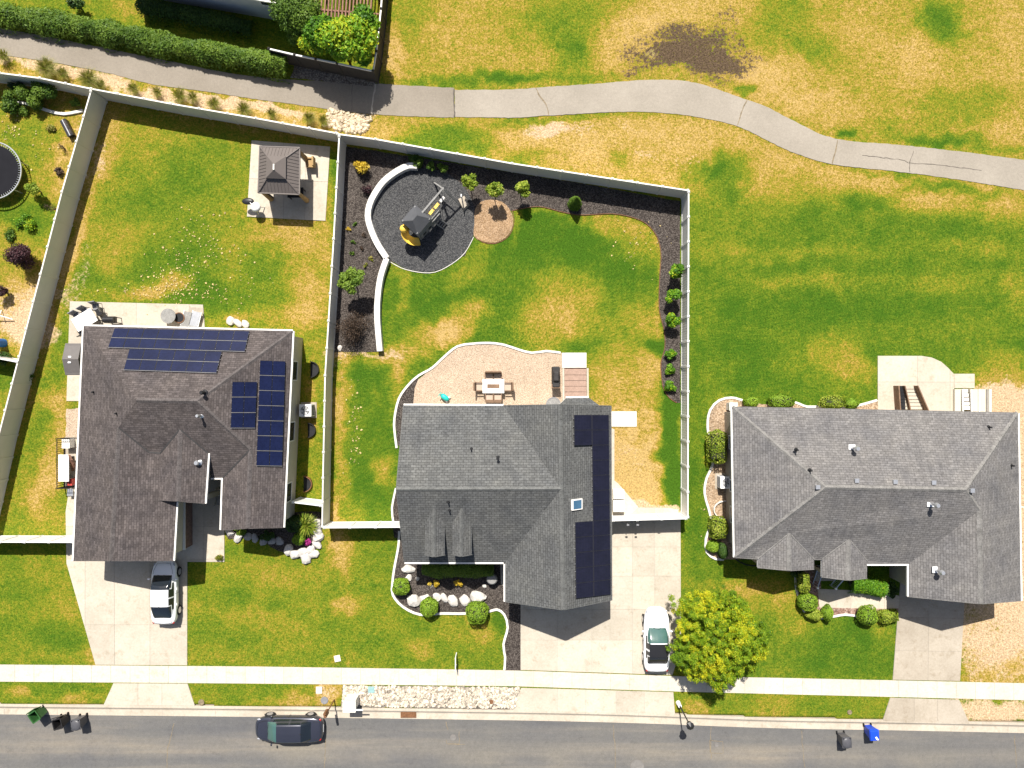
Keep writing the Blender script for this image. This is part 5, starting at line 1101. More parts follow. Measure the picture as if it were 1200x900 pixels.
# front of the middle house
for i,(x,y,h,r,lab) in enumerate([(470,688,1.1,.60,'clipped round green shrub left of the white boulders by the front lawn edge'),(502.5,712,1.15,.66,'clipped round green shrub in front of the white boulder row'),(559,718,1.3,.80,'largest clipped round green shrub at the right end of the white boulder row')]): clipped('round_shrub',lab,x,y,h,r,3600,480+i,'clip',group='round clipped shrubs before the middle house',leaf=.05)
band('hedge','dark loose hedge in the shade under the front eave of the middle house','hedge',[(494,667,1.3),(520,669,1.4),(550,669,1.4),(578,669,1.2)],.75,1.3,6500,.08,LM['green'],491,.25,.2)
for i,(x,y,lab) in enumerate([(509,684,'larger yellow flowering plant before the shaded hedge'),(537,683,'smaller yellow flowering plant before the shaded hedge')]): shrub('yellow_plant',lab,'plant',x,y,.6,(.48-.12*i,.26),500,.05,LM['gold'],492+i,'yellow plants by the shaded hedge')
# front of the left house
tuft('spiky_plant','spiky yellow-green yucca in the boulder bed of the left house','plant',360,614,.8,.62,420,LM['lime'],501,wid=.035)
shrub('flower_clump','magenta flower clump inside the ring of white boulders','flowers',360,636,.5,(.36,.28),420,.05,LM['pink'],502)
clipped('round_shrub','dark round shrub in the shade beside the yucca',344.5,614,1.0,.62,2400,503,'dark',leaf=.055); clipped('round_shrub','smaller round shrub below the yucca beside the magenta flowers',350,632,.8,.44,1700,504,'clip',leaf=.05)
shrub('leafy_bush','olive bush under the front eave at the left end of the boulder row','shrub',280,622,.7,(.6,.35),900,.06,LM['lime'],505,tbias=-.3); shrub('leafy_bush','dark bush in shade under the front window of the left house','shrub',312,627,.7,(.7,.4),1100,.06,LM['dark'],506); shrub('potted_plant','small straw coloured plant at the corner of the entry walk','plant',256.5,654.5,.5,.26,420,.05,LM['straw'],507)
# around the right house
for i,(x,y,h,rx,ry,box,lab) in enumerate([(840,523,1.3,.62,1.05,True,'tall boxy clipped hedge nearest the back corner on the left side of the right house'),(841.5,618.5,1.2,.5,.68,True,'boxy clipped shrub below the air conditioner of the right house'),(836,641,.7,.46,.42,False,'low rounded clipped shrub at the bottom of the scalloped bed'),(847,646,1.3,.3,.55,False,'dark shaded shrub against the wall at the bottom of the scalloped bed')]):
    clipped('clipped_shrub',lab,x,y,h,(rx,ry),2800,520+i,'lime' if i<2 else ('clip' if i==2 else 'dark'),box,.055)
for i,(x,y,rx,ry,m,lab) in enumerate([(916,470,.95,.5,'clip','low green shrub behind the right house at the rounded end of its bed'),(976,472,.95,.5,'lime','yellow-green clipped shrub behind the right house'),(998,473,.5,.38,'clip','small bright shrub right of the yellow-green one behind the right house'),(881,471,.55,.35,'clip','small green shrub at the back left roof corner of the right house')]): clipped('clipped_shrub',lab,x,y,.9,(rx,ry),2200,530+i,m,False,.05)
for i,(x,y,h,rx,ry,box,m,lab) in enumerate([(941,683,.9,.32,.62,True,'lime','narrow upright clipped hedge block left of the entry steps'),(947,706,1.1,.72,.64,False,'clip','large clipped dome beside the entry steps of the right house'),(955,721,.7,.62,.36,False,'lime','low yellowish clipped shrub tucked under the large dome'),(970.5,718.5,.9,.38,.56,False,'clip','upright oval clipped shrub at the left end of the reddish bark strip'),(1018,722,1.2,.66,.68,False,'clip','clipped round ball at the right end of the reddish bark strip'),(1041,722,.7,.60,.38,True,'lime','boxy yellow-green shrub at the corner of the right driveway')]):
    clipped('clipped_shrub',lab,x,y,h,(rx,ry),2800,540+i,m,box,.05,rot=.15 if i==5 else 0)
band('hedge','leafy light green hedge along the walk under the entry roof of the right house','hedge',[(1001,686,1.0),(1015,687,1.1),(1028,690,1.1),(1041,694,1.0)],.75,1.1,4200,.085,LM['bright'],551,-.02,.2)
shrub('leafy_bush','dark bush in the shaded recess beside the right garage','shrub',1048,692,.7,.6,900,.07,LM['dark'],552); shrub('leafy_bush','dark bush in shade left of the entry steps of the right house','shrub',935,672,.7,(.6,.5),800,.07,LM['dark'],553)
# ------------------------------------------------------------------ stones
def boulder(px,py,r,label,seed,group,mat='boulder',z0=0,flat=.62):
    rnd=random.Random(seed); p=P(px,py,r*.4); a=rnd.uniform(.75,1.2); mb=MB()
    bm=bmesh.new(); bmesh.ops.create_icosphere(bm,subdivisions=2,radius=1); ph=[rnd.uniform(0,6) for _ in range(6)]; ang=rnd.uniform(0,3.1)
    cuts=[(Vector((rnd.gauss(0,1),rnd.gauss(0,1),rnd.gauss(0,.8))).normalized(),rnd.uniform(.62,.88)) for _ in range(7)]
    for v in bm.verts:
        c=v.co.copy()
        for n,d in cuts:
            e=c.dot(n)
            if e>d: c-=n*(e-d)*.85
        c*=1+.06*math.sin(c.x*4+ph[0])+.06*math.sin(c.y*5+ph[1])
        x,y=c.x*r*a,c.y*r/a; v.co=Vector((x*math.cos(ang)-y*math.sin(ang),x*math.sin(ang)+y*math.cos(ang),max(c.z*r*flat,-.25*r)+.22*r))
    me=bpy.data.meshes.new('boulder'); bm.to_mesh(me); bm.free(); me.materials.append(M[mat]); o=bpy.data.objects.new('boulder',me); COL.objects.link(o); o.location=(p.x,p.y,z0)
    return tag(o,label,'boulder',group)
def ordinal(i): return ['first','second','third','fourth','fifth','sixth','seventh','eighth','ninth','tenth','eleventh','twelfth','thirteenth','fourteenth'][i]
gA='boulders edging the front bed of the left house'
for i,(x,y,r) in enumerate([(269,624,.30),(279,630,.36),(290,629,.32),(298,631,.30),(309,633,.38),(318.5,634,.30),(327.5,634,.33)]): boulder(x,y,r,f'{ordinal(i)} grey white boulder from the entry walk in the left house front row',600+i,gA,'boulder' if i<2 else 'boulder_grey')
for i,(x,y,r) in enumerate([(337,645,.42),(346,650,.40),(355,648,.42),(358,654,.42),(363.5,645,.36),(367,650,.38),(371,638,.32),(372.5,630,.42),(372,622,.40),(371,613,.34)]): boulder(x,y,r,f'{ordinal(i)} white boulder from lower left around the ring by the magenta flowers',610+i,gA)
gB='white boulders in the bark bed before the middle house'
for i,(x,y,rx) in enumerate([(485,704,.52),(498,702,.42),(512,700.5,.36),(520.5,701,.30),(531,704.5,.44),(545,704,.40),(560,701,.56)]): boulder(x,y,rx,f'{ordinal(i)} white boulder from the left in the row before the shaded hedge',630+i,gB)
for i,(x,y,r,l) in enumerate([(478,667,.42,'tall white boulder at the left end under the front eave of the middle house'),(478,678,.3,'white boulder just behind the left round shrub of the middle house'),(505,686.5,.17,'small white stone below the larger yellow plant'),(568,687,.17,'small white stone near the porch of the middle house'),(489,678,.16,'small pale stone at the left end of the shaded hedge')]): boulder(x,y,r,l,640+i,gB)
gC='boulders at the back right corner of the left house'
for i,(x,y,r) in enumerate([(269.5,376,.33),(278.5,378.5,.30),(287,379.5,.30)]): boulder(x,y,r,f'{ordinal(i)} white boulder from the left behind the back right corner of the brown roof',650+i,gC)
boulder(398,408,.22,'single white stone in the corner of the bark bed by the dividing fence',655,None)
def pebbles(name, poly, n, r0, r1, seed, mat='pebble', z=.02):
    rng=np.random.default_rng(seed); poly=[(G(x,y).x,G(x,y).y) for x,y in poly]; xs=[p[0] for p in poly]; ys=[p[1] for p in poly]; mb=MB(); k=0
    rnd=random.Random(seed)
    while k<n:
        x=rnd.uniform(min(xs),max(xs)); y=rnd.uniform(min(ys),max(ys))
        if not inpoly(np.array([x]),np.array([y]),poly)[0]: continue
        r=rnd.uniform(r0,r1); a=rnd.uniform(0,3.14); e=rnd.uniform(.6,1); vs=[]
        for j in range(6):
            t=j*1.047; q=rnd.uniform(.8,1.1); u,w=math.cos(t)*r*q,math.sin(t)*r*e*q; vs.append((x+u*math.cos(a)-w*math.sin(a),y+u*math.sin(a)+w*math.cos(a),z))
        c=[(x+(v[0]-x)*.55,y+(v[1]-y)*.55,z+r*rnd.uniform(.5,.8)) for v in vs]
        mb.add(vs+c,[(j,(j+1)%6,6+(j+1)%6,6+j) for j in range(6)]+[(6,7,8,9,10,11)]); k+=1
    o=bpy.data.objects.new(name,mb.mesh(name,M[mat],fix=False)); COL.objects.link(o); return tag(o,f'{"loose pale cobbles covering the strip beside the kerb" if name=="cobbles" else "pale rounded stones filling the end of the verge above the fence corner"}','stones',None,'stuff')
pebbles('cobbles',[(403,804),(609,806),(604,830),(401,827)],2600,.06,.15,71)
M['pebble_tan']=mk('pale_verge_stones',(.5,.41,.29),.15,3,.85,island=.3)
pebbles('verge_stones',[(385,128),(437,137),(430,152),(420,157),(395,152),(380,146)],420,.08,.22,72,'pebble_tan'); 
# dead thatch scattered over the left lawn
M['thatch']=mk('pale_thatch',(.44,.34,.15),.1,3,.95,island=.35)
rnd=random.Random(3); mb=MB()
for (cx,cy,sx,sy,n) in [(205,330,28,22,170),(190,342,60,6,90),(235,290,30,30,110),(270,330,30,30,60),(50,175,20,20,18),(15,150,14,14,40),(745,280,22,24,40),(415,500,8,45,60),(820,600,10,40,6)]:
    for i in range(n):
        p=G(rnd.gauss(cx,sx*.7),rnd.gauss(cy,sy*.7),.02); r=rnd.uniform(.03,.10)*rnd.uniform(.5,1); a0=rnd.uniform(0,6)
        vs=[(p.x+math.cos(a0+t)*r*rnd.uniform(.5,1.2),p.y+math.sin(a0+t)*r*rnd.uniform(.5,1.2),.018+rnd.random()*.03) for t in (0,1.25,2.5,3.8,5)]; mb.add(vs,[(0,1,2,3,4)])
o=bpy.data.objects.new('dry_thatch',mb.mesh('dry_thatch',M['thatch'],fix=False)); COL.objects.link(o); tag(o,'pale flecks of dead thatch scattered over the lawns','dead grass',None,'stuff')

# ------------------------------------------------------------------ cars
def loft(secs, close=True):
    """secs: list of (x, [(y,z)...]) half sections from bottom to centre line; mirrored"""
    mb=MB(); n=len(secs[0][1]); vs=[]
    for x,h in secs:
        for y,z in h: vs.append((x,y,z))
        for y,z in reversed(h[:-1]): vs.append((x,-y,z))
    m=2*n-1; fs=[]
    for i in range(len(secs)-1):
        for k in range(m-1): a=i*m+k; fs.append((a,a+1,a+1+m,a+m))
        fs.append((i*m+m-1,i*m,(i+1)*m,(i+1)*m+m-1))
    fs+=[tuple(range(m-1,-1,-1)),tuple(range((len(secs)-1)*m,len(secs)*m))]
    return mb.add(vs,fs)
def car(label, base, rz, L, Wd, paint, cab=(.56,.16,-.46,-.78), roofmat=None, ws='car_glass', rear='car_glass', z0=.03):
    """nose towards +x; the glasshouse is one smooth dome cut into screens, side windows, pillars and roof"""
    root=thing('parked_car',label,'car',(base.x,base.y,z0),rz); l=L/2; w=Wd/2
    st=[(-1.0,.34,.62),(-.992,.55,.72),(-.965,.73,.82),(-.91,.87,.89),(-.80,.965,.915),(-.6,1.0,.93),(-.3,1.0,.925),(0,1.0,.91),(.3,1.0,.90),(.55,.98,.87),(.70,.94,.82),(.82,.865,.76),(.91,.75,.69),(.965,.60,.62),(.992,.42,.55),(1.0,.25,.50)]
    secs=[]
    for t,a,zt in st:
        y=w*a; zb=.22 if abs(t)<.9 else .3
        secs.append((l*t,[(y*.55,zb),(y*.93,zb),(y*.985,(zb+zt)*.48),(y,zt*.74),(y*.965,zt*.92),(y*.84,zt*.995),(y*.45,zt*1.03),(0,zt*1.045)]))
    subd(part('body',loft(secs),M[paint],root,smooth=True),2)
    xw0,xw1,xr1,xr0=[c*l for c in cab]; zb=.86; zt=1.43; us=[]
    def seg(a,b,n): return [a+(b-a)*k/n for k in range(n)]
    xs=seg(xw0,xw0-.05,1)+seg(xw0-.05,xw1+.05,10)+seg(xw1+.05,xw1-.03,1)+seg(xw1-.03,xr1+.03,12)+seg(xr1+.03,xr1-.04,1)+seg(xr1-.04,xr0+.06,10)+seg(xr0+.06,xr0,1)+[xr0]
    mid=(xw1+xr1)/2
    def prof(x):            # roof line over the length
        if x>xw1: s=(x-xw1)/(xw0-xw1); return max(0,1-.10*s-.90*s**1.35)
        if x<xr1: s=(xr1-x)/(xr1-xr0); return max(0,.985-.12*s-.865*s**1.45)
        s=(x-xr1)/(xw1-xr1); return .985+.015*s+.035*math.sin(math.pi*s)
    def plan(x):            # half width at the belt
        s=(x-mid)/((xw0-xr0)/2); return w*.90*(1-.16*abs(s)**4)
    fr=[0,.04,.10,.2,.3,.42,.54,.66,.76,.84,.90,.95,.985]     # height steps up one side
    def sect(x):
        hgt=(zt-zb)*prof(x); W=plan(x); side=[]
        for f in fr: side.append((W*(1-.24*f-.05*f**6),zb+hgt*f**.92*.93))
        y1,z1=side[-1]; top=[(y1*(1-k/6),z1+hgt*.07*(1-(1-k/6)**2)) for k in range(1,6)]
        h=side+top+[(0,zb+hgt)]; return h+[(-y,z) for y,z in reversed(h[:-1])]
    grid=[[Vector((x,y,z)) for y,z in sect(x)] for x in xs]; nv=len(grid[0]); nf=len(fr)
    cells={}
    for a in range(len(xs)-1):
        xm=(xs[a]+xs[a+1])/2
        for b in range(nv-1):
            k=b if b<nv//2 else nv-2-b; s=1 if b<nv//2 else -1
            on_top=k>=nf-3
            if xm>xw1:   key='windscreen' if (k>=2 and xm<xw0-.05 and (k>=nf-5 or xm>xw1+.05)) and k>=6+int(0) or (on_top and xw1+.05<xm<xw0-.05) else ('side%d'%s if 2<=k<5 and xm<xw1+(xw0-xw1)*.42 else 'pillar')
            elif xm<xr1: key='rear_window' if (k>=6 and xr0+.06<xm<xr1-.04) else ('side%d'%s if 2<=k<5 and xm>xr1-(xr1-xr0)*.35 else 'pillar')
            else:
                if k>=(nf-3 if roofmat else nf-2): key='roof'
                elif 2<=k<=nf-4: key='side%d'%s if abs(xm-(xw1*.45+xr1*.55))>.06 else 'pillar'
                else: key='pillar'
            if roofmat and key=='pillar' and k>=nf-3 and abs(xm-xr1)<.06: key='roof'
            cells.setdefault(key,[]).append((a,b))
    mats={'windscreen':ws,'rear_window':rear,'roof':roofmat or paint,'pillar':paint,'side1':'car_glass','side-1':'car_glass'}
    names={'side1':'side_window','side-1':'side_window'}
    for key,cl in cells.items():
        ix={}; vs=[]; fs=[]
        for a,b in cl:
            f=[]
            for p in ((a,b),(a+1,b),(a+1,b+1),(a,b+1)):
                if p not in ix: ix[p]=len(vs); vs.append(grid[p[0]][p[1]])
                f.append(ix[p])
            fs.append(tuple(f))
        mb=MB().add(vs,fs); part(names.get(key,key),mb,M[mats[key]],root,smooth=True)
    for s in (1,-1):
        mb=MB(); mb.ball((xw0-.30,s*(w+.06),.93),(.07,.10,.06),10,7); mb.beam((xw0-.28,s*(w-.06),.90),(xw0-.30,s*(w+.04),.92),.05,.04); part('mirror',mb,M[paint],root,smooth=True)
        mb=MB(); mb.ball((l*.855,s*w*.74,.665),(.17,.07,.045),12,7); part('headlight',mb,M['lamp_clear'],root,smooth=True)
        mb=MB(); mb.ball((-l*.925,s*w*.74,.775),(.10,.10,.05),12,7); part('taillight',mb,M['lamp_red'],root,smooth=True)
        for xx in (.12,-.36): part('door_handle',MB().box((xx*l,s*w*1.0,.74),(.16,.03,.03)),M[paint],root)
        for xx in (.60,-.60):
            t=part('wheel',MB().tube([(xx*l,s*(w-.2),.315),(xx*l,s*(w-.005),.315)],.325,20),M['tyre'],root)
            part('rim',MB().tube([(xx*l,s*(w-.04),.315),(xx*l,s*(w+.006),.315)],.215,18),M['rim'],t)
            pts=[(xx*l+math.cos(R(a_))*.355,s*(w*.982),.315+math.sin(R(a_))*.355) for a_ in range(0,181,20)]; part('wheel_arch',MB().tube(pts,.02,6),M['black_rubber'],root)
        part('door_seam',MB().tube([(-.02*l,s*w*.995,.35),(-.02*l,s*w*1.002,.68),(-.02*l,s*w*.93,.87)],.009,5),M['black_rubber'],root)
    part('bonnet_seam',MB().tube([(xw0+.04,w*.74,.905),(l*.70,w*.72,.862),(l*.90,w*.50,.735),(l*.915,0,.742),(l*.90,-w*.50,.735),(l*.70,-w*.72,.862),(xw0+.04,-w*.74,.905)],.009,5),M['black_rubber'],root)
    part('boot_seam',MB().tube([(xr0-.05,w*.70,.95),(-l*.93,w*.62,.875),(-l*.965,0,.86),(-l*.93,-w*.62,.875),(xr0-.05,-w*.70,.95)],.008,5),M['black_rubber'],root)
    for q in (.28,-.18): part('wiper',MB().tube([(xw0-.03,q*w+.10,zb+.05),(xw0-.16,q*w-.42,zb+.13)],.012,5),M['black_rubber'],root)
    if roofmat: part('roof_bar',MB().tube([(xw1,plan(xw1)*.70*c,zb+(zt-zb)*(1.0+.015*(1-c*c))) for c in (1,.6,.2,-.2,-.6,-1)],.045,8),M[paint],root,smooth=True)
    part('number_plate',MB().box((-l*1.0,0,.52),(.02,.5,.12)),M['white_metal'],root)
    part('antenna',MB().box((xr1-.02,0,zt-.0),(.16,.035,.05),top=.5),M['black_metal'],root)
    return root
car('white car in the left driveway with its bonnet in the garage shadow',G(198.5,690.5),R(90),4.45,1.80,'car_white',(.58,.18,-.34,-.82))
car('white car with black glass roof on the middle driveway beside the round tree',G(767,745.5),R(90),4.45,1.82,'car_silver',(.44,.0,-.40,-.74),'car_black_roof','car_glass_teal','car_black_roof')
car('dark blue grey saloon car parked along the kerb in the road',G(341.5,849.5),R(180),4.75,1.80,'car_navy',(.60,.28,-.42,-.72),None,'car_glass_teal',z0=-.09)

# ------------------------------------------------------------------ wheelie bins
def bin_(label, px,py, rz, mat, lid='shut', tilt=0, round_=False):
    base=G(px,py,-.09); root=thing('wheelie_bin',label,'bin',base,rz,'bins put out along the kerb'); m=M[mat]; h=1.0
    mb=MB(); n=4; 
    def ringp(w,d,z,k=.06): return [(sx*(w/2-(k if i in(1,2) else 0)*0),sy*d/2,z) for i,(sx,sy) in enumerate(((-1,-1),(1,-1),(1,1),(-1,1)))]
    o_=ringp(.46,.5,.08); t_=ringp(.6,.68,h); i_=ringp(.53,.61,h); f_=ringp(.42,.46,.3)
    mb.add(o_+t_+i_+f_,[(3,2,1,0)]+[(k,(k+1)%4,4+(k+1)%4,4+k) for k in range(4)]+[(4+k,4+(k+1)%4,8+(k+1)%4,8+k) for k in range(4)]+[(8+k,8+(k+1)%4,12+(k+1)%4,12+k) for k in range(4)]+[(12,13,14,15)])
    bevel(part('body',mb,m,root,fix=False),.03,2)
    rim=MB()
    for a,b in ((0,1),(1,2),(2,3),(3,0)): rim.beam(t_[a],t_[b],.05,.05)
    part('rim',rim,m,root)
    ld=MB(); Lw,Ld=.64,.74
    if lid=='shut':
        if round_: ld.ball((0,-.02,h+.02),(.34,.39,.12),16,8)
        else: ld.box((0,-.02,h+.06),(Lw,Ld,.09),top=.88)
    else: ld.box((0,.40,h-.30),(Lw,.06,.70),rx=R(-12))
    bevel(part('lid',ld,m,root,smooth=round_),.02,2)
    hd=MB(); hd.tube([(-.24,.37,h-.03),(.24,.37,h-.03)],.022,8)
    for s in (-1,1): hd.beam((s*.22,.30,h-.06),(s*.22,.38,h-.03),.05,.05)
    part('handle',hd,m,root)
    for s in (-1,1): part('wheel',MB().tube([(s*.22,.27,.1),(s*.28,.27,.1)],.11,14),M['black_rubber'],root)
    return root
bin_('dark green bin with its lid hanging open at the left end of the kerb',50.5,833,R(35),'bin_green','open'); bin_('black bin standing open beside the closed grey one on the left',77,841.5,R(15),'bin_black','open'); bin_('grey bin with a domed closed lid next to the black open bin',98.5,842,R(8),'bin_grey',round_=True)
bin_('charcoal bin with domed lid standing alone on the road at the right',985,862.5,R(3),'bin_grey',round_=True); bin_('bright blue bin with a white sticker on its lid',1016.5,853.5,R(4),'bin_blue')
b=[o for o in COL.objects if o.get('label','').startswith('bright blue bin')][0]
st=MB(); st.box((.10,-.18,1.112),(.12,.2,.006),rz=.5); st.box((.16,-.26,1.113),(.1,.14,.006),rz=.9); part('sticker',st,M['white_metal'],b)

# ------------------------------------------------------------------ street furniture
root=thing('street_lamp','slim black street lamp with a white base by the driveway apron','street lamp',G(794.7,823.5)); part('base',MB().cyl((0,0,0),.17,.55,12,.12),M['white_metal'],root); part('pole',MB().cyl((0,0,.5),.055,2.4,10,.04),M['black_metal'],root)
mb=MB(); mb.cyl((0,0,2.85),.10,.1,10,.16); mb.cyl((0,0,2.95),.17,.36,8,.22); mb.cyl((0,0,3.31),.27,.16,8,.03); part('lantern',mb,M['black_metal'],root)
root=thing('sign_post','rusty brown post with a narrow brown plate seen edge on behind the dark car','sign',G(391.7,820)); part('post',MB().cyl((0,0,0),.045,2.3,8,.04),M['rust'],root); part('plate',MB().box((-.05,-.04,1.95),(.16,.3,.7),rz=.25),M['rust'],root)
root=thing('mailbox_pillar','white masonry mailbox pillar standing at the kerb by the cobble strip','mailbox',G(414.5,818)); part('pillar',bevel(part('pillar',MB().box((0,0,.62),(.82,.68,1.3),top=.94),M['wallcap'],root),.02).data and MB().box((0,0,1.32),(.88,.74,.1)),M['wallcap'],root).name='capstone'
mb=MB(); mb.box((.0,-.36,1.0),(.34,.12,.3)); part('mailbox_door',mb,M['black_metal'],root); mb=MB(); mb.tube([(.36,-.2,1.36),(.95,-.2,1.36)],.05,8); part('newspaper_tube',mb,M['white_metal'],root)
root=thing('yard_sign','thin white board standing edge on in the lawn by the sidewalk','sign',G(535,772)); part('board',MB().box((0,0,.72),(.045,.95,.62)),M['white_metal'],root); part('post',MB().box((0,.42,.5),(.06,.06,1.0)).box((0,-.42,.5),(.06,.06,1.0)),M['white_metal'],root)
mb=MB(); mb.box((0,0,-.02),(1.06,.40,.05))
root=thing('drain_grate','brown iron drain grate set in the gutter','drain',G(478.5,837.8,-.06)); part('frame',MB().box((0,0,0),(1.1,.44,.05)),M['rust'],root); mb=MB()
for i in range(12): mb.box((-.5+i*.091,0,.03),(.045,.38,.03))
part('bar',mb,M['rust'],root)
def lid(name,label,px,py,w,d,mat,rz=0,z=.0,round_=False):
    c=G(px,py,z); mb=MB(); 
    if round_: mb.cyl((0,0,-.02),w/2,.05,24); mb.ring((0,0,.0),w*.36,w*.42,.042,24)
    else: mb.box((0,0,0),(w,d,.07)); mb.box((0,0,.035),(w*.84,d*.82,.02))
    o=part(name,mb,M[mat]); o.location=c; o.rotation_euler=(0,0,rz); return tag(o,label,'cover')
lid('valve_box','white valve box lid in the front lawn above the sidewalk',395.5,771.5,.42,.42,'wallcap',.2,.02); lid('valve_box','pale blue white valve box lid in the kerb strip behind the dark car',374,808.5,.42,.46,'wallcap',0,.02); lid('valve_box','teal valve box lid at the edge of the cobble strip',435.5,807.5,.46,.42,'teal_lid' if 'teal_lid' in M else 'teal',0,.1)
lid('manhole','grey round manhole cover in the dry grass near the rusty post',380.3,820.5,.52,.5,'grey_metal',0,.02,True); lid('manhole','pale ringed manhole cover in the road below the drain grate',531,865,.42,.5,'cover_iron',0,-.092,True); lid('manhole','faint ringed cover inside the square road patch on the right',840,873.5,.3,.5,'cover_iron',0,-.092,True); lid('manhole','large manhole cover at the bottom edge of the photo',747,899,.95,.9,'cover_iron',0,-.095,True)
lid('sprinkler_ring','tan ring in the kerb strip by the left driveway apron',236,823,.42,.4,'crack',0,.01,True); lid('sprinkler_ring','tan ring in the kerb strip on the right near the blue bin',995.5,834.5,.32,.3,'crack',0,.01,True); lid('sprinkler_ring','small brown ring among the cobbles',576,822,.3,.3,'rust',0,.08,True)
for i,pts in enumerate([[(523,868),(523,872),(538,872.5),(538,858)],[(832,868),(847,870),(848,884),(833,883),(832,868)]]): crack('road_crack',pts,.03,seed=50+i)
root=thing('utility_box','white utility box outside the back fence on the dry grass','utility box',G(735.5,218)); bevel(part('cabinet',MB().box((0,0,.3),(.5,.42,.6)),M['white_metal'],root),.02); part('lid',MB().box((0,0,.62),(.54,.46,.05)),M['white_metal'],root)
for (x,y,l) in ((799.5,776.5,'upper of two small white lawn lights under the round tree'),(804.5,783.5,'lower and longer of two small white lawn lights under the round tree')):
    root=thing('lawn_light',l,'lawn light',G(x,y)); part('stem',MB().cyl((0,0,0),.04,.4,8),M['white_metal'],root); part('shade',MB().cyl((0,-.08,.35),.14,.25,12,.05),M['white_metal'],root)

# ------------------------------------------------------------------ air conditioners and wells
def ac(label,px,py,rz=0,s=.85):
    root=thing('air_conditioner',label,'air conditioner',G(px,py),rz); m=bevel(part('casing',MB().box((0,0,.45),(s,s,.9)),M['white_metal'],root),.04,3)
    mb=MB()
    for k in range(9): mb.box((0,-s/2-.004,.14+k*.08),(s*.84,.012,.03)); mb.box((-s/2-.004,0,.14+k*.08),(.012,s*.84,.03)); mb.box((s/2+.004,0,.14+k*.08),(.012,s*.84,.03)); mb.box((0,s/2+.004,.14+k*.08),(s*.84,.012,.03))
    part('louvre',mb,M['grey_metal'],root); part('fan_opening',MB().cyl((0,0,.895),s*.38,.02,24),M['black_metal'],root)
    mb=MB()
    for r_ in (.14,.22,.30): mb.ring((0,0,.93),s*r_-.008+.05,s*r_+.008+.05,.012,24)
    for k in range(6): mb.beam((0,0,.94),(math.cos(k*1.047)*s*.4,math.sin(k*1.047)*s*.4,.94),.015,.012)
    part('fan_guard',mb,M['white_metal'],root); mb=MB(); mb.cyl((0,0,.925),.08,.03,12); part('hub',mb,M['grey_metal'],root)
    mb=MB()
    for k in range(4):
        a=k*1.571; mb.add([(0,0,.918),(math.cos(a)*s*.35,math.sin(a)*s*.35,.922),(math.cos(a+.6)*s*.35,math.sin(a+.6)*s*.35,.914)],[(0,1,2)])
    part('fan_blade',mb,M['galv'],root,fix=False); part('pad',MB().box((0,0,.0),(s+.25,s+.25,.08)),M['concrete_old'],root); return root
ac('white air conditioner standing against the right wall of the left house',362,480.5); ac('white air conditioner in the scalloped bed beside the right house',847,563.5)
def well(label,px,py,dirx,w=1.3,d=.8,rim='galv',inner='black_metal'):
    root=thing('window_well',label,'window well',G(px,py)); mb=MB(); pts=[(dirx*d*math.sin(R(a)),w/2*math.cos(R(a))) for a in range(0,181,15)]
    mb.sweep(pts,.05,-.02,.22); part('rim',mb,M[rim],root); mb=MB(); mb.prism(pts,.02,.03); part('pit',mb,M[inner],root); return root
well('dark window well nearest the back corner on the right wall of the left house',364,433,1,1.1,.6,'black_metal'); well('dark window well just below the air conditioner of the left house',361,504,1,1.0,.55,'black_metal'); well('dark window well near the front on the right wall of the left house',356,567,1,1.1,.6,'rust')
well('window well with a pale rim below the air conditioner of the right house',850,597,-1,1.25,.85,'wallcap','tanbed')
root=thing('electric_meter','small white meter box in the back corner of the scalloped bed','meter box',G(855,476)); part('cabinet',MB().box((0,0,.4),(.5,.5,.8)),M['wallcap'],root); part('lid',MB().box((0,0,.82),(.56,.56,.05)),M['wallcap'],root)

# ------------------------------------------------------------------ gazebo
gr=P(341,205,2.3); W_=P(364-15,200,2.2)
corn=[P(304.5,171.5,2.25),P(351.5,173,2.25),P(351,228,2.25),P(302.5,226,2.25)]; cc=sum(corn,Vector())/4
gz=thing('gazebo','brown metal roofed gazebo with tan curtains on the pale back slab','gazebo',(cc.x,cc.y,.04)); 
def seam_roof(name, cor, top, inset_ratio, parent):
    """hip roof with standing seams, open in the middle for the upper tier"""
    c=sum(cor,Vector())/4; inn=[c+(p-c)*inset_ratio+Vector((0,0,top)) for p in cor]; mb=MB(); sm=MB()
    for i in range(4):
        a,b,d,e=cor[i],cor[(i+1)%4],inn[(i+1)%4],inn[i]; mb.add([a,b,d,e],[(0,1,2,3)]); mb.add([a-Vector((0,0,.05)),b-Vector((0,0,.05)),d-Vector((0,0,.05)),e-Vector((0,0,.05))],[(3,2,1,0)])
        L=(b-a).length; n=int(L/.22); nr=((b-a).cross(e-a)).normalized(); nr=nr if nr.z>0 else -nr
        mid0=(L-(d-e).length)/2
        for k in range(1,n):
            s=k/n; p=a.lerp(b,s); x=s*L; ff=1.0
            if x<mid0: ff=x/mid0
            elif x>L-mid0: ff=(L-x)/mid0
            u=(e.lerp(d,.5)-a.lerp(b,.5)); sm.beam(p+nr*.012,p+u*ff*.98+nr*.012,.022,.03,up=nr)
        sm.beam(a+Vector((0,0,.03)),e+Vector((0,0,.03)),.07,.05); sm.beam(a,b,.07,.10)
    r_=part(name,mb,M['metal_brown'],parent,True); part('seam',sm,M['metal_brown'],r_,True); return inn
inn=seam_roof('roof',corn,.62,.36,gz)
up=[p+Vector((0,0,.16)) for p in [sum(corn,Vector())/4+(q-cc)*.48+Vector((0,0,.50)) for q in corn]]
rdg=[ (up[0]+up[1])/2*.55+(up[2]+up[3])/2*.45+Vector((0,0,.42)), (up[0]+up[1])/2*.30+(up[2]+up[3])/2*.70+Vector((0,0,.42))]
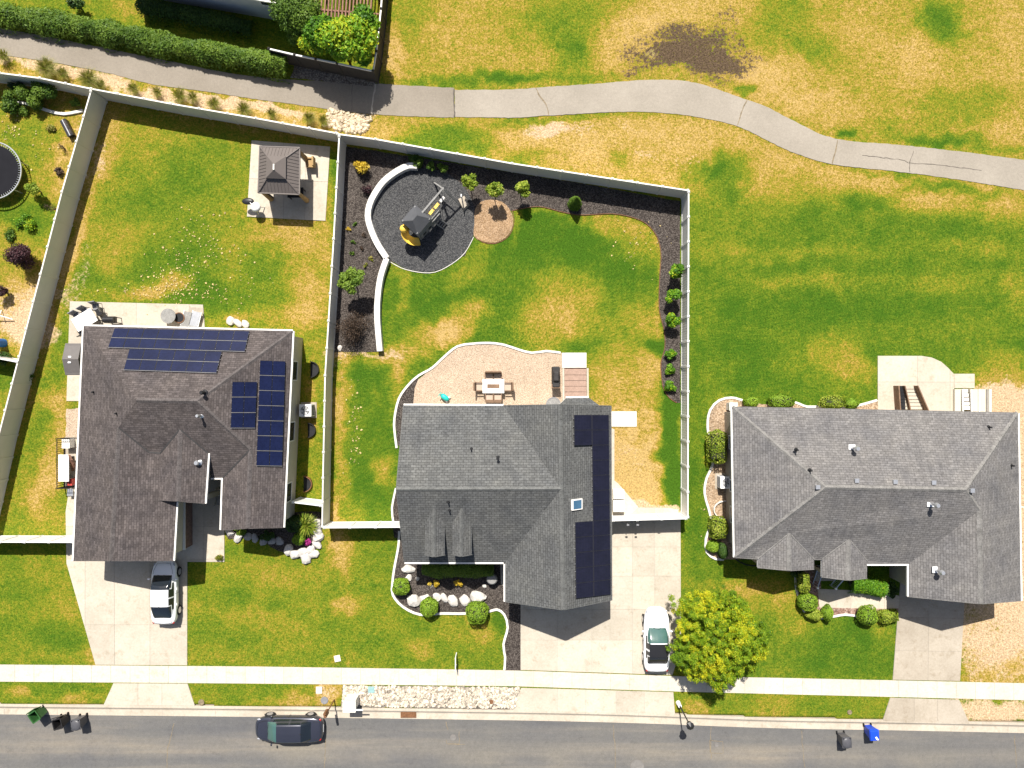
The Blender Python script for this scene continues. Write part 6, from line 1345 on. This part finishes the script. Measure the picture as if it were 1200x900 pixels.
mb=MB(); mb.add(up+rdg,[(0,1,4),(1,2,5,4),(2,3,5),(3,0,4,5)]); mb.add([u-Vector((0,0,.06)) for u in up],[(3,2,1,0)]); ut=part('upper_roof',mb,M['metal_brown'],gz,True)
part('ridge_cap',MB().beam(rdg[0]+Vector((0,0,.02)),rdg[1]+Vector((0,0,.02)),.1,.05),M['wallcap'],ut,True)
for p in corn:
    q=cc+(p-cc)*.84; part('post',MB().box((q.x,q.y,1.13),(.13,.13,2.22)),M['black_metal'],gz,True)
mb=MB()
for i in range(4): mb.beam(cc+(corn[i]-cc)*.84+Vector((0,0,-.12)),cc+(corn[(i+1)%4]-cc)*.84+Vector((0,0,-.12)),.1,.14)
part('beam',mb,M['black_metal'],gz,True)
for i,(a_,b_) in enumerate(((2,0),(1,3),(3,1))):
    q=cc+(corn[a_]-cc)*.9; mb=MB(); rnd=random.Random(i)
    pts=[(q.x+math.cos(t*.7)*(.16+.04*(t%2)),q.y+math.sin(t*.7)*(.16+.04*((t+1)%2))) for t in range(9)]; vs=[(x,y,.1) for x,y in pts]+[(q.x+(x-q.x)*.6,q.y+(y-q.y)*.6,2.0) for x,y in pts]
    mb.add(vs,[(k,(k+1)%9,9+(k+1)%9,9+k) for k in range(9)]+[tuple(range(9,18))]); part('curtain',mb,M['cloth_tan'],gz,True)
root=thing('patio_chair','tan wicker chair at the right edge of the gazebo roof','chair',G(366,193)); part('seat',MB().box((0,0,.35),(.6,.6,.2)),M['cloth_tan'],root); part('backrest',MB().box((.27,0,.65),(.12,.62,.55)),M['cloth_tan'],root); part('armrest',MB().box((0,.3,.5),(.55,.09,.12)).box((0,-.3,.5),(.55,.09,.12)),M['cloth_tan'],root)
root=thing('dining_table','dark table in the shade under the gazebo roof','table',G(350,229)); part('tabletop',MB().box((0,0,.72),(1.1,.7,.05)),M['black_metal'],root)
for sx in (-1,1):
    for sy in (-1,1): part('leg',MB().box((sx*.48,sy*.28,.37),(.06,.06,.66)),M['black_metal'],root)
root=thing('kettle_barbecue','white stand with a dark lid and splayed legs at the slab corner','barbecue',G(304.5,246.5,.04))  # barbecue: white kettle bowl with a dark lid beside it
part('bowl',MB().ball((0,.02,.75),(.34,.34,.26),18,10),M['white_metal'],root,smooth=True); part('lid',MB().ball((-.52,.42,.78),(.42,.24,.1),16,8),M['black_metal'],root,smooth=True).rotation_euler=(0,0,0)
for k in range(3): part('leg',MB().tube([(math.cos(k*2.09+.5)*.12,math.sin(k*2.09+.5)*.12,.65),(math.cos(k*2.09+.5)*.42,math.sin(k*2.09+.5)*.42,0)],.03,8),M['galv'],root)
part('arm',MB().tube([(-.15,.15,.85),(-.35,.3,.85)],.03,8),M['galv'],root)

# ------------------------------------------------------------------ play set
T=G(492.5,266,.03); dr=Vector((.65,.76,0)).normalized(); pr=Vector((-dr.y,dr.x,0)); q=lambda a,b,z: T+dr*a+pr*b+Vector((0,0,z))
root=thing('play_set','wooden play tower with dark roof, yellow slide and swing beam on the dark round surface','play set',T)
for a in (-.62,.62):
    for b in (-.62,.62): part('post',MB().beam(q(a,b,0),q(a,b,2.1),.1,.1),M['greywood'],root,True)
part('deck',MB().add([q(-.7,-.7,1.1),q(.7,-.7,1.1),q(.7,.7,1.1),q(-.7,.7,1.1),q(-.7,-.7,1.18),q(.7,-.7,1.18),q(.7,.7,1.18),q(-.7,.7,1.18)],[(3,2,1,0),(4,5,6,7),(0,1,5,4),(1,2,6,5),(2,3,7,6),(3,0,4,7)]),M['greywood'],root,True)
e=.74; cr=[q(-e,-e,2.0),q(e,-e,2.0),q(e,e,2.0),q(-e,e,2.0)]; ap=[q(-.22,0,2.62),q(.22,0,2.62)]
mb=MB(); mb.add(cr+ap,[(0,1,5,4),(1,2,5),(2,3,4,5),(3,0,4)]); mb.add([c-Vector((0,0,.04)) for c in cr],[(3,2,1,0)]); part('canopy_roof',mb,M['navyroof'],root,True)
for z in (1.3,1.48,1.66): part('rail',MB().beam(q(-.62,-.66,z),q(1.55,-.66,z),.05,.12).beam(q(-.66,-.62,z),q(-.66,.62,z),.05,.12).beam(q(-.62,.66,z),q(.62,.66,z),.05,.12),M['greywood'],root,True)
mb=MB(); mb.beam(q(-.55,-.68,.62),q(1.5,-.68,.62),.06,.9); part('side_panel',mb,M['greywood'],root,True); mb=MB()
for a in (-.2,.35,.9): mb.beam(q(a-.14,-.70,.7),q(a+.14,-.70,.7),.08,.3)
part('panel_opening',mb,M['black_metal'],root,True)
ld=MB(); 
for s in (-.0,.42): ld.beam(q(.75+s,-.72,1.15),q(.95+s,-1.35,0),.06,.08)
for k in range(5): t=(k+.5)/5; ld.beam(q(.75+.2*t,-.72-.63*t,1.15*(1-t)),q(1.17+.2*t,-.72-.63*t,1.15*(1-t)),.04,.07)
part('ladder',ld,M['greywood'],root,True)
be=q(2.85,0,2.05); part('swing_beam',MB().beam(q(.6,0,2.05),be,.12,.16),M['greywood'],root,True)
for s in (-1,1): part('frame_leg',MB().beam(q(2.75,s*.05,2.1),q(3.0,s*1.25,0),.1,.1),M['greywood'],root,True)
part('frame_brace',MB().beam(q(2.87,-.62,1.0),q(2.87,.62,1.0),.08,.08),M['greywood'],root,True)
for a,m_ in ((1.25,'yellow'),(1.8,'yellow'),(2.4,'wallcap')):
    sw=part('swing_seat',MB().beam(q(a-.22,-.05,.55),q(a+.22,-.05,.55),.2,.05),M[m_],root,True); part('chain',MB().tube([q(a-.2,0,2.0),q(a-.2,-.05,.56)],.015,6).tube([q(a+.2,0,2.0),q(a+.2,-.05,.56)],.015,6),M['galv'],sw,True)
# twisting yellow slide
sl=[q(-.62,.3,1.3),q(-.92,.38,1.2),q(-1.2,.18,1.02),q(-1.28,-.22,.8),q(-1.12,-.58,.55),q(-.82,-.78,.35)]; mb=MB(); vs=[]; n=7
for i,p in enumerate(sl):
    d=(sl[min(i+1,len(sl)-1)]-sl[max(i-1,0)]); d.z=0; d.normalize(); s=Vector((-d.y,d.x,0))
    for k in range(n): t=math.pi*k/(n-1); vs.append(p+s*math.cos(t)*.27+Vector((0,0,.26-math.sin(t)*.25)))
o=part('slide',mb.add(vs,[(i*n+k,i*n+k+1,(i+1)*n+k+1,(i+1)*n+k) for i in range(len(sl)-1) for k in range(n-1)]),M['yellow'],root,True,smooth=True,fix=False); sd=o.modifiers.new('thick','SOLIDIFY'); sd.thickness=.04; subd(o,1)
part('slide_support',MB().tube([q(-1.28,-.15,.75),q(-1.28,-.15,0)],.04,8),M['greywood'],root,True)
part('slide_hood',MB().ball(q(-.95,.42,1.40),(.28,.28,.24),16,8),M['yellow'],root,True,smooth=True)
root=thing('stone_plinth','pale stone slab with a thin upright white post by the edge of the play circle','garden ornament',G(543,238)); part('slab',MB().add([(-.4,.25,0),(.1,.5,0),(.45,-.15,0),(.02,-.65,0),(-.34,.2,.32),(.08,.42,.32),(.36,-.12,.32),(.02,-.5,.32)],[(3,2,1,0),(4,5,6,7),(0,1,5,4),(1,2,6,5),(2,3,7,6),(3,0,4,7)]),M['pebble_tan'] if False else M['concrete_old'],root); part('post',MB().beam((-.05,.15,0),(-.05,.15,1.45),.18,.06),M['white_metal'],root)

# ------------------------------------------------------------------ middle patio
t0=G(578.5,452.5,.025); root=thing('fire_table','white fire pit table with a dark burner in the middle of the gravel patio','table',t0)
part('tabletop',bevel(part('tabletop',MB().box((0,0,.6),(1.5,.98,.09)),M['white_top'],root),.02).data and MB().box((0,0,.28),(1.15,.7,.55)),M['grey_metal'],root).name='pedestal'
part('burner',MB().box((0,0,.65),(.86,.28,.02)),M['wood'],root)
def chair(label,x,y,rz,seat='cushion'):
    c=G(x,y,.025); r_=thing('patio_chair',label,'chair',c,rz,'chairs around the fire table'); part('seat',bevel(part('seat',MB().box((0,.02,.36),(.56,.56,.14)),M[seat],r_),.04).data and MB().box((0,-.26,.7),(.56,.09,.62),rx=R(10)),M['wood'],r_).name='backrest'
    for s in (-1,1): part('armrest',MB().box((s*.29,.0,.58),(.06,.56,.05)),M['wood'],r_)
    for sx in (-1,1):
        for sy in (-1,1): part('leg',MB().box((sx*.26,sy*.24,.16),(.05,.05,.34)),M['wood'],r_)
    return r_
for lab,x,y,rz in [('brown patio chair left of its pair on the lawn side of the fire table',573.7,441,R(180)),('brown patio chair right of its pair on the lawn side of the fire table',583,441,R(180)),('tan patio chair left of its pair on the house side of the fire table',574,465.5,0),('tan patio chair right of its pair on the house side of the fire table',583,465.5,0),('tan patio chair alone at the left end of the fire table',561.5,453,R(-90)),('tan patio chair alone at the right end of the fire table',596,453,R(90))]: chair(lab,x,y,rz)
root=thing('covered_grill','tall black covered grill standing near the brown steps','grill',G(650.8,442,.02)); mb=MB(); mb.box((0,0,.5),(.55,1.5,1.0),top=.94); o=bevel(part('cover',mb,M['cover_black'],root),.08,3); mb=MB(); mb.box((0,.05,1.08),(.46,.85,.28),top=.75); bevel(part('hood',mb,M['cover_black'],root),.08,3); mb=MB(); mb.box((0,-.62,.86),(.6,.3,.12)); part('side_shelf',mb,M['wood'],root)
root=thing('ride_on_toy','teal plastic ride on toy lying on the gravel patio','toy',G(521.5,465.5,.02),R(-35)); mb=MB(); mb.ball((0,0,.25),(.36,.2,.18),14,8); part('body',mb,M['teal'],root,smooth=True); part('handle',MB().tube([(-.25,0,.3),(-.38,0,.5)],.025,8).tube([(-.38,-.16,.5),(-.38,.16,.5)],.025,8),M['teal'],root)
for a in ((-.28,.0),(.25,.17),(.25,-.17)): part('wheel',MB().tube([(a[0],a[1]-.04,.1),(a[0],a[1]+.04,.1)],.1,12),M['white_metal'],root)
root=thing('patio_steps','brown paver steps and pale landing going down from the lawn to the back door','steps',G(674,449)); 
part('landing',bevel(part('landing',MB().prism(W2([(658.5,413.5),(687,413.5),(687,431),(658.5,431)]),.0,.16),M['wallcap'],root,True),.01).data and MB().prism(W2([(660,431.3),(688,431.3),(689,478),(660,478)]),0,.05),M['paver'],root,True).name='tread_base'
for i in range(6): y=433+i*6.6; part('tread',MB().prism(W2([(661.5,y),(686.5,y),(686.8,y+6.2),(661.5,y+6.2)]),.05,.17-.015*i),M['paver'],root,True)
for x in (659.8,688.2): part('edge_wall',MB().sweep(W2([(x,431.5),(x+.4,478)]),.14,0,.22),M['curb'],root,True)
root=thing('outdoor_mat','round grey mat on the gravel beside the house wall near the grill','mat',G(648.5,474,.025)); part('mat',MB().cyl((0,0,0),.5,.02,24),M['greywood'],root); part('edge',MB().ring((0,0,.0),.46,.52,.035),M['grey_metal'],root)
root=thing('storage_bin','grey storage bin in the shade beside the front porch of the middle house','bin',G(577,675)); part('body',MB().cyl((0,0,0),.3,.8,16,.36),M['bin_grey'],root); part('lid',MB().cyl((0,0,.8),.38,.1,16,.3),M['greywood'],root)

# things stored behind the driveway gate
root=thing('storage_crates','cream deck boxes stacked against the wall behind the driveway gate','deck box',G(723.5,585)); part('box',MB().box((0,.45,.3),(.7,.6,.6)),M['trim'],root); part('box',MB().box((0,-.35,.35),(.75,.75,.7)),M['trim'],root); part('lid',MB().box((0,.45,.62),(.76,.66,.05)).box((0,-.35,.72),(.8,.8,.05)),M['wallcap'],root)

# ------------------------------------------------------------------ left house yard things
root=thing('garden_shed','small dark grey resin shed with a pitched lid beside the left house patio','shed',G(103.5,422)); b=G(103.5,422); p=lambda x,y,h:P(x,y,h)
w_=.92; d_=2.0; part('wall',MB().box((0,0,.85),(w_,d_,1.7)),M['shed'],root); mb=MB(); mb.add([(-w_/2-.08,-d_/2-.08,1.66),(w_/2+.08,-d_/2-.08,1.66),(w_/2+.08,d_/2+.08,1.66),(-w_/2-.08,d_/2+.08,1.66),(-w_/2-.08,0,2.0),(w_/2+.08,0,2.0)],[(0,1,5,4),(2,3,4,5),(1,2,5),(3,0,4),(3,2,1,0)]); part('roof',mb,M['shed'],root)
mb=MB(); mb.box((-.05,.16,1.955),(.2,.1,.05)); mb.box((-.08,-.22,1.94),(.2,.1,.05)); part('painted_glint',mb,M['white_metal'],root)  # white chips painted as glints either side of the shed ridge
root=thing('patio_table','white rectangular table set at an angle on the left house patio','table',G(107,376,.03),R(31)); part('tabletop',MB().box((0,0,.74),(1.55,1.0,.05)),M['white_top'],root)
for sx in (-1,1):
    for sy in (-1,1): part('leg',MB().box((sx*.68,sy*.42,.36),(.06,.06,.72)),M['black_metal'],root)
def dchair(label,x,y,rz,mat='black_metal'):
    r_=thing('folding_chair',label,'chair',G(x,y,.03),rz,'chairs around the white table'); part('seat',MB().box((0,0,.44),(.46,.46,.05)),M[mat],r_); part('backrest',MB().box((0,-.23,.72),(.46,.05,.5),rx=R(12)),M[mat],r_)
    for sx in (-1,1):
        for sy in (-1,1): part('leg',MB().box((sx*.2,sy*.2,.22),(.035,.035,.44)),M['black_metal'],r_)
for lab,x,y,rz,m in [('grey folding chair uppermost by the white table on the left patio',104.5,365.5,R(211),'grey_metal'),('grey folding chair left of the white table on the left patio',95,371,R(211),'grey_metal'),('black chair at the upper right end of the white table',121,366,R(121),'black_metal'),('black chair below the white table beside the shed',101,390,R(30),'black_metal'),('grey chair at the top right corner of the white table',117,360,R(190),'grey_metal')]: dchair(lab,x,y,rz,m)
root=thing('black_grill','black barbecue with scattered tools right of the white table','grill',G(137,376,.03)); part('firebox',MB().box((0,0,.75),(.75,.45,.3)),M['black_metal'],root); part('hood',MB().tube([(-.36,0,.92),(.36,0,.92)],.2,12),M['black_metal'],root)
for sx in (-1,1):
    for sy in (-1,1): part('leg',MB().box((sx*.33,sy*.18,.3),(.05,.05,.6)),M['black_metal'],root)
root=thing('round_table','round brown mesh table on the right part of the left house patio','table',G(203,371.5,.03)); part('tabletop',MB().cyl((0,0,.68),.52,.04,24),M['greywood'],root); part('stem',MB().cyl((0,0,0),.06,.68,10),M['black_metal'],root); part('base',MB().cyl((0,0,0),.3,.05,16),M['black_metal'],root)
root=thing('fire_bowl','rusty round fire bowl beside the two grey loungers','fire bowl',G(213.5,373,.03)); part('bowl',MB().cyl((0,0,.2),.22,.22,18,.38),M['rust'],root); part('ash',MB().cyl((0,0,.40),.32,.03,18),M['black_metal'],root); part('base',MB().cyl((0,0,0),.2,.2,12,.1),M['black_metal'],root)
for i,(x,l) in enumerate(((221,'grey lounger beside the rusty fire bowl'),(231,'grey lounger at the right end of the left house patio'))):
    r_=thing('lounger',l,'lounger',G(x,376.5,.03),R(-14),'loungers on the left patio'); part('seat',MB().box((0,.1,.34),(.55,1.1,.07)),M['galv'] if i else M['greywood'],r_); part('backrest',MB().box((0,-.58,.55),(.55,.5,.06),rx=R(-40)),M['greywood'],r_); part('frame',MB().beam((-.3,-.75,.3),(-.3,.68,.3),.06,.06).beam((.3,-.75,.3),(.3,.68,.3),.06,.06).box((-.3,.6,.15),(.05,.05,.3)).box((.3,.6,.15),(.05,.05,.3)).box((-.3,-.6,.15),(.05,.05,.3)).box((.3,-.6,.15),(.05,.05,.3)),M['white_metal'],r_)
root=thing('dog_pen','black wire pen holding clutter along the left wall of the left house','pen',G(75.5,541)); mb=MB(); y0=G(0,513).y-G(0,541).y; y1=G(0,570).y-G(0,541).y
for k in range(24): y=y1+(y0-y1)*k/23; mb.box((0,y,.4),(.025,.03,.8))
for z in (.05,.8): mb.beam((0,y0,z),(0,y1,z),.04,.04)
part('front_panel',mb,M['black_metal'],root); mb=MB()
for yy in (y0,y1):
    for k in range(7): mb.box((.14*k+.05,yy,.5),(.03,.03,1.0))
    mb.beam((0,yy,1.0),(1.0,yy,1.0),.04,.04); mb.beam((0,yy,.05),(1.0,yy,.05),.04,.04)
part('end_panel',mb,M['black_metal'],root)
root=thing('folding_table','long white folding table inside the black wire pen','table',G(82.5,547)); part('tabletop',MB().box((0,0,.72),(.72,1.85,.05)),M['white_top'],root); part('leg',MB().box((0,.75,.36),(.6,.04,.7)),M['grey_metal'],root); part('leg',MB().box((0,-.75,.36),(.6,.04,.7)),M['grey_metal'],root)
root=thing('storage_tote','white lidded tote at the top end of the wire pen','tote',G(84,519)); part('body',MB().box((0,0,.3),(.5,.6,.6)),M['white_metal'],root); part('lid',MB().box((0,0,.62),(.55,.65,.06)),M['wallcap'],root)
root=thing('wood_planks','brown planks leaning together inside the wire pen','planks',G(89,540)); 
for k in range(4): part('plank',MB().beam((-.15+.1*k,-.7+.15*k,.1+.08*k),(.12+.05*k,.5-.1*k,.9),.16,.04),M['redwood'],root)
root=thing('red_toolbox','red toolbox at the lower end of the wire pen','toolbox',G(86.5,564)); part('body',MB().box((0,0,.2),(.3,.45,.4)),M['red'],root); part('lid',MB().box((0,0,.42),(.32,.47,.06)),M['red'],root); part('handle',MB().tube([(0,-.12,.5),(0,.12,.5)],.02,8),M['black_metal'],root)
root=thing('plastic_stool','grey plastic stool below the wire pen','stool',G(86.5,576)); part('seat',MB().box((0,0,.4),(.4,.5,.06)),M['galv'],root)
for sx in (-1,1):
    for sy in (-1,1): part('leg',MB().box((sx*.16,sy*.2,.2),(.05,.05,.38)),M['galv'],root)
root=thing('porch_bench','grey slatted bench in the shaded entry of the left house','bench',G(263,583),R(78)); mb=MB()
for k in range(4): mb.box((0,-.18+k*.12,.45),(1.0,.09,.035))
part('seat',mb,M['greywood'],root); part('backrest',MB().box((0,.26,.72),(1.0,.04,.34)),M['greywood'],root)
for sx in (-1,1): part('leg',MB().box((sx*.44,0,.22),(.05,.42,.44)),M['greywood'],root)

# far left yard
root=thing('trampoline','large black round trampoline with a pale rim at the left edge','trampoline',G(2,204)); part('mat',MB().cyl((0,0,.82),1.78,.02,48),M['trampoline'],root); part('rim',MB().ring((0,0,.8),1.95,2.01,.08,48),M['galv'],root); mb=MB()
for k in range(72): a=k*2*math.pi/72; mb.beam((math.cos(a)*1.78,math.sin(a)*1.78,.84),(math.cos(a)*1.94,math.sin(a)*1.94,.85),.03,.02)
part('spring',mb,M['galv'],root)
for k in range(6): a=k*math.pi/3+.3; part('leg',MB().tube([(math.cos(a)*1.97,math.sin(a)*1.97,.8),(math.cos(a)*1.97,math.sin(a)*1.97,0)],.04,8),M['galv'],root)
root=thing('planter_trough','narrow dark planter trough standing by the bushes in the far left yard','planter',G(82,152),R(-63)); part('body',MB().box((0,0,.2),(1.2,.4,.4),top=1.05),M['black_metal'],root); part('rim',MB().beam((-.62,0,.42),(.62,0,.42),.06,.04),M['galv'],root); part('soil',MB().box((0,.1,.405),(1.1,.12,.02)),M['mulch'],root)
root=thing('blue_barrel','blue plastic barrel at the left edge by the fence stub','barrel',G(4,402)); part('body',MB().cyl((0,0,0),.3,.9,18),M['blue'],root); part('rim',MB().ring((0,0,.88),.26,.32,.05),M['blue'],root); part('lid',MB().cyl((0,0,.885),.26,.02,18),M['blue'],root)
root=thing('bean_trellis','leaning white pole trellis at the left edge above the blue barrel','trellis',G(4,372)); part('pole',MB().tube([(-.6,.35,.9),(.75,-.15,.15)],.035,8),M['white_metal'],root); part('crossbar',MB().tube([(-.1,.5,.05),(.1,.0,.6)],.025,8),M['white_metal'],root)

# pergola at the top
prg=thing('pergola','reddish brown slatted pergola at the top edge behind the bright tree','pergola',G(404,25)); z=2.5
for k in range(17):
    x=369+k*4.15; a=P(x+4,-60,z); b=P(x-1.5,20.5-.0,z); part('slat',MB().beam(a,b,.09,.09),M['redwood'],prg,True)
for y in (14,-20): part('beam',MB().beam(P(364,y-3,z-.12),P(444,y+3,z-.12),.1,.18),M['redwood'],prg,True)
for x,y in ((370,12),(434,16),(372,-22),(438,-18)): c=P(x,y,2.3); part('post',MB().box((c.x,c.y,1.2),(.14,.14,2.4)),M['redwood'],prg,True)

# ------------------------------------------------------------------ right house: steps and rails
def rail(label,a,b,za,zb,n=8,h=.9,mat='galv',knob=True):
    A=G(*a,za); B=G(*b,zb); root=thing('hand_rail',label,'hand rail',Vector((A.x,A.y,min(za,zb)))); mb=MB(); mb.beam(A+Vector((0,0,h)),B+Vector((0,0,h)),.06,.06); mb.beam(A+Vector((0,0,.12)),B+Vector((0,0,.12)),.05,.05); part('rail',mb,M[mat],root,True); mb=MB()
    for k in range(1,n): p=A.lerp(B,k/n); mb.beam(p+Vector((0,0,.12)),p+Vector((0,0,h)),.02,.02)
    part('baluster',mb,M[mat],root,True)
    for p in (A,B):
        part('post',MB().box((p.x,p.y,p.z+h/2),(.08,.08,h)),M[mat],root,True)
    if knob: part('post_cap',MB().ball(B+Vector((0,0,h+.05)),.09,10,7),M['white_metal'],root,True)
rail('white capped grey handrail left of the entry steps of the right house',(955,660),(951,684),.5,.05); rail('grey handrail right of the entry steps of the right house',(979,672),(972,685),.4,.05)
root=thing('entry_steps','dark shaded entry steps between the two handrails of the right house','steps',G(965,672)); 
for i in range(3): part('tread',MB().prism(W2([(955,662),(978,662),(976,680-5*i),(953,680-5*i)]),.0+.15*i,.15+.15*i),M['concrete_old'],root,True)
root=thing('basement_stair','sunken looking stair with dark rails beside the right house back wall','stairs',G(1063,468)); part('stringer',MB().beam(G(1047,452,.35),G(1049,482,.35),.08,.7).beam(G(1057,452,.2),G(1064,482,.2),.07,.4).beam(G(1070,452,.3),G(1083,482,.3),.07,.6),M['wood'],root,True)
mb=MB()
for k in range(7): mb.beam(G(1048,454+k*4,.06+.02*k),G(1059,454+k*4,.06+.02*k),.22,.08)
part('tread',mb,M['black_metal'],root,True); mb=MB()  # treads coloured black to stand for the shadow on the stair's left
for k in range(7): mb.beam(G(1059,454+k*4,.08),G(1072+k*1.4,454+k*4,.08),.2,.06)
part('platform_board',mb,M['concrete'],root,True)
root=thing('deck_steps','pale wooden steps between taupe side panels behind the right house','steps',G(1131,468)); part('side_panel',MB().beam(G(1120.5,456,.12),G(1120.5,484,.12),.5,.24).beam(G(1139,456,.12),G(1139,484,.12),.55,.24),M['siding_tan'],root,True)
for k in range(5): part('tread',MB().beam(G(1124.5,458+k*5,.06+.05*k),G(1133.5,458+k*5,.06+.05*k),.24,.05),M['trim'],root,True)
part('rail',MB().beam(G(1124,456,.35),G(1124,484,.42),.08,.08).beam(G(1134,456,.35),G(1134,484,.42),.08,.08),M['trim'],root,True)
root=thing('side_panel_fence','low taupe screen with a white rail right of the pale steps','screen',G(1150,470)); part('panel',MB().beam(G(1149,456,.1),G(1149,484,.1),.45,.2),M['siding_tan'],root,True); part('rail',MB().beam(G(1144,456,.3),G(1144,484,.3),.09,.08).beam(G(1155,456,.25),G(1155,484,.25),.12,.5),M['trim'],root,True)
root=thing('garden_hose','dark hose lying under the front left eave of the right house','hose',G(868,660,.03)); part('hose',MB().tube([G(x,y,.04) for x,y in smooth([(862,655),(868,659),(876,662),(886,663)],3)],.04,8),M['black_rubber'],root,True)
# ------------------------------------------------------------------ light, sky, camera
w=bpy.data.worlds.new('World'); scene.world=w; w.use_nodes=True; nt=w.node_tree; bg=nt.nodes['Background']
sky=nt.nodes.new('ShaderNodeTexSky'); sky.sky_type='NISHITA'; sky.sun_disc=False; sky.sun_elevation=R(54.6); sky.sun_rotation=R(-8.5); sky.air_density=1; sky.dust_density=2.5; sky.ozone_density=.4
nt.links.new(sky.outputs[0],bg.inputs[0]); bg.inputs[1].default_value=SKY
sd=bpy.data.lights.new('sun','SUN'); sd.energy=SUN; sd.angle=R(.5); sd.color=(1,.955,.88); so=bpy.data.objects.new('sun',sd); COL.objects.link(so)
d=Vector((.148*math.cos(R(54.6)),-.989*math.cos(R(54.6)),-math.sin(R(54.6)))); so.rotation_euler=d.to_track_quat('-Z','Y').to_euler(); so.location=(-10,40,60)
cd=bpy.data.cameras.new('camera'); cd.sensor_width=36; cd.lens=36*H/(1200*S); cd.clip_start=.5; cd.clip_end=2000; co=bpy.data.objects.new('camera',cd); COL.objects.link(co); co.location=(0,0,H); co.rotation_euler=(0,0,0); scene.camera=co
scene.render.resolution_x=1024; scene.render.resolution_y=768
scene.view_settings.view_transform='Standard'; scene.view_settings.look='None'; scene.view_settings.gamma=1; scene.view_settings.exposure=EXPO; scene.view_settings.use_curve_mapping=False
